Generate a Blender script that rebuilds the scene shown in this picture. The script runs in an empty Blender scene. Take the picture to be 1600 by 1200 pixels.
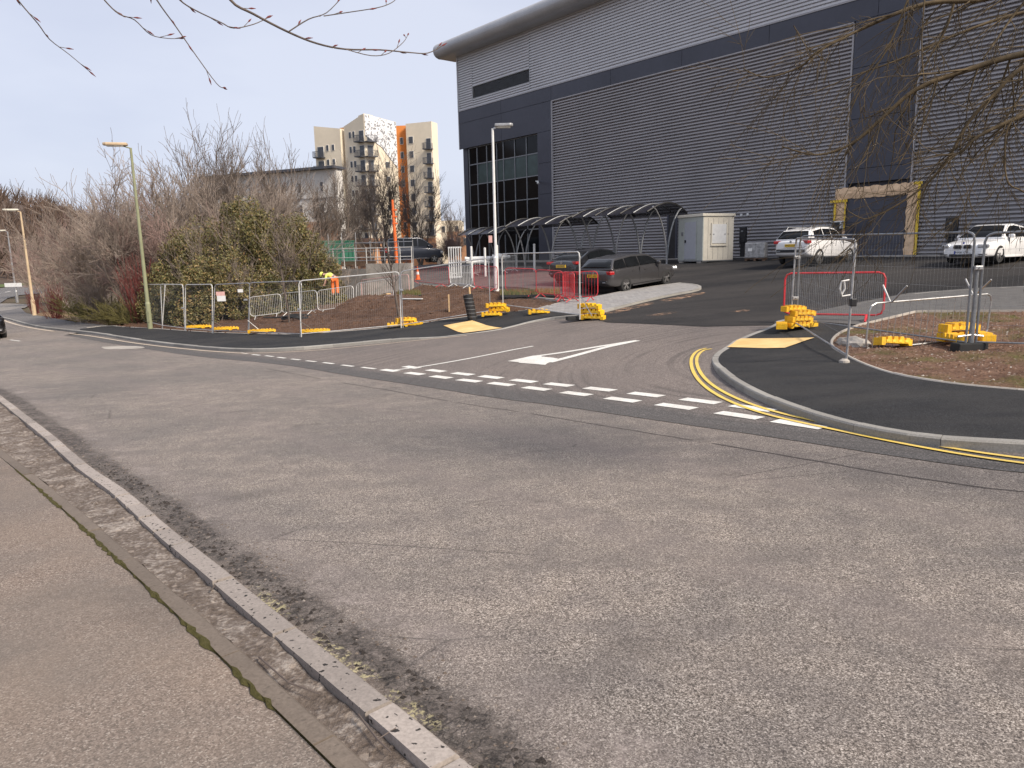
import bpy, bmesh, math, random
import numpy as np
from mathutils import Vector, Matrix
from mathutils.geometry import delaunay_2d_cdt
R = math.radians
S = bpy.context.scene
COL = S.collection
# ------------------------------------------------------------------ camera
FPX = 1130.0
PITCH = math.atan(201 / 1130)
ROLL = R(1.26)
_f = np.array([0, math.cos(PITCH), -math.sin(PITCH)])
_u = np.array([0, math.sin(PITCH), math.cos(PITCH)])
_r = np.array([1.0, 0, 0])
_cu = _u * math.cos(ROLL) + _r * math.sin(ROLL)
_cr = _r * math.cos(ROLL) - _u * math.sin(ROLL)
cam = bpy.data.cameras.new('camera')
cam.sensor_width = 36
cam.lens = 36 * FPX / 1600
cam.clip_start = 0.05
cam.clip_end = 3000
camo = bpy.data.objects.new('camera', cam)
COL.objects.link(camo)
camo.matrix_world = Matrix(((_cr[0], _cu[0], -_f[0], 0), (_cr[1], _cu[1], -_f[1], 0), (_cr[2], _cu[2], -_f[2], 0), (0, 0, 0, 1)))
S.camera = camo
# ------------------------------------------------------------------ light
SUN_AZ, SUN_EL = 128, 40          # azimuth clockwise from the view direction
world = bpy.data.worlds.new('World')
S.world = world
world.use_nodes = True
wn = world.node_tree
wn.nodes.clear()
def _wn(t, **k):
    n = wn.nodes.new(t)
    for a, b in k.items(): setattr(n, a, b)
    return n
sky = _wn('ShaderNodeTexSky', sky_type='NISHITA', sun_disc=False)
sky.sun_elevation = R(SUN_EL)
sky.sun_rotation = R(SUN_AZ)
sky.dust_density = 2.0
tc = _wn('ShaderNodeTexCoord')
mp = _wn('ShaderNodeMapping')
mp.inputs['Scale'].default_value = (1.0, 1.0, 3.2)
nz = _wn('ShaderNodeTexNoise')
nz.inputs['Scale'].default_value = 1.6
nz.inputs['Detail'].default_value = 5
nz.inputs['Roughness'].default_value = 0.5
cr = _wn('ShaderNodeValToRGB')
cr.color_ramp.elements[0].position = 0.36
cr.color_ramp.elements[0].color = (4.8, 5.15, 6.4, 1)
cr.color_ramp.elements[1].position = 0.62
cr.color_ramp.elements[1].color = (5.9, 6.2, 7.25, 1)
mx = _wn('ShaderNodeMixRGB')
mx.inputs[0].default_value = 0.86
bg = _wn('ShaderNodeBackground')
bg.inputs['Strength'].default_value = 0.1
wo = _wn('ShaderNodeOutputWorld')
for a, b in ((tc.outputs['Generated'], mp.inputs[0]), (mp.outputs[0], nz.inputs['Vector']), (nz.outputs['Fac'], cr.inputs[0]),
             (sky.outputs[0], mx.inputs[1]), (cr.outputs[0], mx.inputs[2]), (mx.outputs[0], bg.inputs[0]), (bg.outputs[0], wo.inputs[0])):
    wn.links.new(a, b)
sl = bpy.data.lights.new('sun', 'SUN')
sl.energy = 3.8
sl.angle = R(13)
sl.color = (1.0, 0.89, 0.76)
sun = bpy.data.objects.new('sun', sl)
COL.objects.link(sun)
_sd = Vector((math.sin(R(SUN_AZ)) * math.cos(R(SUN_EL)), math.cos(R(SUN_AZ)) * math.cos(R(SUN_EL)), math.sin(R(SUN_EL))))
sun.rotation_euler = (-_sd).to_track_quat('-Z', 'Y').to_euler()
S.view_settings.view_transform = 'Standard'
S.view_settings.look = 'None'
S.view_settings.gamma = 1
S.view_settings.exposure = 0.42
S.view_settings.use_curve_mapping = False
S.cycles.max_bounces = 5
S.cycles.use_denoising = True

# ------------------------------------------------------------------ terrain and projection
def ray(x, y): return _f + _cr * (x - 800) / FPX - _cu * (y - 600) / FPX
ANCH = [(683,1157,-1.80),(455,980,-1.86),(300,855,-1.98),(143,733,-2.18),(0,618,-2.45),
(1600,725,-1.92),(1154,650,-2.02),(838,608,-2.25),(609,580,-2.45),(1600,1150,-1.8),
(470,527,-2.8),(330,521,-3.0),(235,513,-3.05),(628,512,-2.55),(55,492,-4.0),(27,471,-4.15),(0,450,-4.2),
(905,503,-2.0),(769,487,-2.1),(775,455,-1.4),(960,459,-1.6),(1045,446,-1.42),(1097,411,-.65),(1270,417,-.8),(1530,415,-.74),
(1232,508,-1.8),(1322,567,-1.93),(1515,545,-1.92),(1600,640,-1.88),(1600,455,-1.35),(1095,455,-1.42),(1112,560,-2.02)]
ANCW = [(21.9,36.9,-.52),(-4.3,68.6,-.52),(8,54,-.55),(35,20,-.6),(40,-5,-1.2),(0,-15,-1.9),(-15,-2,-2.4),(15,-15,-1.6),(-4,100,-.8),
(60,90,-.5),(-110,150,-4.3),(-200,60,-5),(-60,20,-4),(-45,100,-3.5),(-25,70,-2.6),(-12,45,-2.6)]
_P = []
for x, y, z in ANCH:
    d = ray(x, y)
    p = d * (z / d[2])
    _P.append((p[0], p[1], z))
_P = np.array(_P + ANCW)
def _U(r2): return np.where(r2 > 1e-12, 0.5 * r2 * np.log(np.maximum(r2, 1e-12)), 0)
TN_ = len(_P)
TX_ = _P[:, :2]
_M = np.zeros((TN_ + 3, TN_ + 3))
_M[:TN_, :TN_] = _U(((TX_[:, None] - TX_[None]) ** 2).sum(-1)) + np.eye(TN_) * 6.0
_M[:TN_, TN_] = 1; _M[:TN_, TN_+1:] = TX_; _M[TN_, :TN_] = 1; _M[TN_+1:, :TN_] = TX_.T
TW_ = np.linalg.solve(_M, np.r_[_P[:, 2], 0, 0, 0])
def TT(q):
    q = np.atleast_2d(np.asarray(q, float))[:, :2]
    z = _U(((q[:, None] - TX_[None]) ** 2).sum(-1)) @ TW_[:TN_] + TW_[TN_] + q @ TW_[TN_+1:]
    r = np.hypot(q[:, 0], q[:, 1])
    k = np.clip((r - 150) / 60, 0, 1)
    return np.clip(z, -6, 0.5) * (1 - k) + k * -3.5
def T(x, y): return float(TT([(x, y)])[0])
_TS = np.geomspace(1.5, 300, 900)
def G(px, py, lift=0.0):
    """the place on the ground that is seen at a spot of the photograph"""
    d = ray(px, py)
    q = np.outer(_TS, d)
    g = q[:, 2] - TT(q) - lift
    i = int(np.argmax(g < 0))
    if g[i] >= 0: i = len(_TS) - 1
    if i == 0: i = 1
    t = _TS[i-1] + (_TS[i] - _TS[i-1]) * g[i-1] / (g[i-1] - g[i]) if g[i] < 0 else _TS[i]
    return Vector(d * t)
def GG(pts, lift=0.0): return [tuple(G(*p, lift))[:2] for p in pts]
def AT(px, py, depth): return Vector(ray(px, py) * depth)      # a place at that depth along the view

# ------------------------------------------------------------------ object helpers
def tag(o, label=None, cat=None, group=None, kind=None):
    if label: o['label'] = label
    if cat: o['category'] = cat
    if group: o['group'] = group
    if kind: o['kind'] = kind
    return o
def empty(name, loc, rz=0.0, label=None, cat=None, group=None):
    o = bpy.data.objects.new(name, None)
    COL.objects.link(o)
    o.location = loc
    o.rotation_euler = (0, 0, rz)
    o.empty_display_size = 0.2
    return tag(o, label, cat, group)
def link(name, me, parent=None, world=False):
    o = bpy.data.objects.new(name, me)
    COL.objects.link(o)
    if parent is not None:
        o.parent = parent
        if world:
            l = parent.location.copy()
            p = parent.parent
            while p is not None:
                l = l + p.location
                p = p.parent
            if parent.type == 'MESH': l = Vector((0, 0, 0))
            o.matrix_parent_inverse = Matrix.Translation(-l)
    return o
def copy_tree(o, parent=None):
    c = o.copy()
    COL.objects.link(c)
    c.parent = parent
    for ch in o.children: copy_tree(ch, c)
    return c
class MB:
    def __init__(s): s.v = []; s.f = []; s.m = []; s.mi = 0
    def add(s, vs, fs):
        b = len(s.v)
        s.v += [tuple(v) for v in vs]
        for f in fs:
            s.f.append(tuple(b + i for i in f)); s.m.append(s.mi)
        return s
    def box(s, c, d, rz=0.0, M=None):
        hx, hy, hz = d[0]/2, d[1]/2, d[2]/2
        vs = [Vector((x*hx, y*hy, z*hz)) for z in (-1, 1) for y in (-1, 1) for x in (-1, 1)]
        if M is not None: vs = [M @ v for v in vs]
        elif rz:
            m = Matrix.Rotation(rz, 3, 'Z'); vs = [m @ v for v in vs]
        c = Vector(c)
        return s.add([v + c for v in vs], [(0,2,3,1),(4,5,7,6),(0,1,5,4),(2,6,7,3),(0,4,6,2),(1,3,7,5)])
    def beam(s, a, b, w, h, up=(0, 0, 1)):
        a = Vector(a); b = Vector(b); d = (b - a)
        L = d.length
        if L < 1e-6: return s
        d /= L; up = Vector(up)
        x = d.cross(up)
        if x.length < 1e-4: x = d.cross(Vector((1, 0, 0)))
        x.normalize(); y = x.cross(d)
        return s.box((a + b) / 2, (w, L, h), M=Matrix((x, d, y)).transposed())
    def tube(s, pts, r, n=6, cap=True, closed=False):
        pts = [Vector(p) for p in pts]
        k = len(pts)
        rs = r if isinstance(r, (list, tuple)) else [r] * k
        b = len(s.v)
        x = None
        for i, p in enumerate(pts):
            if closed: d = pts[(i+1) % k] - pts[i-1]
            else: d = pts[min(i+1, k-1)] - pts[max(i-1, 0)]
            if d.length < 1e-9: d = Vector((0, 0, 1))
            d.normalize()
            if x is None or abs(x.dot(d)) > .99:
                x = d.cross(Vector((0, 0, 1)))
                if x.length < 1e-3: x = d.cross(Vector((1, 0, 0)))
            x = (x - d * x.dot(d)).normalized()
            y = d.cross(x)
            for j in range(n):
                t = 2 * math.pi * j / n
                s.v.append(tuple(p + (x * math.cos(t) + y * math.sin(t)) * rs[i]))
        for i in range(k if closed else k - 1):
            i2 = (i + 1) % k
            for j in range(n):
                j2 = (j + 1) % n
                s.f.append((b+i*n+j, b+i*n+j2, b+i2*n+j2, b+i2*n+j)); s.m.append(s.mi)
        if cap and not closed and n > 2:
            s.f.append(tuple(b + j for j in range(n-1, -1, -1))); s.m.append(s.mi)
            s.f.append(tuple(b + (k-1)*n + j for j in range(n))); s.m.append(s.mi)
        return s
    def lathe(s, prof, n=16, c=(0, 0, 0), M=None, cap=True):
        b = len(s.v); k = len(prof); c = Vector(c)
        for r, z in prof:
            for j in range(n):
                t = 2 * math.pi * j / n
                v = Vector((r * math.cos(t), r * math.sin(t), z))
                if M is not None: v = M @ v
                s.v.append(tuple(v + c))
        for i in range(k - 1):
            for j in range(n):
                j2 = (j + 1) % n
                s.f.append((b+i*n+j, b+i*n+j2, b+(i+1)*n+j2, b+(i+1)*n+j)); s.m.append(s.mi)
        if cap:
            s.f.append(tuple(b + j for j in range(n-1, -1, -1))); s.m.append(s.mi)
            s.f.append(tuple(b + (k-1)*n + j for j in range(n))); s.m.append(s.mi)
        return s
    def prism(s, poly, h0, h1, M=None, c=(0, 0, 0)):
        k = len(poly); c = Vector(c)
        vs = [Vector((p[0], p[1], h)) for h in (h0, h1) for p in poly]
        if M is not None: vs = [M @ v for v in vs]
        vs = [v + c for v in vs]
        return s.add(vs, [tuple(range(k-1, -1, -1)), tuple(range(k, 2*k))] + [(i, (i+1) % k, k + (i+1) % k, k + i) for i in range(k)])
    def mesh(s, name, mats, smooth=False):
        me = bpy.data.meshes.new(name)
        me.from_pydata(s.v, [], s.f)
        if not isinstance(mats, (list, tuple)): mats = [mats]
        for m in mats: me.materials.append(m)
        if len(mats) > 1: me.polygons.foreach_set('material_index', s.m)
        if smooth: me.polygons.foreach_set('use_smooth', [True] * len(me.polygons))
        me.update()
        return me
    def build(s, name, mats, parent=None, world=False, smooth=False, bevel=0, seg=2, angle=35):
        o = link(name, s.mesh(name, mats, smooth), parent, world)
        if bevel:
            md = o.modifiers.new('bevel', 'BEVEL')
            md.width = bevel; md.segments = seg; md.limit_method = 'ANGLE'; md.angle_limit = R(angle)
        return o
def np_mesh(name, V, F, mats, matidx=None, smooth=False):
    V = np.asarray(V, np.float32); F = np.asarray(F, np.int32)
    me = bpy.data.meshes.new(name)
    me.vertices.add(len(V)); me.vertices.foreach_set('co', V.ravel())
    k = F.shape[1]
    me.loops.add(F.size); me.loops.foreach_set('vertex_index', F.ravel())
    me.polygons.add(len(F)); me.polygons.foreach_set('loop_start', np.arange(0, F.size, k, dtype=np.int32))
    if not isinstance(mats, (list, tuple)): mats = [mats]
    for m in mats: me.materials.append(m)
    if matidx is not None: me.polygons.foreach_set('material_index', np.asarray(matidx, np.int32))
    if smooth: me.polygons.foreach_set('use_smooth', np.ones(len(F), bool))
    me.update(calc_edges=True)
    return me
def fuse(o):
    """bake an object's modifiers into its mesh"""
    dg = bpy.context.evaluated_depsgraph_get()
    me = bpy.data.meshes.new_from_object(o.evaluated_get(dg))
    o.modifiers.clear()
    o.data = me
    return o

# ------------------------------------------------------------------ materials
class NT:
    def __init__(s, name):
        s.m = bpy.data.materials.new(name); s.m.use_nodes = True
        s.t = s.m.node_tree; s.t.nodes.clear()
        s.out = s.t.nodes.new('ShaderNodeOutputMaterial')
        s.b = s.t.nodes.new('ShaderNodeBsdfPrincipled')
        s.t.links.new(s.b.outputs[0], s.out.inputs[0])
        s._pos = None
    def n(s, t, **k):
        nd = s.t.nodes.new(t)
        for a, b in k.items(): setattr(nd, a, b)
        return nd
    def l(s, a, b): s.t.links.new(a, b)
    def val(s, sock, v):
        if hasattr(v, 'is_output') or isinstance(v, bpy.types.NodeSocket): s.l(v, sock)
        else: sock.default_value = v
    def pos(s):
        if s._pos is None: s._pos = s.n('ShaderNodeNewGeometry').outputs['Position']
        return s._pos
    def obj(s): return s.n('ShaderNodeTexCoord').outputs['Object']
    def uv(s): return s.n('ShaderNodeUVMap').outputs[0]
    def map(s, vec, scale=(1, 1, 1), rot=(0, 0, 0), loc=(0, 0, 0)):
        m = s.n('ShaderNodeMapping'); s.l(vec, m.inputs[0])
        m.inputs['Scale'].default_value = scale; m.inputs['Rotation'].default_value = rot; m.inputs['Location'].default_value = loc
        return m.outputs[0]
    def noise(s, scale, detail=4, rough=.55, vec=None, dist=0.0):
        m = s.n('ShaderNodeTexNoise'); s.l(vec if vec is not None else s.pos(), m.inputs['Vector'])
        m.inputs['Scale'].default_value = scale; m.inputs['Detail'].default_value = detail
        m.inputs['Roughness'].default_value = rough; m.inputs['Distortion'].default_value = dist
        return m.outputs['Fac']
    def voro(s, scale, feature='F1', vec=None, out='Distance'):
        m = s.n('ShaderNodeTexVoronoi', feature=feature); s.l(vec if vec is not None else s.pos(), m.inputs['Vector'])
        m.inputs['Scale'].default_value = scale
        return m.outputs[out]
    def ramp(s, fac, stops, interp='LINEAR'):
        m = s.n('ShaderNodeValToRGB'); s.val(m.inputs[0], fac)
        e = m.color_ramp.elements; m.color_ramp.interpolation = interp
        while len(e) < len(stops): e.new(0.5)
        for i, (p, c) in enumerate(stops):
            e[i].position = p
            e[i].color = (c, c, c, 1) if isinstance(c, (int, float)) else (*c, 1)
        return m.outputs[0]
    def mix(s, fac, a, b, mode='MIX'):
        m = s.n('ShaderNodeMixRGB', blend_type=mode)
        for k, v in ((0, fac), (1, a), (2, b)):
            if isinstance(v, tuple) and len(v) == 3: v = (*v, 1)
            s.val(m.inputs[k], v)
        return m.outputs[0]
    def math(s, op, a, b=0.0, clamp=False):
        m = s.n('ShaderNodeMath', operation=op, use_clamp=clamp); s.val(m.inputs[0], a); s.val(m.inputs[1], b)
        return m.outputs[0]
    def sep(s, vec):
        m = s.n('ShaderNodeSeparateXYZ'); s.l(vec, m.inputs[0]); return m.outputs
    def bump(s, h, strength=.3, dist=.01):
        m = s.n('ShaderNodeBump'); s.l(h, m.inputs['Height']); m.inputs['Strength'].default_value = strength
        m.inputs['Distance'].default_value = dist; s.l(m.outputs[0], s.b.inputs['Normal'])
    def fin(s, col, rough=.8, metal=0.0, spec=None):
        if isinstance(col, tuple) and len(col) == 3: col = (*col, 1)
        s.val(s.b.inputs['Base Color'], col); s.val(s.b.inputs['Roughness'], rough); s.val(s.b.inputs['Metallic'], metal)
        if spec is not None: s.b.inputs['Specular IOR Level'].default_value = spec
        return s.m
def plain(name, col, rough=.6, metal=0.0, var=.12, scale=6.0, fine=60.0, bump=0.0, coat=0.0, spec=None):
    """one surface with slight unevenness of tone"""
    t = NT(name)
    v = t.obj()
    a = t.noise(scale, 4, .6, v); b = t.noise(fine, 2, .5, v)
    k = t.math('ADD', t.math('MULTIPLY', a, .7), t.math('MULTIPLY', b, .3))
    lo = tuple(max(0, c * (1 - 1.6 * var)) for c in col); hi = tuple(min(1, c * (1 + 1.6 * var)) for c in col)
    c = t.ramp(k, [(.3, lo), (.7, hi)])
    if bump: t.bump(b, bump, .01)
    if coat:
        t.b.inputs['Coat Weight'].default_value = coat; t.b.inputs['Coat Roughness'].default_value = .05
    return t.fin(c, rough, metal, spec)

def road_old():
    t = NT('old_asphalt')
    uv = t.uv(); u = t.sep(uv)
    dist = u[1]
    chip = t.voro(210, 'F1', out='Color'); chipv = t.sep(chip)[0]
    chip2 = t.sep(t.voro(120, 'F1', out='Color'))[1]
    grain = t.math('ADD', t.math('MULTIPLY', chipv, .62), t.math('MULTIPLY', chip2, .38))
    base = t.ramp(grain, [(.15, (.055, .045, .037)), (.42, (.190, .158, .132)), (.70, (.375, .322, .278)), (.95, (.72, .64, .56))])
    patch = t.noise(.22, 6, .62, dist=.5)
    c = t.mix(t.ramp(patch, [(.38, 0), (.62, 1)]), base, t.mix(1.0, base, (.70, .73, .76), 'MULTIPLY'))
    mid = t.noise(3.2, 5, .65)
    c = t.mix(t.ramp(mid, [(.35, .42), (.65, 0)]), c, (.095, .085, .085))
    # worn wheel tracks, smoother and browner
    wv = t.math('SINE', t.math('MULTIPLY', dist, 3.4))
    c = t.mix(t.math('MULTIPLY', t.ramp(wv, [(.45, 0), (1, 1)]), .22), c, (.235, .195, .178))
    # crumbling band beside the kerb
    wob = t.math('ADD', dist, t.math('MULTIPLY', t.math('SUBTRACT', t.noise(2.6, 9, .8), .5), .42))
    band = t.math('MULTIPLY', t.ramp(t.noise(1.9, 5, .7), [(.36, .35), (.52, 1)]), t.ramp(wob, [(.0, .25), (.06, .5), (.10, 1), (.26, .92), (.31, .25), (.50, 0)]))
    wv_ = t.n('ShaderNodeVectorMath', operation='ADD'); t.l(t.pos(), wv_.inputs[0])
    nc_ = t.n('ShaderNodeTexNoise'); t.l(t.pos(), nc_.inputs['Vector']); nc_.inputs['Scale'].default_value = 9; nc_.inputs['Detail'].default_value = 5
    sc_ = t.n('ShaderNodeVectorMath', operation='SCALE'); t.l(nc_.outputs['Color'], sc_.inputs[0]); sc_.inputs['Scale'].default_value = .22
    t.l(sc_.outputs[0], wv_.inputs[1])
    cr = t.voro(4.5, 'DISTANCE_TO_EDGE', vec=wv_.outputs[0])
    cr2 = t.voro(13, 'DISTANCE_TO_EDGE', vec=wv_.outputs[0])
    crack = t.math('MAXIMUM', t.math('MULTIPLY', t.ramp(cr, [(0, 1), (.05, 0)]), t.ramp(t.noise(3, 3), [(.45, 0), (.6, 1)])), t.math('MULTIPLY', t.ramp(cr2, [(0, 1), (.09, 0)]), .55))
    rough_n = t.ramp(t.noise(16, 8, .82), [(.40, 0), (.58, 1)])
    c = t.mix(t.math('MULTIPLY', band, .80), c, t.mix(rough_n, (.022, .019, .018), (.19, .16, .142)))
    c = t.mix(t.math('MULTIPLY', t.math('MULTIPLY', band, crack), .95), c, (.010, .009, .009))
    # pale scour beyond it and silt right against the kerb
    pale = t.math('MULTIPLY', t.ramp(wob, [(.0, 1), (.06, .8), (.10, 0)]), t.ramp(t.noise(9, 5, .7), [(.35, 0), (.6, 1)]))
    c = t.mix(t.math('MULTIPLY', pale, .6), c, (.20, .155, .125))
    lp = t.math('MULTIPLY', t.ramp(wob, [(.28, 0), (.40, 1), (.75, 0)]), t.ramp(t.noise(2.2, 5, .75), [(.52, 0), (.66, 1)]))
    c = t.mix(t.math('MULTIPLY', lp, .55), c, (.42, .36, .33))
    # flecks left of an old yellow line, only along the nearest stretch of the kerb
    yl = t.math('MULTIPLY', t.ramp(dist, [(.035, 0), (.05, 1), (.12, 1), (.14, 0)]), t.math('MULTIPLY', t.ramp(t.noise(30, 6, .75), [(.52, 0), (.56, 1)]), t.ramp(t.noise(3.5, 3), [(.44, 0), (.54, 1)])))
    yl = t.math('MULTIPLY', yl, t.math('LESS_THAN', u[0], 7.2))
    c = t.mix(t.math('MULTIPLY', yl, .8), c, (.60, .53, .30))
    st_ = t.math('MULTIPLY', t.ramp(t.noise(1.4, 3, .5, t.map(t.pos(), (1.0, 1.0, 1), loc=(4, 2, 0))), [(.66, 0), (.74, 1)]), t.ramp(t.noise(12, 5, .7), [(.35, .3), (.6, 1)]))
    c = t.mix(t.math('MULTIPLY', st_, .45), c, (.06, .053, .048))
    wr_ = t.ramp(t.noise(.9, 5, .6, t.map(t.pos(), (.35, 2.6, 1), (0, 0, R(43)))), [(.48, 0), (.66, 1)])
    c = t.mix(t.math('MULTIPLY', wr_, .30), c, (.15, .132, .118))
    # long fine cracks and a few tar streaks
    lc = t.voro(.55, 'DISTANCE_TO_EDGE', vec=t.map(t.pos(), (.5, 1.6, 1), (0, 0, R(40))))
    c = t.mix(t.math('MULTIPLY', t.ramp(lc, [(0, 1), (.006, 0)]), t.ramp(t.noise(.8, 2), [(.5, 0), (.6, .7)])), c, (.035, .03, .03))
    h = t.math('SUBTRACT', t.math('MULTIPLY', grain, .6), t.math('MULTIPLY', t.math('MULTIPLY', band, crack), 2.0))
    h = t.math('ADD', h, t.math('MULTIPLY', t.math('MULTIPLY', band, rough_n), 1.2))
    t.bump(h, .75, .008)
    return t.fin(c, .82, spec=.35)
def asphalt(name, dark, light, dust=None, dustamt=0.0, scale=110, dscale=.5, streak=None):
    t = NT(name)
    chipv = t.sep(t.voro(scale, 'F1', out='Color'))[0]
    c = t.ramp(chipv, [(.1, dark), (.8, light), (1, tuple(min(1, x * 1.7) for x in light))])
    c = t.mix(t.ramp(t.noise(2.5, 5, .65), [(.3, .35), (.7, 0)]), c, tuple(x * .75 for x in dark))
    if dust:
        vec = t.map(t.pos(), streak[0], (0, 0, R(streak[1]))) if streak else None
        dn = t.ramp(t.noise(dscale, 6, .62, vec, .6), [(.36, 0), (.66, 1)])
        c = t.mix(t.math('MULTIPLY', dn, dustamt), c, dust)
        dn2 = t.ramp(t.noise(7, 5, .7), [(.58, 0), (.75, 1)])
        c = t.mix(t.math('MULTIPLY', dn2, dustamt * .4), c, dust)
    t.bump(chipv, .5, .006)
    return t.fin(c, .88, spec=.18)
def junction_mat():
    t = NT('junction_asphalt')
    d = t.sep(t.uv())[1]
    chipv = t.sep(t.voro(90, 'F1', out='Color'))[0]
    brown = t.ramp(chipv, [(.1, (.105, .088, .078)), (.7, (.215, .182, .162)), (1, (.36, .31, .28))])
    dark = t.ramp(chipv, [(.1, (.055, .053, .052)), (.8, (.125, .118, .113)), (1, (.22, .2, .19))])
    wob = t.math('ADD', d, t.math('MULTIPLY', t.math('SUBTRACT', t.noise(.9, 4, .6), .5), .5))
    k = t.ramp(t.math('DIVIDE', wob, 4.0), [(.12, 0), (.26, 1)])
    c = t.mix(k, dark, brown)
    # curved tyre scrub from turning vehicles
    rc = t.n('ShaderNodeVectorMath', operation='DISTANCE'); t.l(t.pos(), rc.inputs[0]); rc.inputs[1].default_value = (6.6, 12.6, -2.0)
    rings = t.noise(1.0, 3, .7, t.map_xyz(t.math('MULTIPLY', rc.outputs['Value'], 5.0)))
    sc = t.math('MULTIPLY', t.ramp(rings, [(.48, 0), (.58, 1)]), t.ramp(t.noise(.3, 3), [(.38, 0), (.55, 1)]))
    c = t.mix(t.math('MULTIPLY', sc, .5), c, (.07, .062, .058))
    c = t.mix(t.ramp(t.noise(.45, 5, .6), [(.35, .35), (.6, 0)]), c, (.11, .10, .095))
    t.bump(chipv, .5, .006)
    return t.fin(c, .85, spec=.3)
def _mapxyz(s, x):
    m = s.n('ShaderNodeCombineXYZ'); s.l(x, m.inputs[0]); return m.outputs[0]
NT.map_xyz = _mapxyz
def footway_old():
    t = NT('worn_footway')
    chipv = t.sep(t.voro(150, 'F1', out='Color'))[0]
    c = t.ramp(chipv, [(.05, (.10, .078, .062)), (.5, (.225, .172, .138)), (.9, (.32, .258, .212)), (1, (.48, .42, .36))])
    c = t.mix(t.ramp(t.noise(1.1, 5, .6), [(.35, 0), (.65, .5)]), c, (.25, .195, .15))
    c = t.mix(t.ramp(t.noise(.5, 7, .7, t.map(t.pos(), (1, 1, 1), loc=(2, 9, 4))), [(.52, 0), (.60, .4)]), c, (.11, .09, .075))
    c = t.mix(t.ramp(t.noise(.7, 5, .65, t.map(t.pos(), (1, 1, 1), loc=(7, 3, 1))), [(.4, 0), (.68, .5)]), c, (.15, .135, .12))
    c = t.mix(t.ramp(t.noise(34, 2, .5), [(.74, 0), (.79, .8)]), c, (.05, .04, .04))
    t.bump(t.math('ADD', chipv, t.noise(4, 4)), .5, .006)
    return t.fin(c, .85, spec=.3)
def kerbstone_mat(name, col, spots):
    t = NT(name)
    n1 = t.noise(60, 4, .6); n2 = t.noise(3, 4, .6)
    c = t.ramp(n1, [(.3, tuple(x * .78 for x in col)), (.7, tuple(x * 1.15 for x in col))])
    c = t.mix(t.ramp(n2, [(.4, 0), (.7, .4)]), c, tuple(x * .68 for x in col))
    c = t.mix(t.math('MULTIPLY', t.ramp(t.noise(38, 3, .45), [(.64, 0), (.67, 1)]), spots), c, (.03, .027, .025))
    oi = t.n('ShaderNodeObjectInfo').outputs['Random']
    c = t.mix(1.0, c, t.ramp(oi, [(0, .80), (1, 1.10)]), 'MULTIPLY')
    t.bump(n1, .4, .004)
    return t.fin(c, .85, spec=.3)
def dirt(name, a, b, c3, stones=0.0, scale=6, green=None):
    t = NT(name)
    n1 = t.noise(scale, 7, .7); n2 = t.noise(scale * 7, 5, .7)
    k = t.math('ADD', t.math('MULTIPLY', n1, .5), t.math('MULTIPLY', n2, .5))
    c = t.ramp(k, [(.32, a), (.5, b), (.7, c3)])
    if stones:
        st = t.voro(18, 'F1'); sv = t.sep(t.voro(18, 'F1', out='Color'))[0]
        c = t.mix(t.math('MULTIPLY', t.ramp(sv, [(.80, 0), (.84, stones)]), t.ramp(st, [(.3, 1), (.42, 0)])), c, (.42, .35, .29))
    if green:
        g = t.ramp(t.noise(.45, 5, .65, t.map(t.pos(), (1, 1, 1), loc=green[1])), [(green[2], 0), (green[2] + .12, 1)])
        g = t.math('MULTIPLY', g, t.ramp(t.noise(20, 3), [(.35, .25), (.6, .95)]))
        c = t.mix(g, c, green[0])
    t.bump(k, .9, .06)
    return t.fin(c, .95, spec=.2)
def paving_mat(k=1.0):
    t = NT('block_paving')
    v = t.map(t.pos(), (1, 1, 1), (0, 0, R(50)))
    br = t.n('ShaderNodeTexBrick'); t.l(v, br.inputs['Vector'])
    br.inputs['Color1'].default_value = (.36*k, .35*k, .34*k, 1); br.inputs['Color2'].default_value = (.20*k, .195*k, .20*k, 1)
    br.inputs['Mortar'].default_value = (.13, .12, .11, 1); br.inputs['Scale'].default_value = 1.0
    br.inputs['Brick Width'].default_value = .2; br.inputs['Row Height'].default_value = .1
    br.inputs['Mortar Size'].default_value = .006; br.inputs['Bias'].default_value = -.1
    c = t.mix(t.ramp(t.noise(1.3, 5, .7), [(.35, .5), (.7, 0)]), br.outputs['Color'], (.33*k, .31*k, .28*k))
    t.bump(br.outputs['Fac'], -.4, .01)
    return t.fin(c, .85)
def tactile_mat():
    t = NT('buff_tactile')
    c = t.ramp(t.noise(2, 5, .6), [(.3, (.66, .42, .15)), (.7, (.86, .60, .27))])
    c = t.mix(t.ramp(t.noise(40, 3), [(.55, 0), (.75, .35)]), c, (.45, .3, .15))
    v = t.voro(15, 'F1'); t.bump(t.ramp(v, [(.2, 1), (.35, 0)]), .4, .006)
    return t.fin(c, .8)
def paint(name, col, wear):
    t = NT(name)
    c = t.mix(t.ramp(t.noise(30, 5, .75), [(.60 - wear * .2, 0), (.72, .85)]), col, tuple(x * .32 for x in col))
    c = t.mix(t.ramp(t.noise(2.5, 4, .6), [(.45, 0), (.75, .35)]), c, (.34, .29, .24))
    return t.fin(c, .7, spec=.3)

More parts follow.
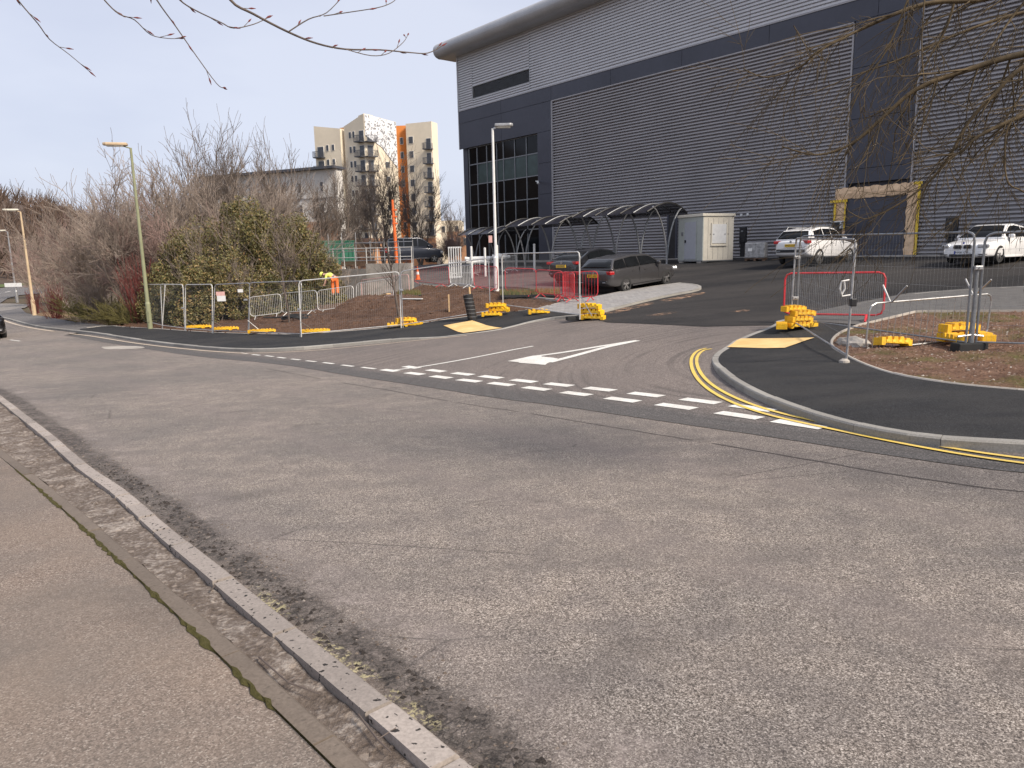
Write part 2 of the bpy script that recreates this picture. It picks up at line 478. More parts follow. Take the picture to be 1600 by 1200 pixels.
M = {}
M['road'] = road_old(); M['junction'] = junction_mat(); M['foot_old'] = footway_old()
M['yard'] = asphalt('yard_asphalt', (.013, .013, .014), (.036, .035, .036), (.11, .098, .088), .34, 100, .32, ((.35, 1.5, 1), 12))
M['foot_new'] = asphalt('new_footway', (.015, .0155, .017), (.040, .041, .044), (.10, .094, .085), .26, 130, .8, ((.6, 1.2, 1), 40))
M['car_park'] = asphalt('car_park_asphalt', (.05, .05, .052), (.12, .117, .114), (.22, .19, .165), .4, 100, .5)
M['side_road'] = asphalt('side_road_asphalt', (.14, .13, .12), (.28, .26, .24), (.3, .28, .26), .4, 100, .5)
M['far_road'] = asphalt('far_road_asphalt', (.08, .08, .082), (.19, .18, .178), (.24, .22, .2), .3, 90, .4)
M['kerb_new'] = kerbstone_mat('new_kerb_concrete', (.34, .325, .295), 0.25)
M['kerb_old'] = kerbstone_mat('old_kerb_concrete', (.36, .315, .28), 1.0)
M['edging_old'] = kerbstone_mat('old_edging_concrete', (.19, .155, .125), .3)
M['edging_new'] = kerbstone_mat('new_edging_concrete', (.46, .42, .37), 0.0)
M['rubble'] = dirt('broken_verge', (.055, .040, .030), (.18, .145, .12), (.58, .52, .46), .6, 4.5)
M['soil'] = dirt('brown_topsoil', (.045, .025, .016), (.10, .056, .036), (.175, .105, .07), .25, 2.5)
M['soil_r'] = dirt('stony_topsoil', (.060, .034, .024), (.145, .085, .058), (.29, .185, .13), .7, 3.0, ((.085, .095, .022), (3.3, 1.0, 0), .50))
M['earth'] = dirt('bare_earth', (.045, .034, .023), (.10, .075, .05), (.19, .145, .095), .2, 1.2, ((.075, .09, .03), (3.3, 1.0, 0), .55))
M['litter'] = dirt('leaf_litter', (.07, .045, .025), (.20, .13, .075), (.42, .31, .2), .5, 5)
M['grass'] = plain('verge_grass', (.085, .115, .03), .9, var=.3, scale=.5, fine=20)
M['tactile'] = tactile_mat(); M['paving'] = paving_mat(); M['paving_d'] = paving_mat(.33)
M['white_line'] = paint('white_road_paint', (.76, .745, .69), .45)
M['old_line'] = paint('faded_line', (.62, .52, .40), .4)
M['yellow_line'] = paint('yellow_road_paint', (.78, .56, .12), .15)
M['moss'] = dirt('moss', (.075, .06, .03), (.125, .115, .035), (.24, .19, .10), 0, 30)
M['concrete'] = plain('concrete', (.36, .33, .29), .9, var=.25, scale=2, fine=40, bump=.3)
M['galv'] = plain('galvanised_steel', (.42, .42, .42), .45, .75, .22, 9)
M['galv_light'] = plain('pale_galvanised_steel', (.62, .61, .58), .5, .3, .12, 9)
M['galv_dark'] = plain('weathered_steel', (.26, .27, .28), .5, .6, .2, 9)
M['red'] = plain('red_powder_coat', (.55, .035, .045), .5, 0, .15, 5)
M['pink'] = plain('pale_pink_plastic', (.70, .42, .38), .6, 0, .15, 5)
M['orange'] = plain('orange_paint', (.80, .16, .035), .5, 0, .1)
M['yellow'] = plain('yellow_plastic', (.82, .44, .012), .6, 0, .20, 5, 40)
M['black'] = plain('black_plastic', (.018, .018, .02), .45, 0, .2)
M['rubber'] = plain('rubber', (.022, .022, .022), .85, 0, .2)
M['white'] = plain('white_paint', (.74, .74, .72), .5, 0, .07)
M['cream'] = plain('cream_steel_panel', (.70, .65, .54), .55, 0, .07, 1.5, 12)
M['cream_shaded'] = plain('shaded_cream_panel', (.44, .46, .42), .55, 0, .06, 1.5, 12)  # cabin panel with the shade of its unlit face put into the colour
M['grey_door'] = plain('grey_door', (.42, .43, .46), .5, 0, .05)
M['anthracite'] = plain('anthracite_panel', (.058, .061, .080), .42, .1, .10, .35, 3)
M['anthracite_rib'] = plain('anthracite_ribbed_sheet', (.385, .372, .378), .5, .0, .07, .3, 8)
M['silver_rib'] = plain('silver_ribbed_sheet', (.58, .58, .59), .42, .1, .06, .3, 8)
M['gutter'] = plain('pale_grey_eaves', (.42, .42, .42), .4, .2, .1, .4, 6)
M['glass'] = plain('dark_glazing', (.006, .007, .008), .08, 0, .3, .6, 2, spec=.22)
M['glass_blind'] = plain('tinted_blind_glazing', (.055, .085, .082), .2, 0, .2, .8, 3)
M['car_glass'] = plain('car_glass', (.008, .009, .010), .06, 0, .2, 2, 8, spec=.35)
M['grey_paint'] = plain('dark_grey_car_paint', (.072, .069, .070), .30, .5, .05, 1, 30, coat=.8)
M['black_paint'] = plain('black_car_paint', (.012, .012, .014), .25, .2, .05, 1, 30, coat=1.0)
M['white_car'] = plain('white_car_paint', (.88, .87, .85), .3, 0, .03, 1, 30, coat=.8)
M['rim'] = plain('alloy', (.42, .41, .40), .35, .8, .1)
M['tail'] = plain('red_lens', (.38, .012, .015), .15, 0, .2, 12, spec=.6)
M['head'] = plain('clear_lens', (.42, .42, .42), .12, .3, .3, 18, spec=.7)
M['plate_y'] = plain('yellow_plate', (.80, .50, .04), .4, 0, .05)
M['plate_w'] = plain('white_plate', (.72, .73, .74), .4, 0, .05)
M['navy'] = plain('navy_band', (.02, .05, .3), .4)
M['text'] = plain('black_lettering', (.02, .02, .02), .5)
M['wood'] = plain('new_timber', (.62, .42, .22), .75, 0, .2, 5)
M['wood_dark'] = plain('weathered_timber', (.16, .10, .065), .85, 0, .3, 4)
M['kraft'] = plain('brown_wrapping_paper', (.80, .56, .35), .8, 0, .16, 3, 25, bump=.5)
M['tape'] = plain('yellow_tape', (.86, .58, .05), .5, 0, .08)
M['olive'] = plain('olive_green_paint', (.26, .27, .16), .6, 0, .15, 2)
M['tan'] = plain('tan_concrete_column', (.55, .42, .27), .7, 0, .15, 2)
M['lamp_lens'] = plain('lamp_lens', (.75, .72, .6), .3)
M['film'] = plain('grey_pallet_film', (.30, .30, .30), .3, .1, .35, 6, 30, bump=.5)
M['polytunnel'] = plain('green_container_paint', (.02, .14, .085), .6, 0, .2, 2)
M['canopy'] = plain('shelter_sheet', (.030, .029, .040), .3, .1, .1)
M['canopy'].node_tree.nodes['Principled BSDF'].inputs['Alpha'].default_value = .62
M['bark'] = plain('grey_brown_bark', (.115, .090, .074), .9, 0, .3, 3, 30)
M['twig'] = plain('pale_twigs', (.29, .235, .195), .9, 0, .25, .6, 6)
M['twig_p'] = plain('pinkish_twigs', (.27, .185, .16), .9, 0, .25, .6, 6)
M['twig_d'] = plain('dark_twigs', (.10, .078, .066), .9, 0, .3, 1, 10)
M['moss_bark'] = plain('mossy_bark', (.085, .060, .030), .9, 0, .45, 6, 40)
M['twig_m'] = plain('mid_brown_twigs', (.17, .135, .11), .9, 0, .3, 1, 8)
M['bark_l'] = plain('pale_brown_bark', (.21, .165, .13), .9, 0, .3, 2, 20)
M['red_twig'] = plain('red_stems', (.15, .032, .028), .8, 0, .3, 2)
M['green_twig'] = plain('yellow_green_stems', (.17, .15, .05), .85, 0, .25, 2)
M['leaf1'] = plain('olive_leaf', (.145, .132, .045), .6, 0, .3, 1.5, 8)
M['leaf2'] = plain('ochre_leaf', (.245, .175, .07), .6, 0, .3, 1.5, 8)
M['leaf3'] = plain('dark_leaf', (.085, .082, .032), .6, 0, .3, 1.5, 8)
M['leaf4'] = plain('russet_leaf', (.24, .125, .06), .7, 0, .3, 1.5, 8)
M['render_cream'] = plain('cream_render', (.76, .67, .52), .85, 0, .07, .12, 1)
M['render_white'] = plain('white_render', (.72, .70, .66), .85, 0, .05, .1, 1)
M['render_orange'] = plain('orange_render', (.62, .22, .055), .85, 0, .12, .2, 1)
M['render_brown'] = plain('brown_cladding', (.33, .20, .115), .85, 0, .15, .2, 1)
M['brick'] = plain('orange_brick', (.42, .22, .12), .9, 0, .15, .3, 3)
M['window'] = plain('window_glass', (.06, .065, .075), .15, 0, .3, .5, 2)
M['balcony'] = plain('balcony_steel', (.07, .075, .09), .5, .2, .2)
M['hill'] = plain('winter_woodland_floor', (.075, .052, .038), .95, 0, .3, .03, .4)
M['hill_twig'] = plain('winter_woodland_crowns', (.115, .078, .058), .95, 0, .4, .02, .3)
M['skin'] = plain('skin', (.55, .34, .25), .6)
M['hivis_o'] = plain('orange_hi_vis', (.95, .20, .04), .7, 0, .1)
M['hivis_y'] = plain('yellow_hi_vis', (.72, .80, .16), .7, 0, .1)
M['slate_cloth'] = plain('grey_cloth', (.14, .15, .16), .85)
M['van'] = plain('dark_blue_van_paint', (.03, .035, .05), .3, .3, .1, coat=.5)

def speckle():
    t = NT('speckled_white_cladding')
    v = t.sep(t.voro(5.5, 'F1', vec=t.map(t.pos(), (1, 1, .6)), out='Color'))[0]
    c = t.mix(t.ramp(v, [(.74, 0), (.78, 1)]), (.72, .73, .74), (.20, .20, .21))
    return t.fin(c, .7)
M['speckle'] = speckle()
M['crumb'] = dirt('crumbled_surface', (.028, .024, .023), (.075, .064, .058), (.19, .165, .15), 0, 20)
M['seam'] = plain('dark_seam', (.085, .073, .066), .9)
M['render_pale'] = plain('pale_grey_render', (.66, .63, .58), .85, 0, .08, .1, 1)

# ------------------------------------------------------------------ ground sheets
def poly_sd(q, line):
    """distance along and away from a polyline for many places"""
    q = np.asarray(q, float)[:, :2]; L = np.asarray(line, float)[:, :2]
    best = np.full(len(q), 1e9); s = np.zeros(len(q)); acc = 0
    for a, b in zip(L[:-1], L[1:]):
        d = b - a; l = np.hypot(*d)
        t = np.clip(((q - a) @ d) / (l * l), 0, 1)
        dd = np.hypot(*(q - a - t[:, None] * d).T)
        k = dd < best
        best[k] = dd[k]; s[k] = acc + t[k] * l
        acc += l
    return s, best
def densify(poly, closed=True, lo=.25, rel=.03):
    out = []
    n = len(poly)
    for i in range(n if closed else n - 1):
        a = np.array(poly[i][:2]); b = np.array(poly[(i+1) % n][:2])
        L = np.hypot(*(b - a)); st = max(lo, rel * np.hypot(*((a + b) / 2)))
        k = max(1, int(math.ceil(L / st)))
        for j in range(k): out.append(tuple(a + (b - a) * j / k))
    if not closed: out.append(tuple(poly[-1][:2]))
    return out
def smooth_line(pts, it=2, closed=False):
    """round a traced line's corners (Chaikin)"""
    p = [np.array(x[:2], float) for x in pts]
    for _ in range(it):
        q = [p[0]]
        for a, b in zip(p[:-1], p[1:]): q += [a * .75 + b * .25, a * .25 + b * .75]
        q.append(p[-1]); p = q
    return [tuple(x) for x in p]
def inside(q, poly):
    q = np.asarray(q); c = np.zeros(len(q), bool); n = len(poly); j = n - 1
    for i in range(n):
        xi, yi = poly[i]; xj, yj = poly[j]
        if yi != yj:
            k = ((yi > q[:, 1]) != (yj > q[:, 1])) & (q[:, 0] < (xj - xi) * (q[:, 1] - yi) / (yj - yi) + xi)
            c ^= k
        j = i
    return c
def sheet(name, poly, m, off=0.0, grid=None, zf=None, uvline=None, kind='structure', parent=None, label=None, cat=None, dens=(.25, .03)):
    poly = densify(poly, True, *dens)
    P = np.array(poly)
    if grid:                                       # an even grid
        gx = np.arange(P[:, 0].min(), P[:, 0].max(), grid); gy = np.arange(P[:, 1].min(), P[:, 1].max(), grid)
        g = np.stack(np.meshgrid(gx, gy), -1).reshape(-1, 2) + np.random.RandomState(1).uniform(-.2, .2, (len(gx) * len(gy), 2)) * grid
    else:                                          # finer near the camera
        rs = [1.2]
        while rs[-1] < 330: rs.append(rs[-1] * 1.045 + .05)
        a = np.radians(np.arange(0, 360, 2.5))
        g = np.array([(r * math.sin(t), r * math.cos(t)) for r in rs for t in a])
        k = (g[:, 0] > P[:, 0].min()) & (g[:, 0] < P[:, 0].max()) & (g[:, 1] > P[:, 1].min()) & (g[:, 1] < P[:, 1].max())
        g = g[k]
    if len(g):
        g = g[inside(g, poly)]
    if len(g):
        _, dd = poly_sd(g, poly + [poly[0]])
        g = g[dd > (grid * .4 if grid else .02) + (0 if grid else .008) * np.hypot(g[:, 0], g[:, 1])]
    vs = [Vector(p) for p in poly] + [Vector(p) for p in g]
    V, E, F, *_ = delaunay_2d_cdt(vs, [], [list(range(len(poly)))], 1, 1e-6)
    q = np.array([(v.x, v.y) for v in V])
    z = TT(q) + off
    if zf is not None: z = z + zf(q)
    me = bpy.data.meshes.new(name)
    me.from_pydata([(a[0], a[1], b) for a, b in zip(q, z)], [], [tuple(f) for f in F])
    me.materials.append(m)
    if uvline is not None:
        s, d = poly_sd(q, uvline)
        uv = me.uv_layers.new(name='UVMap')
        li = np.zeros(len(me.loops), np.int32); me.loops.foreach_get('vertex_index', li)
        uv.data.foreach_set('uv', np.stack([s[li], d[li]], 1).ravel())
    me.polygons.foreach_set('use_smooth', [True] * len(me.polygons))
    me.update()
    bm = bmesh.new(); bm.from_mesh(me)
    for f in bm.faces:
        if f.normal.z < 0: f.normal_flip()
    bm.to_mesh(me); bm.free()
    o = link(name, me, parent)
    return tag(o, label, cat, None, kind)
rs_ = np.random.RandomState(7)
_TAB = rs_.rand(64, 64)
def vnoise(q, sc, oct=4):
    """smooth value noise for relief"""
    q = np.asarray(q, float)[:, :2]; out = np.zeros(len(q)); amp = 1; tot = 0
    for o in range(oct):
        p = q * sc * 2 ** o + 13.7 * o
        i = np.floor(p).astype(int); f = p - i; f = f * f * (3 - 2 * f)
        g = lambda a, b: _TAB[(i[:, 0] + a) % 64, (i[:, 1] + b) % 64]
        out += amp * ((g(0,0)*(1-f[:,0]) + g(1,0)*f[:,0])*(1-f[:,1]) + (g(0,1)*(1-f[:,0]) + g(1,1)*f[:,0])*f[:,1])
        tot += amp; amp *= .5
    return out / tot

# traced lines (places in the photograph taken down to the ground)
NK_OUT = GG([(740,1205),(683,1157),(590,1083),(530,1033),(455,980),(413,945),(367,905),(300,855),(247,812),(192,763),(143,733),(82,680),(20,633),(0,618)], .095)
_a = np.array(NK_OUT[0]); _b = np.array(NK_OUT[1]); _d = (_a - _b) / np.hypot(*(_a - _b))
NK_OUT = [tuple(_a + _d * 5)] + NK_OUT
_a = np.array(NK_OUT[-1]); _b = np.array(NK_OUT[-3]); _d = (_a - _b) / np.hypot(*(_a - _b))
NK_OUT = NK_OUT + [tuple(_a + _d * 6), tuple(_a + _d * 14 + np.array([-2.0, 0])), tuple(_a + _d * 30 + np.array([-9.0, 0]))]
def offset_line(line, dist):
    L = np.array([p[:2] for p in line], float); t = np.gradient(L, axis=0); t /= np.hypot(t[:, 0], t[:, 1])[:, None]
    n = np.stack([-t[:, 1], t[:, 0]], 1)
    return [tuple(p) for p in L + n * dist]
def resample(line, step):
    L = np.array([p[:2] for p in line], float); s = np.r_[0, np.cumsum(np.hypot(*np.diff(L, axis=0).T))]
    k = max(2, int(round(s[-1] / step)) + 1); q = np.linspace(0, s[-1], k)
    return [(float(np.interp(x, s, L[:, 0])), float(np.interp(x, s, L[:, 1]))) for x in q]
NK = resample(NK_OUT, .45)
NK = [tuple(x) for x in np.stack([np.convolve(np.pad(np.array(NK)[:, i], 1, mode='edge'), np.ones(3) / 3, 'valid') for i in (0, 1)], 1)]
NK = [(x + .018, y + .018) for x, y in NK]
# which side is the footway?  left of the direction of travel away from the camera
RK = smooth_line(GG([(1214,508),(1160,526.5),(1133,543),(1112,556),(1112,572),(1127,592),(1165,617),(1225,645),(1319,675),(1412,694),(1476,701.5),(1600,709),(1800,722),(2300,750)]), 2)
LK = smooth_line(GG([(908,496.5),(890,498),(860,500),(820,506),(785,515.5),(722,523.5),(690,527),(580,537.5),(520,543),(446,549),(374,550.5),(298,544.5),(200,531.5),(125,520.5),(87,516),(50,511),(0,495),(-60,481)]), 2)
cross_r = np.array(GG([(1125, 552)])[0]); cross_l = np.array(GG([(752, 520)])[0]); cross_r2 = np.array(GG([(1170, 522)])[0])
def up(q):
    """height of the footways above the road, dropping away at the crossings"""
    q = np.asarray(q, float)[:, :2]
    h = np.full(len(q), .10)
    for c, r in ((cross_r, .9), (cross_r2, .7), (cross_l, 1.3)):
        h = np.minimum(h, .015 + .085 * np.clip((np.hypot(*(q - c).T) - r) / 1.3, 0, 1))
    return h
up1 = lambda x, y: float(up([(x, y)])[0])
OFFK = .125
# big terrain
rr = [0.0]
while rr[-1] < 2600: rr.append(rr[-1] * 1.09 + .8)
aa = np.radians(np.arange(0, 360, 3.0))
V = [(0.0, 0.0)] + [(r * math.sin(t), r * math.cos(t)) for r in rr[1:] for t in aa]
V = np.array(V); na = len(aa)
z = TT(V) - .09
hd = np.hypot(V[:, 0], V[:, 1]); ha = np.degrees(np.arctan2(V[:, 0], V[:, 1]))
hill = np.clip((hd - 190) / 130, 0, 1) ** 1.3 * np.clip(1 - np.abs(ha + 62) / 40, 0, 1) ** .8 * (62 + 9 * np.sin(ha * .21 + 2))
hill = hill + np.clip((hd - 600) / 500, 0, 1) * 12
V3 = np.c_[V, z + hill]
F = [(0, 1 + j, 1 + (j + 1) % na) for j in range(na)]
me = bpy.data.meshes.new('ground')
Fq = [(1 + i*na + j, 1 + (i+1)*na + j, 1 + (i+1)*na + (j+1) % na, 1 + i*na + (j+1) % na) for i in range(len(rr) - 2) for j in range(na)]
me.from_pydata([tuple(v) for v in V3], [], [f[::-1] for f in F] + [f[::-1] for f in Fq])
me.materials.append(M['earth']); me.materials.append(M['hill'])
for p in me.polygons:
    c = p.center
    if math.hypot(c.x, c.y) > 185: p.material_index = 1
    p.use_smooth = True
bm = bmesh.new(); bm.from_mesh(me)
for f in bm.faces:
    if f.normal.z < 0: f.normal_flip()
bm.to_mesh(me); bm.free()
tag(link('ground', me), kind='structure')

# main road: from the near kerb to the edge of the new surfacing and on to the far kerb at the left
EDGE = GG([(2300,800),(1600,741),(1412,716),(1210,684),(1050,661),(862,633),(787,624),(669,605),(550,588),(430,568),(300,556),(205,541),(150,533),(100,524)])
EDGE = smooth_line(EDGE, 1)
lk_far = [p for p in LK if p[0] < GG([(118, 520)])[0][0] + .5]
road_poly = NK + [(-70, 60), (-80, 90)] + list(reversed(lk_far)) + list(reversed(EDGE))
road_poly = road_poly + [(14, -4), (5, -8)]
sheet('road', road_poly, M['road'], 0.0, uvline=NK)
# new strip and junction mouth
jl = [p for p in LK if p[0] >= GG([(118, 520)])[0][0] + .5]
junction = EDGE + list(reversed(jl)) + GG([(950,503.5),(1100,510),(1208,508)]) + RK + [tuple(GG([(2300,790)])[0])]
sheet('junction_road', junction, M['junction'], .005, uvline=EDGE)
# yard
Cc = np.array((-4.3, 68.64)); Ee = np.array((21.91, 36.94)) - Cc; Ee /= np.hypot(*Ee); Nn = np.array((Ee[1], -Ee[0]))  # Nn points towards the camera's side
if Nn @ Cc > 0: Nn = -Nn
def fw(s, o=0.0): return tuple(Cc + Ee * s + Nn * o)
yard = GG([(480,438),(560,455),(640,458),(760,474),(900,494),(950,504.5),(1100,511),(1210,509),(1216,506),(1275,492.5),(1345,477.5),(1420,463.5),(1525,455.5),(1600,452.5),(1800,447)]) + [(40, 6), fw(75, .9), fw(-3, .9), (-16, 74), (-20, 62)]
sheet('yard', yard, M['yard'], .012)
sheet('parking_bays', GG([(628,452),(905,470),(845,416),(690,414),(560,418),(560,432)]), M['car_park'], .018)
# far stretch of the road at the left, the side road and the grass beyond
sheet('far_road', GG([(-80,466),(0,450.5),(31,446.5),(75,445),(75,458),(32,461),(12,466),(0,474),(-80,482)]), M['far_road'], .02)
sheet('side_road', GG([(-80,484),(0,474.5),(20,474.5),(48,476),(39,481),(31,482),(19,485),(0,488),(-80,496)]), M['side_road'], .02)
sheet('grass_verge', GG([(-140,462),(0,449),(40,445),(90,443),(90,436),(45,428),(0,427),(-140,428)]), M['grass'], .03)
# footways
fe = GG([(1214,507),(1242,505.5),(1300,511),(1337,514.5),(1310,525),(1300,533.5),(1294.5,543),(1300,552),(1320,565),(1350,580),(1395,595.5),(1450,606),(1512,614.5),(1600,622.5),(1800,640),(2300,690)])
fe_s = fe[:4] + smooth_line(fe[3:], 2)
RKi = offset_line(RK, OFFK) if np.linalg.norm(np.array(offset_line(RK, OFFK)[40]) - np.array(fe[8])) < np.linalg.norm(np.array(RK[40]) - np.array(fe[8])) else offset_line(RK, -OFFK)
sheet('footway_right', RKi + list(reversed(fe_s)), M['foot_new'], 0.0, zf=up)
LKi_a = offset_line(LK, OFFK); LKi_b = offset_line(LK, -OFFK)
_t = np.array(GG([(400, 530)])[0])
LKi = LKi_a if min(np.hypot(*(np.array(p) - _t)) for p in LKi_a) < min(np.hypot(*(np.array(p) - _t)) for p in LKi_b) else LKi_b
lfe = smooth_line(GG([(832,487.5),(800,491.5),(726,499),(620,514.5),(468,527),(388,525.5),(280,519.5),(200,515),(169,511.5),(125,517)]), 1)
_xn = GG([(127, 519)])[0][0]
LKn = [p for p in LKi if p[0] > _xn]; LKo = [p for p in LKi if p[0] <= _xn + .6]
sheet('footway_left', LKn + list(reversed(lfe)) + [], M['foot_new'], 0.0, zf=up)
sheet('footway_far_left', LKo + GG([(-60,478),(0,487.5),(20,485),(32,481.5),(40,490),(54,494),(75,497.5),(112,504.5),(169,511)]), M['far_road'], -.004, zf=up)
sheet('paving_right', GG([(1216,506.5),(1275,492),(1345,477),(1420,463),(1525,455),(1600,452),(1800,447)]) + GG([(1800,489),(1600,491),(1430,491.5),(1360,508),(1337,513.5),(1300,510.5),(1242,505)]), M['paving_d'], 0.0, zf=up)
isl = smooth_line(GG([(832,487),(862,479),(905,470),(935,466),(975,457.5),(1030,448.5),(1062,444.5),(1088,447),(1098,451.5),(1090,456),(1055,462),(1010,472),(955,486),(942,490)]), 1)
island = isl + GG([(905,497),(892,497),(860,498.5)])
sheet('paved_island', island, M['paving'], -.01, zf=lambda q: np.maximum(up(q), .08))
# near footway, its edging and the broken verge
ed_r = resample(GG([(583,1197),(533,1147),(470,1095),(407,1033),(343,983),(258,913),(200,855),(143,810),(85,762),(20,713),(0,698)], .088), .45)
ed_l = resample(GG([(533,1197),(443,1107),(360,1030),(300,983),(233,920),(180,870),(127,820),(67,760),(0,705)], .088), .45)
def extend(line, a=4, b=8):
    L = [np.array(p) for p in line]
    d0 = (L[0] - L[3]); d0 /= np.hypot(*d0); d1 = (L[-1] - L[-4]); d1 /= np.hypot(*d1)
    return [tuple(L[0] + d0 * a)] + [tuple(p) for p in L] + [tuple(L[-1] + d1 * b)]
ed_r = resample(extend(ed_r, 4, 25), .6)
# the edging runs beside the kerb: keep it a clean offset of its own line
_n = offset_line(NK, .125); _m = offset_line(NK, -.125); _t = np.array(ed_r[8])
sgn = 1 if min(np.hypot(*(np.array(p) - _t)) for p in _n) < min(np.hypot(*(np.array(p) - _t)) for p in _m) else -1
NKi = offset_line(NK, sgn * .128)
ed_mid = [tuple(x) for x in np.stack([np.convolve(np.pad(np.array(ed_r)[:, i], 2, mode='edge'), np.ones(5) / 5, 'valid') for i in (0, 1)], 1)]
ed_in = offset_line(ed_mid, sgn * .105)
sheet('footway_near', ed_in + [(-40, 20), (-40, -12), (-3, -8)], M['foot_old'], .085)
def verge_relief(q):
    return (vnoise(q, 2.2, 5) - .5) * .07 + (vnoise(q + 40, 11, 4) - .5) * .035
nearN = [p for p in NKi if p[1] < 16]; nearE = [p for p in ed_mid if p[1] < 15.5]
sheet('broken_verge', nearN + list(reversed(nearE)), M['rubble'], .055, grid=.055, zf=verge_relief, dens=(.06, .01))
farN = [p for p in NKi if p[1] >= 15.5]; farE = [p for p in ed_mid if p[1] >= 15]
sheet('far_verge', farN + list(reversed(farE)), M['rubble'], .05)
# moss line in the joint between edging and footway
ml = [p for p in resample(ed_in, .05) if 1.2 < math.hypot(*p) < 9]
rnd = random.Random(5)
wv = vnoise(np.array(ml), 2.5, 3)
inn = []
for side in (1, -1):
    o_ = offset_line(ml, sgn * .022 * side); row = []
    for p, a, q in zip(ml, wv, o_):
        k = min(.9, max(.0, (a - .44) * 4.5)) * rnd.uniform(.2, 1.3); row.append((p[0] + (q[0] - p[0]) * k, p[1] + (q[1] - p[1]) * k))
    inn.append(row)
mb = MB()
zz = TT(np.array(ml)) + .085
for i in range(len(ml) - 1):
    mb.add([(*inn[0][i], zz[i] + .004), (*inn[0][i+1], zz[i+1] + .004), (*ml[i+1], zz[i+1] + .016), (*ml[i], zz[i] + .016)], [(0, 1, 2, 3)])
    mb.add([(*ml[i], zz[i] + .016), (*ml[i+1], zz[i+1] + .016), (*inn[1][i+1], zz[i+1] + .004), (*inn[1][i], zz[i] + .004)], [(0, 1, 2, 3)])
tag(mb.build('moss', M['moss']), kind='stuff')
# soil beds
mound = [(592, 484, .34, 1.4), (562, 487, .36, .9), (630, 481, .32, 1.0), (520, 494, .15, 1.3), (700, 476, .18, 1.8)]
mp_ = [(np.array(GG([(a, b)])[0]), h, r) for a, b, h, r in mound]
def soil_relief(q):
    z = (vnoise(q, .8, 5) - .5) * .16 + (vnoise(q + 9, 3.5, 3) - .5) * .10
    for c, h, r in mp_: z = z + h * np.exp(-((q - c) ** 2).sum(1) / (r * r))
    return z
bed = lfe[:-3] + GG([(214,508),(300,502),(392,495),(480,482),(560,470),(640,455),(660,447),(720,451),(790,462),(870,472),(900,474),(862,479.5)])
sheet('soil_bed_left', bed, M['soil'], .07, grid=.22, zf=soil_relief, dens=(.3, .012))
bed2 = smooth_line(GG([(1337,514.5),(1310,525),(1300,533.5),(1296,543),(1302,552),(1320,564.5),(1350,579.5),(1395,595),(1450,605.5),(1512,614),(1600,622),(1800,640)]), 1) + GG([(1800,490),(1600,491.5),(1430,492),(1360,509)])
def r2(q):
    _, d = poly_sd(q, bed2 + [bed2[0]])
    k = np.clip(d / .8, 0, 1)
    return (vnoise(q, 1.1, 5) - .38) * .20 * k + (vnoise(q + 5, 6, 3) - .5) * .07 * k - .02
sheet('soil_bed_right', bed2, M['soil_r'], .09, grid=.10, zf=r2, dens=(.2, .012))
sheet('leaf_litter', GG([(54,493),(75,496.5),(112,503.5),(169,510.5),(214,509),(300,503),(300,480),(200,484),(130,486),(80,484)]), M['litter'], .06, grid=.4, zf=lambda q: (vnoise(q, .9, 4) - .5) * .25)
# tactile slabs
sheet('tactile_paving_right', GG([(1158,532),(1272,535.5),(1226,547.5),(1136,544.5)]), M['tactile'], .018, zf=up)
sheet('tactile_paving_left', GG([(693,514),(738,506),(785,514.3),(724,521.8)]), M['tactile'], .022, zf=up)

# ------------------------------------------------------------------ kerbs
def run_of_stones(name, piece, line, side, width, height, m, stone=.9, joint=.008, top=up, label_parent=True, kind='structure', lens=None, base=.12, flat_drop=0.0):
    """a line of stones, each its own part, bent along the line"""
    root = empty(name, (0, 0, 0)); tag(root, kind=kind)
    L = np.array([p[:2] for p in line]); s = np.r_[0, np.cumsum(np.hypot(*np.diff(L, axis=0).T))]
    pos = lambda x: np.array([np.interp(x, s, L[:, 0]), np.interp(x, s, L[:, 1])])
    x = 0; i = 0; rnd = random.Random(3)
    while x < s[-1] - .1:
        ln = lens[i % len(lens)] if lens else stone
        a, b = x + joint / 2, min(x + ln - joint / 2, s[-1])
        vs = []
        tilt = rnd.uniform(-.004, .004); 
        for k in range(4):
            t = a + (b - a) * k / 3
            p = pos(t); d = pos(min(t + .3, s[-1])) - pos(max(t - .3, 0)); d /= max(np.hypot(*d), 1e-6)
            n = np.array([-d[1], d[0]]) * side
            z0 = T(*p); h = (top([p])[0] if callable(top) else top) + height + tilt
            w = width; ch = min(.018, max(h, .004) * .6)
            for o, zz in ((0.0, -base), (0.0, h - ch), (ch, h), (w, h), (w, -base)):
                q = p + n * o; vs.append((q[0], q[1], z0 + zz))
        fs = [(5*k + j, 5*k + (j+1) % 5, 5*(k+1) + (j+1) % 5, 5*(k+1) + j) for k in range(3) for j in range(5)] + [(4, 3, 2, 1, 0), (15, 16, 17, 18, 19)]
        mb = MB(); mb.add(vs, fs)
        o = mb.build(piece, m, root)
        x += ln; i += 1
    return root
nk_run = [p for p in NK if -6 < p[1]]
run_of_stones('kerb_near', 'kerb_stone', [p for p in resample(NK, .15) if p[1] < 40 and p[1] > .5], sgn, .125, 0.0, M['kerb_old'], joint=.028, top=.095, lens=[.9, .45, .45, .45, .45, .9, .9])
run_of_stones('edging_near', 'edging_stone', [p for p in resample(ed_mid, .15) if .3 < p[1] < 24], sgn, .10, 0.0, M['edging_old'], stone=.9, joint=.010, top=.088)
sideR = 1 if RKi == offset_line(RK, OFFK) else -1
run_of_stones('kerb_right', 'kerb_stone', RK, sideR, .125, .004, M['kerb_new'], stone=.914, joint=.006)
sideL = 1 if LKi is LKi_a else -1
run_of_stones('kerb_left', 'kerb_stone', LK, sideL, .14, .004, M['kerb_new'], stone=.914, joint=.006)
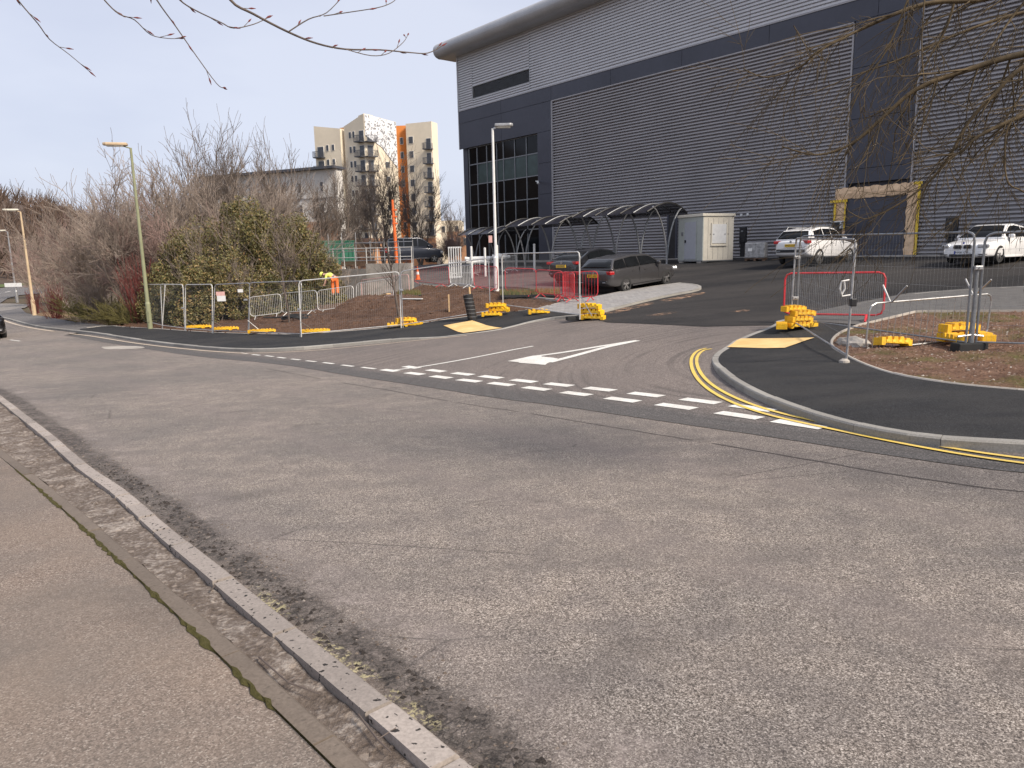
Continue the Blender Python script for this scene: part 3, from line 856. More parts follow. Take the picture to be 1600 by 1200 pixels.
yk = smooth_line(GG([(1210,508),(1275,492.5),(1345,477.5),(1420,463.5),(1525,455.5),(1600,452.5),(1800,447)]), 1)
_sd = lambda line, tgt: 1 if np.hypot(*(np.array(offset_line(line, .3)[len(line)//2]) - tgt)) < np.hypot(*(np.array(offset_line(line, -.3)[len(line)//2]) - tgt)) else -1
run_of_stones('kerb_yard', 'kerb_stone', yk, _sd(yk, np.array(GG([(1450, 480)])[0])), .125, .006, M['kerb_new'], stone=.914, top=.09)
ik = smooth_line(GG([(1062,444.5),(1088,447),(1098,451.5),(1090,456),(1055,462),(1010,472),(955,486),(942,490),(905,497)]), 1)
run_of_stones('kerb_island', 'kerb_stone', ik, _sd(ik, np.array(GG([(1000, 465)])[0])), .125, .006, M['kerb_new'], stone=.914, top=.085)
ik2 = smooth_line(GG([(1062,444.5),(1030,448.5),(975,457.5),(935,466),(905,470),(862,479),(832,487)]), 1)
run_of_stones('edging_island', 'edging_stone', ik2, _sd(ik2, np.array(GG([(1000, 465)])[0])), .06, .008, M['edging_new'], stone=.914, top=.085)
re_ = smooth_line(fe[3:], 2)
run_of_stones('edging_right', 'edging_stone', re_, _sd(re_, np.array(GG([(1500, 560)])[0])), .055, .015, M['edging_new'], stone=.914)
re2 = GG([(1337,514.5),(1360,509),(1430,492),(1600,491.3),(1800,490)])
run_of_stones('edging_paving', 'edging_stone', re2, _sd(re2, np.array(GG([(1500, 530)])[0])), .055, .02, M['edging_new'], stone=.914, top=.1)
run_of_stones('edging_left', 'edging_stone', lfe[1:-1], _sd(lfe[1:-1], np.array(GG([(500, 500)])[0])), .055, .015, M['edging_new'], stone=.914)
re3 = GG([(655,446),(720,450.5),(790,461.5),(870,471.5),(905,473)])
run_of_stones('kerb_parking', 'kerb_stone', re3, 1, .10, .0, M['edging_new'], stone=.914, top=.11)

# ------------------------------------------------------------------ road markings
def strip(name, line, w, m, off, zf=None, root=None):
    """one painted line along a path"""
    a = offset_line(line, w / 2); b = offset_line(line, -w / 2)
    mb = MB(); z = TT(np.array(line)) + off
    n = len(line)
    za = TT(np.array(a)) + off; zb = TT(np.array(b)) + off
    for i in range(n - 1):
        mb.add([(*a[i], za[i]), (*b[i], zb[i]), (*b[i+1], zb[i+1]), (*a[i+1], za[i+1])], [(0, 1, 2, 3)])
    o = mb.build(name, m, root)
    bm = bmesh.new(); bm.from_mesh(o.data)
    for f in bm.faces:
        if f.normal.z < 0: f.normal_flip()
    bm.to_mesh(o.data); bm.free()
    return o
marks = empty('road_markings', (0, 0, 0)); tag(marks, kind='structure')
def dash(c, e, w=.2, ln=.6, off=.012, m='white_line'):
    c = np.array(c); e = np.array(e) / np.hypot(*e)
    strip('give_way_dash', resample([tuple(c - e * ln / 2), tuple(c + e * ln / 2)], .15), w, M[m], off, root=marks)
low = GG([(609,579.5),(648,584.5),(689,590),(733,595.5),(783,601),(838,608),(900,616),(972,625.5),(1056,636),(1154,650),(1247,664)])
upp = GG([(643,574.5),(681,580),(723,585),(767,590),(818,596),(873,602),(937,609),(1009,617.5),(1094,627.5),(1175,638.5)])
for row in (low, upp):
    for i, c in enumerate(row):
        a = np.array(row[max(i-1, 0)]); b = np.array(row[min(i+1, len(row)-1)])
        dash(c, b - a, .2, .62)
edge = GG([(381,552.5),(400,555),(421,557),(440,559.5),(462,562.2),(486,565),(513,568),(543,572),(576,575.8)])
for i, c in enumerate(edge):
    a = np.array(edge[max(i-1, 0)]); b = np.array(edge[min(i+1, len(edge)-1)])
    dash(c, b - a, .10, .6)
strip('centre_line', resample(GG([(612,579.5),(660,573.5),(740,559.5),(800,547.5),(833,541.5)]), .3), .11, M['white_line'], .013, root=marks)
# triangle before the give-way line
tri = MB()
def mark_poly(name, pts, m, off=.013):
    P_ = [G(*p) for p in pts]
    mb = MB(); mb.add([(p.x, p.y, T(p.x, p.y) + off) for p in P_], [tuple(range(len(P_)))])
    o = mb.build(name, m, marks)
    if o.data.polygons[0].normal.z < 0: o.data.flip_normals()
mark_poly('warning_triangle_base', [(793,565),(833,556.5),(866,560),(852,571)], M['white_line'])
mark_poly('warning_triangle_base', [(833,556.5),(846,556.7),(852,571),(810,567.5)], M['white_line'], .0125)
mark_poly('warning_triangle_base', [(838,557),(872,561),(862,566),(850,570.5)], M['white_line'], .0135)
strip('warning_triangle_side', resample(GG([(831,558),(880,551.5),(940,541.5),(996,532.8)]), .3), .17, M['white_line'], .014, root=marks)
strip('warning_triangle_side', resample(GG([(858,567),(900,556),(945,543.5),(996,532.8)]), .3), .20, M['white_line'], .0145, root=marks)
# double yellow lines round the right corner
y1 = smooth_line(GG([(1112,546),(1099,547.5),(1088,558),(1089,575),(1104,597),(1140,620),(1200,643),(1290,663.5),(1400,687),(1500,705),(1600,719),(1800,742),(2100,775)]), 2)
y2 = smooth_line(GG([(1104,545),(1090,548),(1079,560),(1081,580),(1098,604),(1136,628),(1200,651),(1300,672.5),(1400,693.5),(1500,712),(1600,726.5),(1800,751),(2100,785)]), 2)
strip('yellow_line', resample(y1, .2), .06, M['yellow_line'], .017, root=marks)
strip('yellow_line', resample(y2, .2), .06, M['yellow_line'], .0175, root=marks)
strip('yellow_line', resample(smooth_line(GG([(109,521.7),(200,535),(300,547),(374,552.5),(390,552.8),(446,551.2),(520,546),(580,540),(660,531.5),(729,525)]), 1), .4), .09, M['old_line'], .016, root=marks)
strip('faded_channel_line', resample(smooth_line(GG([(-40,489),(0,498.5),(25,507.5),(56,514),(84,518)]), 1), .5), .16, M['old_line'], .014, root=marks)
for a, b in (((16,531.5),(31,533.5)), ((2,525),(9,527)), ((-30,519),(-12,522)), ((8,457),(16,455.2)), ((-6,460.5),(0,459))):
    strip('lane_dash', resample(GG([a, b]), .5), .1 if a[1] > 500 else .25, M['white_line'], .016 if a[1] > 500 else .04, root=marks)
rnd = random.Random(8)
for off_, w_ in ((-.62, .02),):
    ln_ = [p for p in resample(offset_line(EDGE, off_), .25)]
    tgt = np.array(NK[10]); alt = [p for p in resample(offset_line(EDGE, -off_), .25)]
    if min(np.hypot(*(np.array(p) - tgt)) for p in alt) < min(np.hypot(*(np.array(p) - tgt)) for p in ln_): ln_ = alt
    i = 0
    while i < len(ln_) - 4:
        k = rnd.randint(4, 16); seg = [(p[0] + rnd.gauss(0, .006), p[1] + rnd.gauss(0, .006)) for p in ln_[i:i+k]]
        if len(seg) > 2 and math.hypot(*seg[0]) < 16: strip('surface_seam', seg, w_ * rnd.uniform(.6, 1.3), M['seam'], .004, root=marks)
        i += k + rnd.randint(0, 3)
# pale patches where the old road was cut
def blotch(name, pts, m, off=.010, kind='structure'):
    sheet(name, smooth_line(GG(pts) + [GG(pts)[0]], 1)[:-1], m, off)
def dusting():
    t = NT('thin_sand_dusting')
    n_ = t.noise(3.2, 7, .75); c = t.ramp(t.noise(9, 4, .6), [(.3, (.22, .14, .095)), (.7, (.46, .31, .22))])
    t.l(t.ramp(n_, [(.44, 0), (.60, .9)]), t.b.inputs['Alpha'])
    return t.fin(c, .95, spec=.1)
M['sand'] = dusting()
blotch('sand_spill', [(945,489),(985,479.5),(1018,473),(1024,475),(1000,481),(975,488),(950,492)], M['sand'], .022)
blotch('sand_spill', [(1030,470.5),(1070,462),(1098,457),(1104,459),(1080,465),(1045,472)], M['sand'], .022)
blotch('sand_spill', [(1010,494),(1050,487.5),(1062,489),(1030,494.5)], M['sand'], .021)
blotch('sand_spill', [(1142,488),(1160,484.5),(1176,486),(1158,489)], M['sand'], .021)
blotch('repair_patch', [(158,542.5),(190,540.5),(222,541.5),(228,544),(200,546),(165,546.5)], M['concrete'], .010)

# ------------------------------------------------------------------ the warehouse
ZB = -.62                                    # foot of the wall
def FP(px, py):
    """(distance along the front from its far corner, height) seen at a spot of the photograph"""
    d = ray(px, py); t = (Cc @ Nn) / (d[:2] @ Nn)
    p = d * t
    return float((p[:2] - Cc) @ Ee), float(p[2])
def W3(s, z, o=0.0):
    p = Cc + Ee * s + Nn * o
    return Vector((p[0], p[1], z))
RZ = math.atan2(Ee[1], Ee[0])
wh = empty('warehouse', (Cc[0], Cc[1], ZB), 0, 'huge dark grey warehouse with horizontally ribbed cladding and a pale upper band', 'warehouse')
def fbox(mb, s0, s1, z0, z1, o0, o1):
    a = [W3(s, z, o) for z in (z0, z1) for (s, o) in ((s0, o0), (s1, o0), (s1, o1), (s0, o1))]
    return mb.add(a, [(0,3,2,1),(4,5,6,7),(0,1,5,4),(1,2,6,5),(2,3,7,6),(3,0,4,7)])
SEND = 86.0
Z_E, Z_A, Z_B = 17.46, 12.87, 11.78
# shell behind the claddings
sh = MB()
fbox(sh, .05, SEND, ZB - 1, Z_E + .4, -.35, -45)
sh.build('rear_wall', M['anthracite'], wh, True)
def ribs(name, s0, s1, z0, z1, m, pitch=.2, depth=.20, o=0.0, v=.40):
    prof = []; z = z0; n = max(1, int(round((z1 - z0) / pitch))); p = (z1 - z0) / n
    for i in range(n):
        for f, d in ((0, 0), (v, 0), (v + .02, .8), (v + .06, 1), (.84, 1), (.90, .85), (.97, .1)):
            prof.append((z0 + (i + f) * p, o + depth * (d - 1)))
    prof.append((z1, o - depth))
    V = []
    for zz, oo in prof: V += [W3(s0, zz, oo), W3(s1, zz, oo)]
    F = [(2*i, 2*i+1, 2*i+3, 2*i+2) for i in range(len(prof) - 1)]
    mb = MB(); mb.add(V, F)
    ob = mb.build(name, m, wh, True)
    return ob
sL = 12.36; sP0 = 35.86; sP1 = 39.33
LV = (2.19, 9.77, 13.62, 14.6)
ribs('upper_ribbed_cladding', .05, LV[0], Z_A, Z_E + .3, M['silver_rib'], .205, .12, 0.0, .24)
ribs('upper_ribbed_cladding', LV[1], SEND, Z_A, Z_E + .3, M['silver_rib'], .205, .12, 0.0, .24)
ribs('upper_ribbed_cladding', LV[0], LV[1], Z_A, LV[2], M['silver_rib'], .205, .12, 0.0, .24)
ribs('upper_ribbed_cladding', LV[0], LV[1], LV[3], Z_E + .3, M['silver_rib'], .205, .12, 0.0, .24)
ribs('ribbed_cladding', sL, sP0, ZB + .18, Z_B, M['anthracite_rib'], .2)
ribs('ribbed_cladding', sP1, 62, ZB + .18, Z_B, M['anthracite_rib'], .2)
# louvre
mb = MB(); fbox(mb, LV[0], LV[1], LV[2], LV[3], -.30, -.22)
lv = mb.build('louvre', M['anthracite'], wh, True)
mb = MB()
for a in ((LV[0]-.06, LV[0], LV[2], LV[3]), (LV[1], LV[1]+.06, LV[2], LV[3]), (LV[0]-.06, LV[1]+.06, LV[3], LV[3]+.05), (LV[0]-.06, LV[1]+.06, LV[2]-.05, LV[2])): fbox(mb, *a, -.22, .012)
mb.build('frame', M['gutter'], lv)
for i in range(12):
    z = LV[2] + .04 + i * .08
    mb = MB(); a = [W3(LV[0], z, -.06), W3(LV[1], z, -.06), W3(LV[1], z + .055, -.16), W3(LV[0], z + .055, -.16)]
    mb.add(a + [v + Vector((0, 0, -.012)) for v in a], [(0,1,2,3),(7,6,5,4),(0,4,5,1),(2,6,7,3),(1,5,6,2),(3,7,4,0)])
    mb.build('slat', M['galv_dark'], lv)
# flat panels with open joints
def panel(s0, s1, z0, z1, o=.02, m='anthracite', g=.012):
    mb = MB(); fbox(mb, s0 + g, s1 - g, z0 + g, z1 - g, o - .12, o)
    return mb.build('flat_panel', M[m], wh, True)
GZ = 9.58                                   # head of the glazing
for a, b in ((.05, 6.1), (6.1, 12.3), (12.3, 18.5), (18.5, 24.7), (24.7, 30.9), (30.9, 37.1), (37.1, 43.3), (43.3, 49.5), (49.5, 62)):
    panel(a, b, Z_B + .0, Z_A, .03)
panel(.05, 6.1, GZ, Z_B); panel(6.1, 12.3, GZ, Z_B)
zz = [ZB + .1, 2.2, 4.8, 7.2, GZ]
for a, b in zip(zz[:-1], zz[1:]): panel(10.62, 12.3, a, b)
for a, b in ((4.2, 6.8), (6.8, 9.4), (9.4, Z_B)): panel(sP0 + .08, sP1 - .08, a, b, .03)
panel(sP0 + .08, sP1 - .08, 3.45, 4.2, .03)
# trims
def trim(s0, s1, z0, z1, o=.05, m='anthracite_rib', name='trim'):
    mb = MB(); fbox(mb, s0, s1, z0, z1, -.1, o); mb.build(name, M[m], wh, True)
trim(.0, 62, Z_A - .05, Z_A + .03, .07)
trim(sL - .06, sP0 + .0, Z_B - .09, Z_B - .01, .06)
trim(sP1, 62, Z_B - .09, Z_B - .01, .06)
trim(sL - .06, sL + .04, ZB + .1, Z_B - .1, .06)
trim(sP0 - .03, sP0 + .06, ZB + .1, Z_B - .1, .065); trim(sP1 - .06, sP1 + .03, ZB + .1, Z_B - .1, .065)
trim(.0, .10, GZ, Z_A - .06, .055); trim(0, .10, Z_A + .04, Z_E, .075, 'silver_rib')
mb = MB(); fbox(mb, -1.0, 62, ZB - .4, ZB + .17, -.2, .9); mb.build('plinth', M['concrete'], wh, True)
trim(sL, 62, ZB + .12, ZB + .19, .07, 'gutter')
# rounded eaves with the soffit
mb = MB(); n = 14
prof = [(-.9, Z_E + .02), (.95, Z_E + .02)] + [(.95 + .62 * math.cos(t), Z_E + .64 + .62 * math.sin(t)) for t in [(-math.pi/2) + math.pi * k / n for k in range(n + 1)]] + [(-.9, Z_E + 1.30)]
for s_ in (-1.45, SEND): pass
V = [W3(s_, z, o) for s_ in (-1.45, SEND) for o, z in prof]; k = len(prof)
mb.add(V, [(i, (i+1) % k, k + (i+1) % k, k + i) for i in range(k)] + [tuple(range(k-1, -1, -1)), tuple(range(k, 2*k))])
mb.build('rounded_eaves', M['gutter'], wh, True, bevel=.12, seg=3, angle=50)
mb = MB(); fbox(mb, -1.2, SEND, Z_E + .3, Z_E + 1.1, -.3, -44); mb.build('roof', M['gutter'], wh, True)
# corner glazing, set back under the panels
g0, g1 = 1.05, 10.55
mb = MB(); fbox(mb, g0, g1, ZB, GZ + .3, -.34, -.55)
gl = mb.build('corner_glazing', M['black'], wh, True)
cols = [g0 + .06, 2.3, 3.7, 5.1, 6.0, 7.5, 9.0, g1 - .06]; rows = [ZB + .15, 2.1, 4.55, 6.35, 8.1, GZ - .02]
for i in range(len(cols) - 1):
    for j in range(len(rows) - 1):
        mb = MB(); fbox(mb, cols[i] + .04, cols[i+1] - .04, rows[j] + .04, rows[j+1] - .04, -.345, -.27)
        mt = 'glass_blind' if (j == 3 and i >= 1) else 'glass'
        mb.build('pane', M[mt], gl)
mb = MB()
for c in cols: fbox(mb, c - .04, c + .04, rows[0], rows[-1], -.33, -.20)
for r in rows: fbox(mb, cols[0], cols[-1], r - .04, r + .04, -.33, -.215)
mb.build('mullion', M['galv_dark'], gl)
mb = MB()                                    # glazed return round the corner
fbox(mb, .75, 1.0, ZB, GZ + .2, -.34, -9); mb.build('glazed_return', M['glass'], wh, True)
# door with its paper wrapping
s0, z1 = FP(1322, 304); s1, _z = FP(1419, 290)
dz = 3.02
mb = MB(); fbox(mb, s0, s1, ZB + .18, dz, -.03, .035)
dr = mb.build('loading_door', M['anthracite'], wh, True)
for k in range(1, 6):
    mb = MB(); z = ZB + .18 + (dz - ZB) * k / 6; fbox(mb, s0 + .02, s1 - .02, z - .006, z + .006, .030, .041); mb.build('panel_joint', M['black'], dr)
panel(s1 + .12, sP1 - .08, ZB + .18, 3.45, .028); panel(sP0 + .08, max(s0 - .05, sP0 + .2), ZB + .18, 3.45, .028)
def paper(name, sa, sb, za, zb, n, m, o=.10, w=.05, seed=1, par=wh):
    """creased sheet wrapped round the frame"""
    rnd = random.Random(seed); mb = MB(); vert = (zb - za) > (sb - sa); V = []
    for i in range(n + 1):
        f = i / n
        for j in range(5):
            g = j / 4
            oo = o - abs(g - .5) * 2 * .055 + rnd.uniform(-.022, .022); e = rnd.uniform(-w, w) if j in (0, 4) else rnd.uniform(-.02, .02)
            if vert: V.append(W3(sa + (sb - sa) * g + e, za + (zb - za) * f, oo))
            else: V.append(W3(sa + (sb - sa) * f, za + (zb - za) * g + e, oo))
    F = [(5*i + j, 5*i + j + 1, 5*(i+1) + j + 1, 5*(i+1) + j) for i in range(n) for j in range(4)]
    mb.add(V, F)
    ob = mb.build(name, m, par, True)
    md = ob.modifiers.new('s', 'SOLIDIFY'); md.thickness = .02; md.offset = 0
    return ob
wa, wb = FP(1307, 330)[0], FP(1322, 330)[0]; wc, wd = FP(1417, 330)[0], FP(1436, 330)[0]
tp = FP(1380, 289)[1]
paper('paper_wrap', wa, wb, ZB + .2, tp - .5, 22, M['kraft'], seed=2)
paper('paper_wrap', wc, wd, ZB + .2, tp - .35, 22, M['kraft'], seed=3)
paper('paper_wrap', wa - .05, wd, tp - .58, tp, 30, M['kraft'], .13, .04, seed=4)
def tp_strip(sa, sb, za, zb, o=.165):
    mb = MB(); fbox(mb, sa, sb, za, zb, o - .06, o); mb.build('yellow_tape', M['tape'], wh, True)
tp_strip(wa - .08, wa + .02, ZB + .3, tp - .8); tp_strip(wd - .06, wd + .06, ZB + .2, tp - .05)
tp_strip(wa - .3, wb + .1, tp - .75, tp - .62); tp_strip(wa - .02, wb + .02, 1.25, 1.33); tp_strip(wb - .03, wb + .03, 1.0, tp - .62)
tp_strip(wc + .3, wd + .12, tp - .12, tp + .02)
# small fittings on the ribbed wall
for px, py in ((1159, 336), (1169, 335)):
    s_, z_ = FP(px, py); mb = MB(); fbox(mb, s_ - .06, s_ + .06, z_ - .07, z_ + .07, 0, .10); mb.build('wall_light', M['white'], wh, True)
s_, z_ = FP(846, 284); mb = MB(); mb.tube([W3(s_ - .35, z_ + .03, .03), W3(s_ - .1, z_ + .03, .5), W3(s_ + .25, z_ - .02, .62)], .05, 6); mb.tube([W3(s_ + .2, z_, .6), W3(s_ + .3, z_ - .2, .62)], .09, 8)
mb.build('camera_arm', M['white'], wh, True)
# dark personnel door by the cabin
sa, sb = FP(1045, 380)[0], FP(1056, 380)[0]
mb = MB(); fbox(mb, sa, sb, ZB + .17, 2.35, -.02, .075); pd = mb.build('side_door', M['black'], wh, True)
mb = MB(); fbox(mb, sa - .12, sa, ZB + .17, 2.45, -.02, .09); fbox(mb, sb, sb + .12, ZB + .17, 2.45, -.02, .09); mb.build('frame', M['anthracite'], pd)

# ------------------------------------------------------------------ arched cycle shelters in front of the glazing
def shelter(label, s0, s1, off, depth, h, bays, kinds):
    """curved sheet roof on branching curved legs"""
    c = Cc + Ee * ((s0 + s1) / 2) + Nn * off
    gz = T(*c)
    root = empty('cycle_shelter', (c[0], c[1], gz), 0, label, 'shelter', 'arched shelters along the warehouse front')
    def P(s, o, z): p = Cc + Ee * s + Nn * (off + o); return Vector((p[0], p[1], gz + z))
    arc = [(-depth / 2 + depth * k / 12, h - .55 + .55 * math.sin(math.pi * (k / 12) ** .9)) for k in range(13)]
    mb = MB()
    for (o1, z1), (o2, z2) in zip(arc[:-1], arc[1:]):
        a = [P(s0, o1, z1), P(s1, o1, z1), P(s1, o2, z2), P(s0, o2, z2)]
        mb.add(a + [v + Vector((0, 0, -.02)) for v in a], [(0,1,2,3),(7,6,5,4),(0,4,5,1),(2,6,7,3),(1,5,6,2),(3,7,4,0)])
    roof = mb.build('roof_sheet', M['canopy'], root, True)
    n = bays
    for i in range(n * 2 + 1):
        s = s0 + (s1 - s0) * i / (n * 2)
        mb = MB(); mb.tube([P(s, o, z + .03) for o, z in arc], .035 if i % 2 else .055, 6); mb.build('roof_hoop', M['galv_dark'] if i % 2 else M['black'], root, True)
    for i in range(n + 1):
        s = s0 + (s1 - s0) * i / n
        for sg in (-1, 1):
            pts = []
            for k in range(9):
                t = k / 8
                pts.append(P(s, sg * (depth * .36) * t ** 1.9, (h - .22) * (1 - (1 - t) ** 1.35)))
            mb = MB(); mb.tube(pts, [.06 - .02 * k / 8 for k in range(9)], 8); mb.build('curved_leg', M['galv'] if (i + (sg > 0)) % 3 == 1 else M['galv_dark'], root, True)
        mb = MB(); mb.box(P(s, 0, .02), (.35, .35, .04), RZ); mb.build('base_plate', M['galv_dark'], root, True)
    return root
def s_at(px, off):
    d = ray(px, 395); c = Cc + Nn * off; t = (c @ Nn) / (d[:2] @ Nn)
    return float((d[:2] * t - Cc) @ Ee)
shelter('arched grey shelter nearest the site cabin with silver curved legs', s_at(925, 6.5), s_at(1042, 6.5), 6.5, 3.6, 3.5, 3, 0)
shelter('arched grey shelter in the middle, over the charcoal cars', s_at(820, 7.5), s_at(905, 7.5), 7.5, 3.4, 3.4, 2, 0)
shelter('arched dark shelter in front of the corner glazing, farthest left', s_at(742, 4.5), s_at(806, 4.5), 4.5, 3.2, 3.1, 2, 0)

# ------------------------------------------------------------------ site cabin
def site_cabin():
    base = G(1097, 411.5)
    ax = R(50)                                            # left face turns away from us
    d1 = Vector((-math.cos(R(50 - 15.6)), math.sin(R(50 - 15.6)), 0)); d1 = Vector((-.78, .626, 0))
    view = Vector((base.x, base.y, 0)).normalized(); left = Vector((-view.y, view.x, 0))
    u = (left * math.cos(R(51)) + view * math.sin(R(51))).normalized()      # along the door face
    v = (-left * math.cos(R(39)) + view * math.sin(R(39))).normalized()     # along the window face
    root = empty('site_cabin', base, 0, 'small cream steel site cabin with a grey door and shuttered window', 'cabin')
    A, B, H = 2.15, 2.15, 2.55
    def P(a, b, z): return base + u * a + v * b + Vector((0, 0, z))
    def pb(name, a0, a1, b0, b1, z0, z1, m, par, bev=0):
        mb = MB(); q = [P(a, b, z) for z in (z0, z1) for a, b in ((a0, b0), (a1, b0), (a1, b1), (a0, b1))]
        mb.add(q, [(0,1,2,3),(4,7,6,5),(0,4,5,1),(1,5,6,2),(2,6,7,3),(3,7,4,0)])
        o = mb.build(name, m, par, True, bevel=bev)
        bm = bmesh.new(); bm.from_mesh(o.data); bmesh.ops.recalc_face_normals(bm, faces=bm.faces); bm.to_mesh(o.data); bm.free()
        return o
    pb('door_wall', 0.0, A, .0, .06, .16, H, M['cream_shaded'], root)  # face turned from the sun, its shade painted as a darker, cooler tone
    pb('window_wall', .0, .06, .062, B, .16, H, M['cream'], root)
    pb('back_wall', .062, A, .07, B, .16, H - .02, M['cream'], root)
    for k in range(1, 6):
        pb('panel_joint', -.008, .0, B * k / 6 - .008, B * k / 6 + .008, .2, H - .1, M['concrete'], root)
    pb('roof', -.07, A + .05, -.07, B + .07, H, H + .15, M['cream'], root, .02)
    pb('floor_frame', -.01, A, -.01, B, .10, .158, M['galv_dark'], root)
    for a, b in ((.1, .1), (.1, B - .45), (A - .45, .1)): pb('timber_block', a, a + .35, b - .12, b + .3, -.08, .098, M['concrete'], root)
    d = pb('door', .55, 1.55, -.035, .0, .22, 2.28, M['grey_door'], root)
    pb('handle', 1.40, 1.48, -.09, -.036, 1.15, 1.30, M['black'], d)
    for a in (.50, 1.551): pb('door_frame', a, a + .045, -.045, .0, .2, 2.33, M['cream_shaded'], root)
    pb('vent', 1.72, 1.88, -.02, .0, 1.55, 1.75, M['galv_dark'], root)
    w = pb('window_shutter', -.04, -.0, .62, 1.60, .98 + .1, 2.12, M['white'], root)
    pb('shutter_frame', -.05, -.0, .56, .615, 1.0, 2.2, M['cream'], root); pb('shutter_frame', -.05, -.0, 1.605, 1.66, 1.0, 2.2, M['cream'], root)
    pb('shutter_sill', -.08, -.0, .55, 1.67, .93, 1.0, M['cream'], root)
    for b in (.5, .72, 1.5, 1.72): pb('bolt', -.065, -.041, b - .02, b + .02, 1.55, 1.60, M['black'], root)
    return root
site_cabin()
# wrapped pallet beside it
p = G(1181, 407.5)
pw = empty('wrapped_pallet', p, R(-28), 'grey film-wrapped pallet between the cabin and the white SUV', 'pallet')
for i in range(3):
    for j in range(3): MB().box((-.45 + .45 * i, -.4 + .4 * j, .05), (.12, .12, .10)).build('pallet_block', M['wood_dark'], pw)
for j in range(5): MB().box((0, -.42 + .21 * j, .115), (1.1, .14, .025)).build('deck_board', M['wood_dark'], pw)
mb = MB(); mb.box((0, 0, .56), (1.05, .95, .84)); o = mb.build('wrapped_load', M['film'], pw, bevel=.06)
mb = MB(); mb.box((-.25, -.482, .60), (.22, .008, .16)); mb.build('paper_label', M['white'], pw)

# ------------------------------------------------------------------ charge points
def charger(px, py, label, cap=False, w=.36, hh=1.75, depth_s=None, s_=None):
    q = W3(FP(px, py)[0], 0, 1.0); q.z = T(q.x, q.y) + .1
    r = empty('charge_point', q, RZ, label, 'charge point', 'car charge points along the warehouse wall')
    mb = MB(); mb.box((0, 0, .4), (.26, .2, .8)); mb.build('post', M['black'], r, bevel=.02)
    mb = MB(); mb.box((0, 0, 1.28), (w, .26, .98)); b = mb.build('charger_housing', M['black'], r, bevel=.05)
    mb = MB(); mb.box((0, -.135, 1.5), (.14, .012, .1)); mb.build('screen', M['galv_dark'], b)
    mb = MB(); mb.tube([(.12, -.14, 1.2), (.2, -.2, .9), (.1, -.22, .5), (-.1, -.2, .55), (-.12, -.14, 1.15)], .018, 6); mb.build('cable', M['rubber'], r)
    if cap:
        mb = MB(); mb.box((.03, 0, 1.80), (w + .1, .32, .07)); mb.box((.24, 0, 1.60), (.06, .3, .34)); mb.build('white_cover', M['white'], r, bevel=.02)
charger(1175, 385, 'black charge point behind the film-wrapped pallet', w=.42)
charger(1320, 380, 'black charge point with a white cover, at the left jamb of the paper-wrapped door', True, w=.5)
charger(1497, 385, 'black charge point behind the bonnet of the white coupe', w=.55)

# ------------------------------------------------------------------ cars
def text_mesh(txt, size, m, name='lettering'):
    cu = bpy.data.curves.new(name, 'FONT'); cu.body = txt; cu.size = size; cu.extrude = .002
    cu.align_x = 'CENTER'; cu.align_y = 'CENTER'
    o = bpy.data.objects.new(name, cu); COL.objects.link(o)
    dg = bpy.context.evaluated_depsgraph_get()
    me = bpy.data.meshes.new_from_object(o.evaluated_get(dg)); bpy.data.objects.remove(o)
    me.materials.clear(); me.materials.append(m)
    return me
def make_wheel(par, x, y, r, side, w=.23, spokes=5):
    """tyre with the alloy as its own part"""
    Mx = Matrix.Rotation(math.pi / 2, 3, 'Y')
    mb = MB(); mb.lathe([(r * .66, -w/2), (r * .93, -w/2), (r, -w/2 + .03), (r, w/2 - .03), (r * .93, w/2), (r * .66, w/2), (r * .66, w/2 - .05), (r * .66, -w/2)], 32, M=Mx, cap=False)
    t = mb.build('wheel', M['rubber'], par, smooth=False); t.location = (x, y, r)
    mb = MB(); sx = side * (w/2 - .03)
    mb.mi = 0
    mb.lathe([(r * .60, -w/2 + .02), (r * .67, sx - .02 * side) if side > 0 else (r * .67, -w/2 + .03), (r * .67, sx)], 24, M=Mx, cap=False)
    for k in range(spokes * 2):
        a = 2 * math.pi * (k // 2) / spokes + (.16 if k % 2 else -.16)
        a0 = 2 * math.pi * (k // 2) / spokes
        mb.beam((sx, math.sin(a0) * r * .08, math.cos(a0) * r * .08), (sx, math.sin(a) * r * .64, math.cos(a) * r * .64), r * .10, .03, (1, 0, 0))
    mb.lathe([(.0, -.02), (r * .17, -.02), (r * .15, .02), (0, .02)], 12, (sx, 0, 0), Mx, cap=False)
    mb.mi = 1; mb.lathe([(0, 0), (r * .62, 0), (r * .62, .01), (0, .01)], 20, (sx - side * .09, 0, 0), Mx, cap=False)
    mb.build('rim', [M['rim'], M['rubber']], t)
    return t
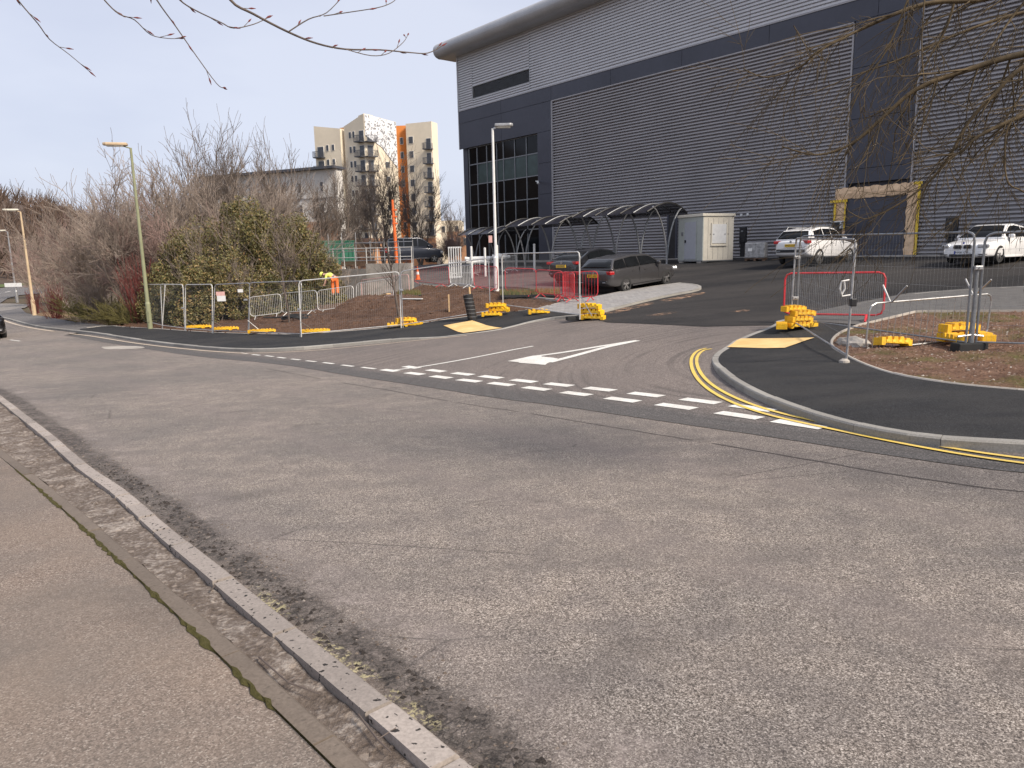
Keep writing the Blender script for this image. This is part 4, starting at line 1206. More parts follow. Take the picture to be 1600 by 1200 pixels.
def make_car(loc, rz, label, cat, paint, st, gh, wb_y, L, W, wr, plate=None, plate_pos=None, plate_m='plate_y', tail=None, head=None, kidney=False, mirror=True, win=None, belt_w=.93, roof_w=.66, sill=True, pitch=0, name='parked_car', group=None, rail=False, clad=False):
    """st: stations (y, z bottom, z shoulder, half width, z centre line); gh: greenhouse outline (y, z) from the tail to the bonnet"""
    root = empty(name, loc, rz, label, cat, group)
    root.rotation_euler = (pitch, 0, rz)
    hw = W / 2
    mb = MB(); V = []
    for (y, zb, zs, w, zc) in st:
        w = w * hw
        half = [(0, zb), (w * .80, zb), (w * .965, zb + .06), (w * .99, zb + (zs - zb) * .30), (w, zb + (zs - zb) * .58), (w * .975, zb + (zs - zb) * .82), (w * .93, zs - .01), (w * .86, zs + .012), (w * .5, (zs + zc) / 2 + .012), (0, zc)]
        V += [(x, y, z) for x, z in half] + [(-x, y, z) for x, z in half[-2:0:-1]]
    k = 18; n = len(st)
    F = [(k*i + j, k*i + (j+1) % k, k*(i+1) + (j+1) % k, k*(i+1) + j) for i in range(n-1) for j in range(k)]
    F += [tuple(range(k-1, -1, -1)), tuple(range(k*(n-1), k*n))]
    mb.add(V, F)
    body = mb.build('body', paint, root, smooth=True)
    bm = bmesh.new(); bm.from_mesh(body.data); bmesh.ops.recalc_face_normals(bm, faces=bm.faces)
    for lay in [bm.edges.layers.float.new('crease_edge')]:
        for e in bm.edges:
            a, b = e.verts
            if abs(a.co.z - b.co.z) < .03 and abs(a.co.y - b.co.y) > .05 and abs(abs(a.co.x) - abs(b.co.x)) < .06 and a.index % k in (6, 12, 2, 16) and b.index % k in (6, 12, 2, 16): e[lay] = .45
    bm.to_mesh(body.data); bm.free()
    sb = body.modifiers.new('s', 'SUBSURF'); sb.levels = 2; sb.render_levels = 2
    # arches cut through the flanks
    cutters = []
    for y in wb_y:
        c = MB(); c.lathe([(wr * 1.17, -hw * 1.2), (wr * 1.17, hw * 1.2)], 28, (0, y, wr * 1.02), Matrix.Rotation(math.pi/2, 3, 'Y'))
        co = c.build('cut', M['black'])
        bm = bmesh.new(); bm.from_mesh(co.data); bmesh.ops.recalc_face_normals(bm, faces=bm.faces); bm.to_mesh(co.data); bm.free()
        md = body.modifiers.new('b', 'BOOLEAN'); md.operation = 'DIFFERENCE'; md.object = co; md.solver = 'EXACT'
        cutters.append(co)
    bpy.context.view_layer.update()
    body.data.materials.append(M['black'])
    fuse(body)
    for c in cutters: bpy.data.objects.remove(c)
    # the dark well behind each wheel
    for y in wb_y:
        mb = MB(); mb.box((0, y, wr * 1.05), (W * .58, wr * 2.2, wr * 1.9)); mb.build('wheel_well', M['black'], body)
    # greenhouse
    zb_ = min(gh[0][1], gh[-1][1]); zr = max(p[1] for p in gh)
    wf = lambda z: hw * (belt_w + (roof_w - belt_w) * max(0, min(1, (z - zb_) / (zr - zb_))))
    prof = list(gh)
    V = []
    for y, z in prof: V += [(wf(z), y, z), (-wf(z), y, z)]
    lowz = zb_ - .12
    V += [(wf(zb_), prof[0][0] + .1, lowz), (-wf(zb_), prof[0][0] + .1, lowz), (wf(zb_), prof[-1][0] - .15, lowz), (-wf(zb_), prof[-1][0] - .15, lowz)]
    n = len(prof)
    F = [(2*i, 2*i+1, 2*i+3, 2*i+2) for i in range(n-1)]
    F += [tuple([2*i for i in range(n)] + [2*n+2, 2*n]), tuple([2*i+1 for i in range(n)] + [2*n+3, 2*n+1])]
    F += [(0, 1, 2*n+1, 2*n), (2*n-2, 2*n-1, 2*n+3, 2*n+2)]
    mb = MB(); mb.add(V, F)
    cab = mb.build('roof', paint, root, smooth=True, bevel=.055, seg=4, angle=20)
    bm = bmesh.new(); bm.from_mesh(cab.data); bmesh.ops.recalc_face_normals(bm, faces=bm.faces); bm.to_mesh(cab.data); bm.free()
    # side windows
    def ztop(y):
        for (a, za), (b, zb2) in zip(prof[:-1], prof[1:]):
            if a <= y <= b: return za + (zb2 - za) * (y - a) / (b - a)
        return zb_
    for wn_ in win:
        y0, y1 = wn_
        for sd in (1, -1):
            up_, lo_ = [], []
            for i in range(9):
                y = y0 + (y1 - y0) * i / 8
                zt = ztop(y) - .075; zl = zb_ + .045
                if zt < zl + .02: zt = zl + .02
                up_.append((y, zt)); lo_.append((y, zl))
            ring = lo_ + up_[::-1]
            mb = MB(); mb.add([(sd * (wf(z) + .004), y, z) for y, z in ring] + [(sd * (wf(z) - .03), y, z) for y, z in ring],
                              [tuple(range(18)) if sd > 0 else tuple(range(17, -1, -1))] + [(i, (i+1) % 18, 18 + (i+1) % 18, 18 + i) for i in range(18)])
            mb.build('side_window', M['car_glass'], root)
    def screen(nm, p, q, inset=.07):
        (ya, za), (yb, zb2) = p, q
        d = Vector((0, yb - ya, zb2 - za)); Lg = d.length; d.normalize(); nr = Vector((0, -d.z, d.y)) if (d.y * 1) > 0 else Vector((0, d.z, -d.y))
        if nr.z < 0: nr = -nr
        a = Vector((0, ya, za)) + d * .06 + nr * .007; b = Vector((0, yb, zb2)) - d * .06 + nr * .007
        mb = MB(); V = []
        for t in (0, .5, 1):
            c = a.lerp(b, t); w = wf(c.z) - inset
            for x in (-1, -.6, 0, .6, 1): V.append(Vector((x * w, c.y, c.z)) + nr * (.018 * (1 - x * x)))
        F = [(5*i + j, 5*i + j+1, 5*(i+1) + j+1, 5*(i+1) + j) for i in range(2) for j in range(4)]
        mb.add(V, F); o = mb.build(nm, M['car_glass'], root, smooth=True)
        md = o.modifiers.new('s', 'SOLIDIFY'); md.thickness = .03; md.offset = 0
    screen('rear_screen', gh[0], gh[1]); screen('windscreen', gh[-2], gh[-1])
    for i, y in enumerate(wb_y):
        for sd in (1, -1): make_wheel(root, sd * (hw - .125), y, wr, sd)
    yR, yF = st[0][0], st[-1][0]
    if tail:
        for sd in (1, -1):
            x, z, w, h = tail
            mb = MB(); mb.box((sd * x, yR + .145, z), (w, .22, h), M=Matrix.Rotation(-sd * R(20), 3, 'Z')); mb.build('tail_light', M['tail'], root, bevel=.025)
    if head:
        for sd in (1, -1):
            x, z, w, h = head
            mb = MB(); mb.box((sd * x, yF - .17, z), (w, .22, h), M=Matrix.Rotation(sd * R(-27), 3, 'Z')); hl = mb.build('headlight', M['head'], root, bevel=.035)
            for q in (-.25, .25):
                mb = MB(); mb.lathe([(0, 0), (h * .36, 0), (h * .36, .03), (0, .03)], 12, (sd * x + q * w, yF - .065 + abs(q) * -.02 - (.05 if q * sd > 0 else -.01), z), Matrix.Rotation(-math.pi/2, 3, 'X')); mb.build('lamp', M['car_glass'], hl)
    if plate:
        sg = -1 if plate_pos[0] < 0 else 1
        pb_ = MB().box((0, plate_pos[0], plate_pos[1]), (.52, .03, .12)).build('number_plate', M[plate_m], root)
        tm = link('lettering', text_mesh(plate, .10, M['text']), pb_)
        tm.location = (.0, plate_pos[0] + sg * .017, plate_pos[1]); tm.rotation_euler = (R(90), 0, R(180) if sg > 0 else 0)
        if plate_m == 'plate_w': MB().box((.235, plate_pos[0] + sg * .002, plate_pos[1]), (.05, .031, .118)).build('blue_band', M['navy'], pb_)
    if kidney:
        for sd in (1, -1):
            mb = MB(); mb.box((sd * .17, yF - .015, .60), (.27, .10, .13)); g = mb.build('grille', M['black'], root, bevel=.04)
            mb = MB(); pts = [(sd * .17 + .14 * c, yF + .03, .60 + .07 * s_) for c, s_ in ((-.8, -1), (.8, -1), (1, -.6), (1, .6), (.8, 1), (-.8, 1), (-1, .6), (-1, -.6))]
            mb.tube(pts, .009, 5, closed=True); mb.build('surround', M['rim'], g)
            for k_ in range(2):
                MB().box((sd * .66, yF - .075, .26 + k_ * .07), (.26, .12, .022)).build('bumper_slot', M['black'], root)
        MB().box((0, yF + .0, .30), (.88, .06, .10)).build('lower_intake', M['black'], root, bevel=.02)
        mb = MB(); mb.lathe([(0, 0), (.04, 0), (.04, .012), (0, .012)], 16, (0, yF - .06, .735), Matrix.Rotation(-R(60), 3, 'X')); mb.build('badge', M['navy'], root)
    else:
        mb = MB(); mb.lathe([(0, 0), (.055, 0), (.055, .012), (0, .012)], 16, (0, yR + .01, (tail[1] if tail else .9) + .02), Matrix.Rotation(math.pi/2, 3, 'X')); mb.build('badge', M['rim'], root)
        MB().box((0, yF - .02, .55), (1.1, .08, .22)).build('grille', M['black'], root, bevel=.03)
        MB().box((0, yR + .02, st[0][1] + .07), (W * .74, .10, .13)).build('rear_diffuser', M['black'], root, bevel=.02)
        for sd in (-1, 1): MB().box((sd * W * .30, yR - .015, st[0][1] + .06), (.16, .06, .05)).build('exhaust_trim', M['galv_dark'], root, bevel=.015)
    if mirror:
        for sd in (1, -1):
            MB().box((sd * (hw + .02), win[-1][1] - .15, zb_ + .06), (.20, .13, .14)).build('door_mirror', paint, root, bevel=.045)
    for y in ((win[0][0] + win[-1][1]) / 2 - .35, win[-1][1] - 1.0) if len(win) > 1 else (win[-1][0] + .1,):
        for sd in (1, -1): MB().box((sd * (hw * .965), y, zb_ - .13), (.04, .17, .028)).build('door_handle', paint, root, bevel=.008)
    for sd in (1, -1):
        MB().box((sd * (hw * .955), (wb_y[0] + wb_y[1]) / 2, st[len(st)//2][1] + .035), (.05, wb_y[1] - wb_y[0] - 2.5 * wr, .06)).build('sill', M['black'] if clad else M['grey_paint'] if sill == 'trim' else paint, root, bevel=.01)
        # shut lines of the doors
        for y in (win[-1][1] - .12, (win[-1][1] + win[0][0]) / 2 + .05) if len(win) > 1 else (win[-1][1] - .1, win[-1][0] - .12):
            MB().box((sd * hw * .968, y, (st[len(st)//2][1] + zb_) / 2 + .10), (.028, .010, (zb_ - st[len(st)//2][1]) * .72)).build('shut_line', M['black'], root)
    if rail:
        for sd in (1, -1): MB().tube([(sd * wf(zr) * .93, gh[1][0] + .1, gh[1][1] + .0), (sd * wf(zr) * .93, gh[1][0] + .25, zr + .03), (sd * wf(zr) * .93, gh[-2][0] - .2, zr + .02), (sd * wf(zr) * .93, gh[-2][0], gh[-2][1])], .016, 5).build('roof_rail', M['galv_dark'], root)
    return root
def heading(a, b):
    """heading of a thing whose tail stands at a and nose at b"""
    return math.atan2(-(b.x - a.x), b.y - a.y)
# dark grey estate
a_, b_ = G(969, 459), G(1045, 446)
rz = heading(a_, b_)
fwd = Vector((-math.sin(rz), math.cos(rz), 0)); rgt = Vector((fwd.y, -fwd.x, 0))
cpos = (a_ + b_) / 2 - rgt * .80
cpos.z = T(cpos.x, cpos.y) + .02
EST = [(-2.36, .42, .80, .60, .86), (-2.30, .30, .90, .84, .97), (-2.0, .24, .95, .96, 1.0), (-1.42, .23, .96, 1.0, .99), (-.5, .22, .95, .985, .98), (.5, .22, .93, .985, .97), (1.1, .22, .91, .99, .97), (1.42, .23, .88, 1.0, .94), (1.95, .24, .80, .95, .88), (2.25, .26, .70, .80, .80), (2.38, .36, .62, .58, .70)]
est_gh = [(-2.22, .98), (-1.85, 1.36), (-.7, 1.44), (.25, 1.41), (.5, 1.36), (1.18, .95)]
make_car(cpos, rz, 'matt dark grey estate car parked against the paved island', 'car', M['grey_paint'], EST, est_gh, (-1.40, 1.42), 4.76, 1.84, .33,
         'EK71 HCF', (-2.385, .74), tail=(.70, .84, .42, .13), head=(.68, .66, .38, .14), win=[(-2.0, -1.28), (-1.22, -.38), (-.32, .92)], pitch=math.atan2(T(b_.x, b_.y) - T(a_.x, a_.y), 2.8), belt_w=.92, roof_w=.64)
# black car beyond it
c2 = cpos - rgt * 2.75 + fwd * 1.1; c2.z = T(c2.x, c2.y) + .02
EST2 = [(y, a, b + .06, c, d + .07) for y, a, b, c, d in EST]
make_car(c2, rz + R(2), 'black hatchback with a sloping tail parked on the far side of the dark grey estate', 'car', M['black_paint'], EST2, [(-2.15, 1.06), (-1.25, 1.42), (-.45, 1.53), (.25, 1.49), (.45, 1.44), (1.15, 1.02)], (-1.38, 1.40), 4.6, 1.84, .34,
         'LB19 KVE', (-2.385, .80), tail=(.66, .93, .40, .12), head=(.68, .70, .36, .14), win=[(-1.45, -.62), (-.55, .85)], belt_w=.92, roof_w=.63)
# white SUV
a_, b_ = G(1275, 417), G(1325, 407.5)
a_ = G(1276, 416.5)
dirn = Vector((.788, .616, 0)).normalized()
rz = math.atan2(-dirn.x, dirn.y)
rgt = Vector((dirn.y, -dirn.x, 0)); c3 = a_ + dirn * 1.36 - rgt * .80; c3.z = T(c3.x, c3.y) + .02
SUV = [(-2.24, .55, .95, .62, 1.0), (-2.19, .42, 1.05, .88, 1.10), (-1.85, .32, 1.08, .97, 1.13), (-1.36, .30, 1.08, 1.0, 1.12), (-.4, .29, 1.06, .985, 1.1), (.5, .29, 1.05, .985, 1.1), (1.0, .29, 1.03, .99, 1.10), (1.36, .30, 1.0, 1.0, 1.06), (1.85, .31, .92, .96, 1.0), (2.12, .33, .82, .84, .92), (2.24, .42, .72, .60, .8)]
make_car(c3, rz, 'white SUV seen from behind, parked before the paper-wrapped door', 'car', M['white_car'], SUV, [(-2.14, 1.10), (-1.80, 1.52), (-.9, 1.66), (-.1, 1.66), (.35, 1.60), (1.08, 1.08)], (-1.34, 1.34), 4.49, 1.84, .36,
         'WN21 LXA', (-2.26, .86), tail=(.66, 1.0, .44, .13), head=(.68, .80, .36, .16), win=[(-1.62, -.86), (-.80, -.20), (-.14, .84)], rail=True, clad=True, belt_w=.92, roof_w=.66)
# white coupe
a_ = G(1556, 415.7)                                        # its near front wheel
hd_ = Vector((-.60, -.80, 0)); hd_ = (Vector((G(1556,415.7).x, G(1556,415.7).y, 0)) - Vector((G(1597,405).x, G(1597,405).y, 0))).normalized()
vw = Vector((a_.x, a_.y, 0)).normalized()
hd_ = (-vw * math.cos(R(24)) + Vector((-vw.y, vw.x, 0)) * math.sin(R(24))).normalized()
rz = math.atan2(-hd_.x, hd_.y); rgt = Vector((hd_.y, -hd_.x, 0))
c4 = a_ - hd_ * 1.35 + rgt * .76 * (1 if (rgt @ Vector((-1, 0, 0))) > 0 else -1); c4.z = T(c4.x, c4.y) + .02
COU = [(-2.10, .45, .82, .60, .90), (-2.04, .30, .90, .86, .98), (-1.7, .23, .93, .97, .99), (-1.33, .22, .93, 1.0, .97), (-.5, .20, .90, .985, .94), (.4, .20, .87, .985, .92), (1.0, .20, .85, .99, .91), (1.33, .21, .81, 1.0, .87), (1.85, .20, .74, .96, .80), (2.12, .19, .67, .84, .74), (2.25, .24, .60, .66, .66)]
make_car(c4, rz, 'white two-door coupe facing the camera in front of the ribbed wall', 'car', M['white_car'], COU, [(-1.72, .96), (-.85, 1.33), (-.2, 1.42), (.2, 1.41), (.38, 1.37), (1.10, .90)], (-1.32, 1.34), 4.36, 1.75, .32,
         'MP08 YTR', (2.285, .40), 'plate_w', tail=(.66, .80, .34, .14), head=(.62, .62, .36, .13), kidney=True, win=[(-1.15, -.52), (-.46, .82)], belt_w=.93, roof_w=.64)
# the tail of a black car at the left edge
hc = G(-12, 535); c5 = hc + Vector((-1.35, .9, 0)); c5.z = T(c5.x, c5.y) + .02
lane = Vector((-.68, .73, 0)); rz = math.atan2(-lane.x, lane.y)
c5 = G(-32, 529); c5.z = T(c5.x, c5.y) + .02
make_car(c5, rz, 'black car cut off by the left edge of the picture, on the road', 'car', M['black_paint'], EST2, [(-2.15, 1.06), (-1.25, 1.42), (-.45, 1.53), (.25, 1.49), (.45, 1.44), (1.15, 1.02)], (-1.38, 1.40), 4.6, 1.84, .34,
         head=(.68, .70, .36, .14), win=[(-1.45, -.62), (-.55, .85)], belt_w=.92, roof_w=.63, name='moving_car')

# ------------------------------------------------------------------ mesh fence panels
def heras(a, b, label, height=2.0, lean=0.0, group=None, tint='galv', feet=0.12, r=.021, mid=False, name='mesh_fence', z0=None, z1=None):
    """welded mesh panel with rounded top corners between two places"""
    a = Vector(a); b = Vector(b); d = b - a; L = d.length; ax = d.normalized()
    root = empty(name, a, 0, label, 'mesh fence', group)
    up_ = Vector((0, 0, 1)) + Vector((-ax.y, ax.x, 0)) * lean; up_.normalize()
    P = lambda s, h: ax * s + up_ * h
    rc = .14
    ring = [P(0, -.02), P(0, height - rc), P(.03, height - rc * .35), P(rc * .5, height - .02), P(rc, height), P(L - rc, height), P(L - rc * .5, height - .02), P(L - .03, height - rc * .35), P(L, height - rc), P(L, -.02)]
    fr = MB().tube(ring, r, 6).build('frame', M[tint], root)
    MB().tube([P(0, feet), P(L, feet)], r * .8, 6).build('bottom_rail', M[tint], root)
    if mid: MB().tube([P(0, height * .5), P(L, height * .5)], r * .6, 5).build('middle_rail', M[tint], root)
    mb = MB(); n = int(L / .075)
    for i in range(1, n): mb.tube([P(L * i / n, feet), P(L * i / n, height)], .0011, 3, cap=False)
    for h in (.42, .75, 1.08, 1.4, 1.72): mb.tube([P(0, h), P(L, h)], .002, 3, cap=False)
    mesh_ = mb.build('wire_mesh', M['galv_dark'], root); mesh_['kind'] = 'stuff'
    return root
def coupler(p, par):
    p = Vector(p) - par.location
    r = MB().box((0, 0, 0), (.14, .06, .07)).build('coupler', M['galv'], par, bevel=.01)
    r.location = p
    MB().tube([(0, -.05, 0), (0, .07, 0)], .012, 6).build('bolt', M['galv_dark'], r)
    return r
def ballast(p, rz, label, scale=(1, 1, 1), group=None, tilt=(0, 0)):
    """moulded yellow block with a toothed top and slots through it"""
    r = empty('yellow_ballast_block', p, rz, label, 'ballast block', group)
    r.rotation_euler = (tilt[0], tilt[1], rz)
    r.scale = scale
    mb = MB(); poly = [(-.36, 0), (-.36, .10)]
    for i in range(5):
        x = -.36 + i * .144
        poly += [(x, .13 + (.02 if i in (1, 2, 3) else 0)), (x + .085, .13 + (.02 if i in (1, 2, 3) else 0)), (x + .095, .095), (x + .135, .095)]
    poly += [(.36, .12), (.36, 0), (.28, 0), (.26, .035), (-.26, .035), (-.28, 0)]
    Mx = Matrix(((1, 0, 0), (0, 0, -1), (0, 1, 0)))
    mb.prism(poly, -.115, .115, M=Mx)
    b = mb.build('block', M['yellow'], r, bevel=.008)
    for i in range(4):
        MB().box((-.22 + i * .145, -.116, .075), (.07, .012, .04)).build('slot', M['tape'], b)
    return r
LG = 'mesh fence panels along the left footway'
def fp(px, py): v = G(px, py, .09); return v
lp = [fp(224, 504.5), fp(254, 512.5), fp(290, 517), fp(333, 521), fp(389, 523), fp(471, 527), fp(630, 512.5), fp(769, 490)]
lab = ['mesh fence panel farthest left, its post behind the olive lamp column', 'second mesh fence panel from the left, in front of the dark hedge', 'third mesh fence panel from the left, ending at the first yellow foot',
       'mesh fence panel between the first and second yellow feet from the left', 'mesh fence panel carrying the white and red notice', 'mesh fence panel with a small white tag at its left post',
       'long mesh fence panel in front of the soil heap and timber', 'mesh fence panel between the thin bare tree and the black tree guard']
LF = []
for i in range(7):
    a, b = lp[i], lp[i+1]
    LF.append(heras(a, b + (a - b).normalized() * .07, lab[i], lean=[.16, -.05, .03, .12, .06, .0, .03][i] * .5 + .08 if i < 6 else .05, group=LG, tint='galv_light' if i in (0, 1, 2, 5) else 'galv'))
FR = heras(fp(786, 481), fp(906, 498), 'mesh fence panel in front of the red barriers and parked dark cars', group='mesh fence panels along the left footway', tint='galv_light', height=1.98)
for i, k in enumerate((2, 4, 5, 6)): coupler(lp[k] + Vector((.0, -.03, 1.35 if i % 2 else 1.0)), LF[k])
# braces and yellow feet of the left run
def brace(p, q, par):
    MB().tube([p - par.location, q - par.location], .014, 5).build('brace', M['galv'], par)
FG = 'yellow feet behind the left mesh fence'
for (px, py), (qx, qy), lb in (((306, 513), (291, 502), 'low yellow block farthest left, by the third fence post'), ((348, 516), (334, 506), 'low yellow block second from the left, beside the footway edging'),
                               ((404, 520), (390, 507), 'low yellow block third from the left, below the white tag'), ((488, 520), (472, 510), 'low yellow block on the soil right of the sixth fence post')):
    p = G(px, py, .12)
    ballast(p, R(8), lb, (1.05, 1.2, .95), FG); ballast(p + Vector((.3, .2, .0)), R(25), lb.replace('low yellow block', 'smaller yellow block beside the one'), (.8, 1, .9), FG)
    base = {291: lp[2], 334: lp[3], 390: lp[4], 472: lp[5]}[qx]
    brace(base + Vector((0, 0, .55)), p + Vector((0, 0, .14)), LF[{291: 2, 334: 3, 390: 4, 472: 5}[qx]])
def pile(px, py, spec, what, lift=.1):
    p0 = G(px, py, lift)
    for i, (dx, dy, dz, rz, tl, lb) in enumerate(spec): ballast(p0 + Vector((dx, dy, dz)), R(rz), lb, (1, 1, 1.15), what, (R(tl), 0))
pile(632, 510.5, [(-.25, 0, 0, 10, 0, 'yellow block at the left of the pile below the thin bare tree'), (.28, .15, 0, -8, 0, 'yellow block at the right of the pile below the thin bare tree'), (.05, .12, .16, 25, 0, 'yellow block on top of the pile below the thin bare tree')], 'yellow feet piled at the seventh fence post')
pile(775, 494, [(-.15, 0, 0, 5, 0, 'yellow block lowest in the pile right of the black tree guard'), (.12, .12, .15, -12, 8, 'yellow block second in the pile right of the black tree guard'), (.0, .1, .30, 12, 0, 'yellow block topmost in the pile right of the black tree guard')], 'yellow feet piled by the tree guard')
pile(842, 490.5, [(0, 0, 0, 5, 0, 'single yellow block lying at the corner of the paved island')], 'yellow foot by the island')
pile(927, 499.5, [(0, 0, 0, -30, 0, 'yellow block lowest in the stack at the tip of the front fence panel'), (-.02, .06, .16, -42, 0, 'yellow block in the middle of the stack at the tip of the front fence panel'), (-.1, .1, .32, -36, 0, 'yellow block topmost in the stack at the tip of the front fence panel')], 'yellow feet stacked by the front panel', .02)
r = empty('rubber_block', G(905, 500, .03), R(10), 'dark rubber block under the post of the front fence panel', 'ballast block'); MB().box((0, 0, .06), (.8, .24, .12)).build('block', M['rubber'], r, bevel=.02)
brace(G(906, 499, .1) + Vector((0, 0, .75)), G(925, 499, .1) + Vector((0, 0, .1)), FR)
# right-hand panels
rp = [G(1235, 507.5, .1), G(1322, 566, .1), G(1515, 545, .1), G(1760, 553, .1)]
RG = 'mesh fence panels round the right soil bed'
H1 = heras(rp[0], rp[1], 'mesh fence panel leaning across the right footway towards the camera', 1.98, .02, RG, 'galv')
H2 = heras(rp[0] + Vector((.16, .06, 0)), rp[2] + Vector((-.08, 0, 0)), 'mesh fence panel crossing the right soil bed behind the upturned barrier', 2.03, 0, RG, 'galv_dark')
H3 = heras(rp[2] + Vector((.10, .0, 0)), rp[3], 'mesh fence panel running out of the picture at the right', 2.0, 0, RG, 'galv_dark')
coupler(rp[0] + Vector((.08, -.02, 1.55)), H1); coupler(rp[0] + Vector((.08, -.02, .62)), H1)
coupler(rp[2] + Vector((0, -.04, 1.42)), H3)
o_ = Vector((.03, 0, .98)) + rp[1] - H1.location
MB().box(o_ + Vector((.02, 0, 0)), (.10, .10, .13)).build('black_coupler', M['black'], H1, bevel=.015)
cl_ = MB().tube([o_ + Vector(v) for v in ((-.02, 0, .12), (-.16, 0, .10), (-.20, 0, .22), (-.18, 0, .34), (-.06, 0, .36))], .016, 6).build('open_clamp', M['galv_light'], H1)
MB().tube([o_ + Vector(v) for v in ((-.14, 0, .34), (-.12, 0, .22), (-.17, 0, .12))], .014, 6).build('clamp_jaw', M['galv_light'], cl_)
MB().lathe([(.0, -.05), (.09, -.05), (.08, .04), (.04, .07), (0, .07)], 14, rp[1] - H1.location + Vector((-.03, 0, -.01)), cap=False).build('concrete_foot', M['edging_new'], H1)
r = empty('steel_post', rp[2] + Vector((.02, .02, 0)), 0, 'thick weathered grey post standing where the two right fence panels meet', 'post')
MB().tube([(0, 0, -.05), (.01, 0, .7), (.0, 0, 1.42)], [.055, .038, .03], 10).build('post_tube', M['galv_dark'], r)
MB().box((-.02, 0, .03), (.55, .25, .16), R(5)).build('foot_block', M['rubber'], r, bevel=.02)
MB().tube([(-.25, -.02, .22), (.0, -.02, .25), (.2, -.02, .22)], .02, 6).build('cross_tie', M['galv'], r)
# yellow blocks on the right
SG = 'yellow feet stacked at the left end of the right fence'
p0 = G(1247, 512, .1)
stk = [(-.33, -.05, 0, 70, 'yellow block lying alone at the left of the big stack on the right footway'), (.0, .0, .0, 15, 'lowest front yellow block of the big stack on the right footway'), (.02, .28, 0, 15, 'lowest rear yellow block of the big stack on the right footway'),
       (.05, .05, .16, 12, 'second front yellow block of the big stack on the right footway'), (.08, .32, .16, 20, 'second rear yellow block of the big stack on the right footway'), (.12, .12, .32, 10, 'third yellow block of the big stack on the right footway'),
       (.20, .20, .02, -60, 'yellow block at the right of the big stack on the right footway'), (-.02, .25, .44, 14, 'topmost yellow block of the big stack on the right footway')]
for dx, dy, dz, rz, lb in stk: ballast(p0 + Vector((dx * 1.2, dy, dz * .8)), R(rz), lb, (.72, 1, .95), SG)
ballast(G(1394, 540, .14), R(8), 'yellow block half sunk in the right soil bed', (.85, 1.2, 1.1), None, (R(-8), R(4)))
pile(1500, 541, [(-.05, .15, .05, 85, 0, 'yellow block left of the thick grey post'), (.22, .42, .05, 5, 0, 'yellow block behind the thick grey post'), (.22, .42, .22, 12, 0, 'yellow block on top behind the thick grey post'), (.55, .3, .05, 80, 0, 'yellow block right of the thick grey post')], 'yellow feet round the thick grey post')

# ------------------------------------------------------------------ pedestrian barriers
def barrier(a, b, label, m='galv_light', h=1.05, group=None, bars=17, flip=False, feet=True, lean=0.0, cat='barrier', r=.017, infill=None, bot=.16):
    a = Vector(a); b = Vector(b); d = b - a; L = d.length; ax = d / L; sd = Vector((-ax.y, ax.x, 0))
    sd = sd.normalized() if sd.length > 0 else Vector((0, 1, 0))
    root = empty('crowd_barrier', a, 0, label, cat, group)
    up_ = (Vector((0, 0, 1)) + sd * lean).normalized()
    P = lambda s, z: ax * s + up_ * ((h - z) if flip else z)
    rc = .14
    c = [(rc, bot), (0, bot + rc), (0, h - rc), (rc, h), (L - rc, h), (L, h - rc), (L, bot + rc), (L - rc, bot)]
    ring = []
    for i in range(0, 8, 2):
        p, q = c[i], c[i+1]; cx = {0: (rc, bot + rc), 2: (rc, h - rc), 4: (L - rc, h - rc), 6: (L - rc, bot + rc)}[i]
        ring.append(P(*p)); mid = (cx[0] + ((p[0] - cx[0]) + (q[0] - cx[0])) * .707, cx[1] + ((p[1] - cx[1]) + (q[1] - cx[1])) * .707); ring.append(P(*mid)); ring.append(P(*q))
    MB().tube(ring, r, 6, closed=True).build('frame', M[m], root)
    for i in range(1, bars + 1):
        s = L * i / (bars + 1)
        MB().tube([P(s, bot), P(s, h)], .0065 if bars < 20 else .0035, 4, cap=False).build('bar', M[infill or m], root)
    if feet:
        for s in (L * .16, L * .84):
            z0_ = (h + .14) if flip else 0
            zb_ = (h - bot) if flip else bot
            base = ax * s
            if flip: MB().tube([base + up_ * zb_ - sd * .02, base + up_ * z0_ - sd * .30], r, 6).build('foot', M[m], root); MB().tube([base + up_ * zb_ + sd * .02, base + up_ * z0_ + sd * .22], r, 6).build('foot', M[m], root)
            else:
                MB().tube([base - sd * .28, base + up_ * bot], r, 6).build('foot', M[m], root)
                MB().tube([base + sd * .28, base + up_ * bot], r, 6).build('foot', M[m], root)
    return root
GB = 'grey crowd barriers round the left soil bed'
Q = lambda x, y, l=.1: G(x, y, l)
barrier(Q(392, 500), Q(441, 494), 'grey crowd barrier farthest left, behind the soil and before the hedge', group=GB)
barrier(Q(441, 493.5), Q(497, 490), 'grey crowd barrier in the middle of the left row, before the rubble', group=GB)
barrier(Q(497, 491), Q(553, 483), 'grey crowd barrier in front of the bending worker', group=GB, lean=.1)
barrier(Q(556, 478), Q(614, 471), 'grey crowd barrier standing behind the soil heap, red one behind it', group=GB, lean=.15)
barrier(Q(566, 470), Q(640, 464), 'red crowd barrier behind the soil heap', 'pink', group=None, bars=20)
barrier(Q(704, 447.5), Q(739, 450.5), 'pale grey crowd barrier standing at the edge of the soil beside red barriers', 'white', group=GB, bars=15)
barrier(Q(703, 430), Q(750, 430), 'pale grey crowd barrier at the back, below the white slatted crate', 'white', group=GB, bars=15)
barrier(Q(784, 427), Q(808, 423), 'pale grey crowd barrier farthest back, before the corner glazing', 'white', group=GB, bars=12)
RB = 'red barriers in front of the dark cars'
barrier(Q(640, 442), Q(702, 450), 'red barrier farthest left in the red row, on the parking bays', 'red', group=RB, bars=24)
barrier(Q(741, 452), Q(778, 458.5), 'red barrier behind the white lamp column', 'red', group=RB, bars=24)
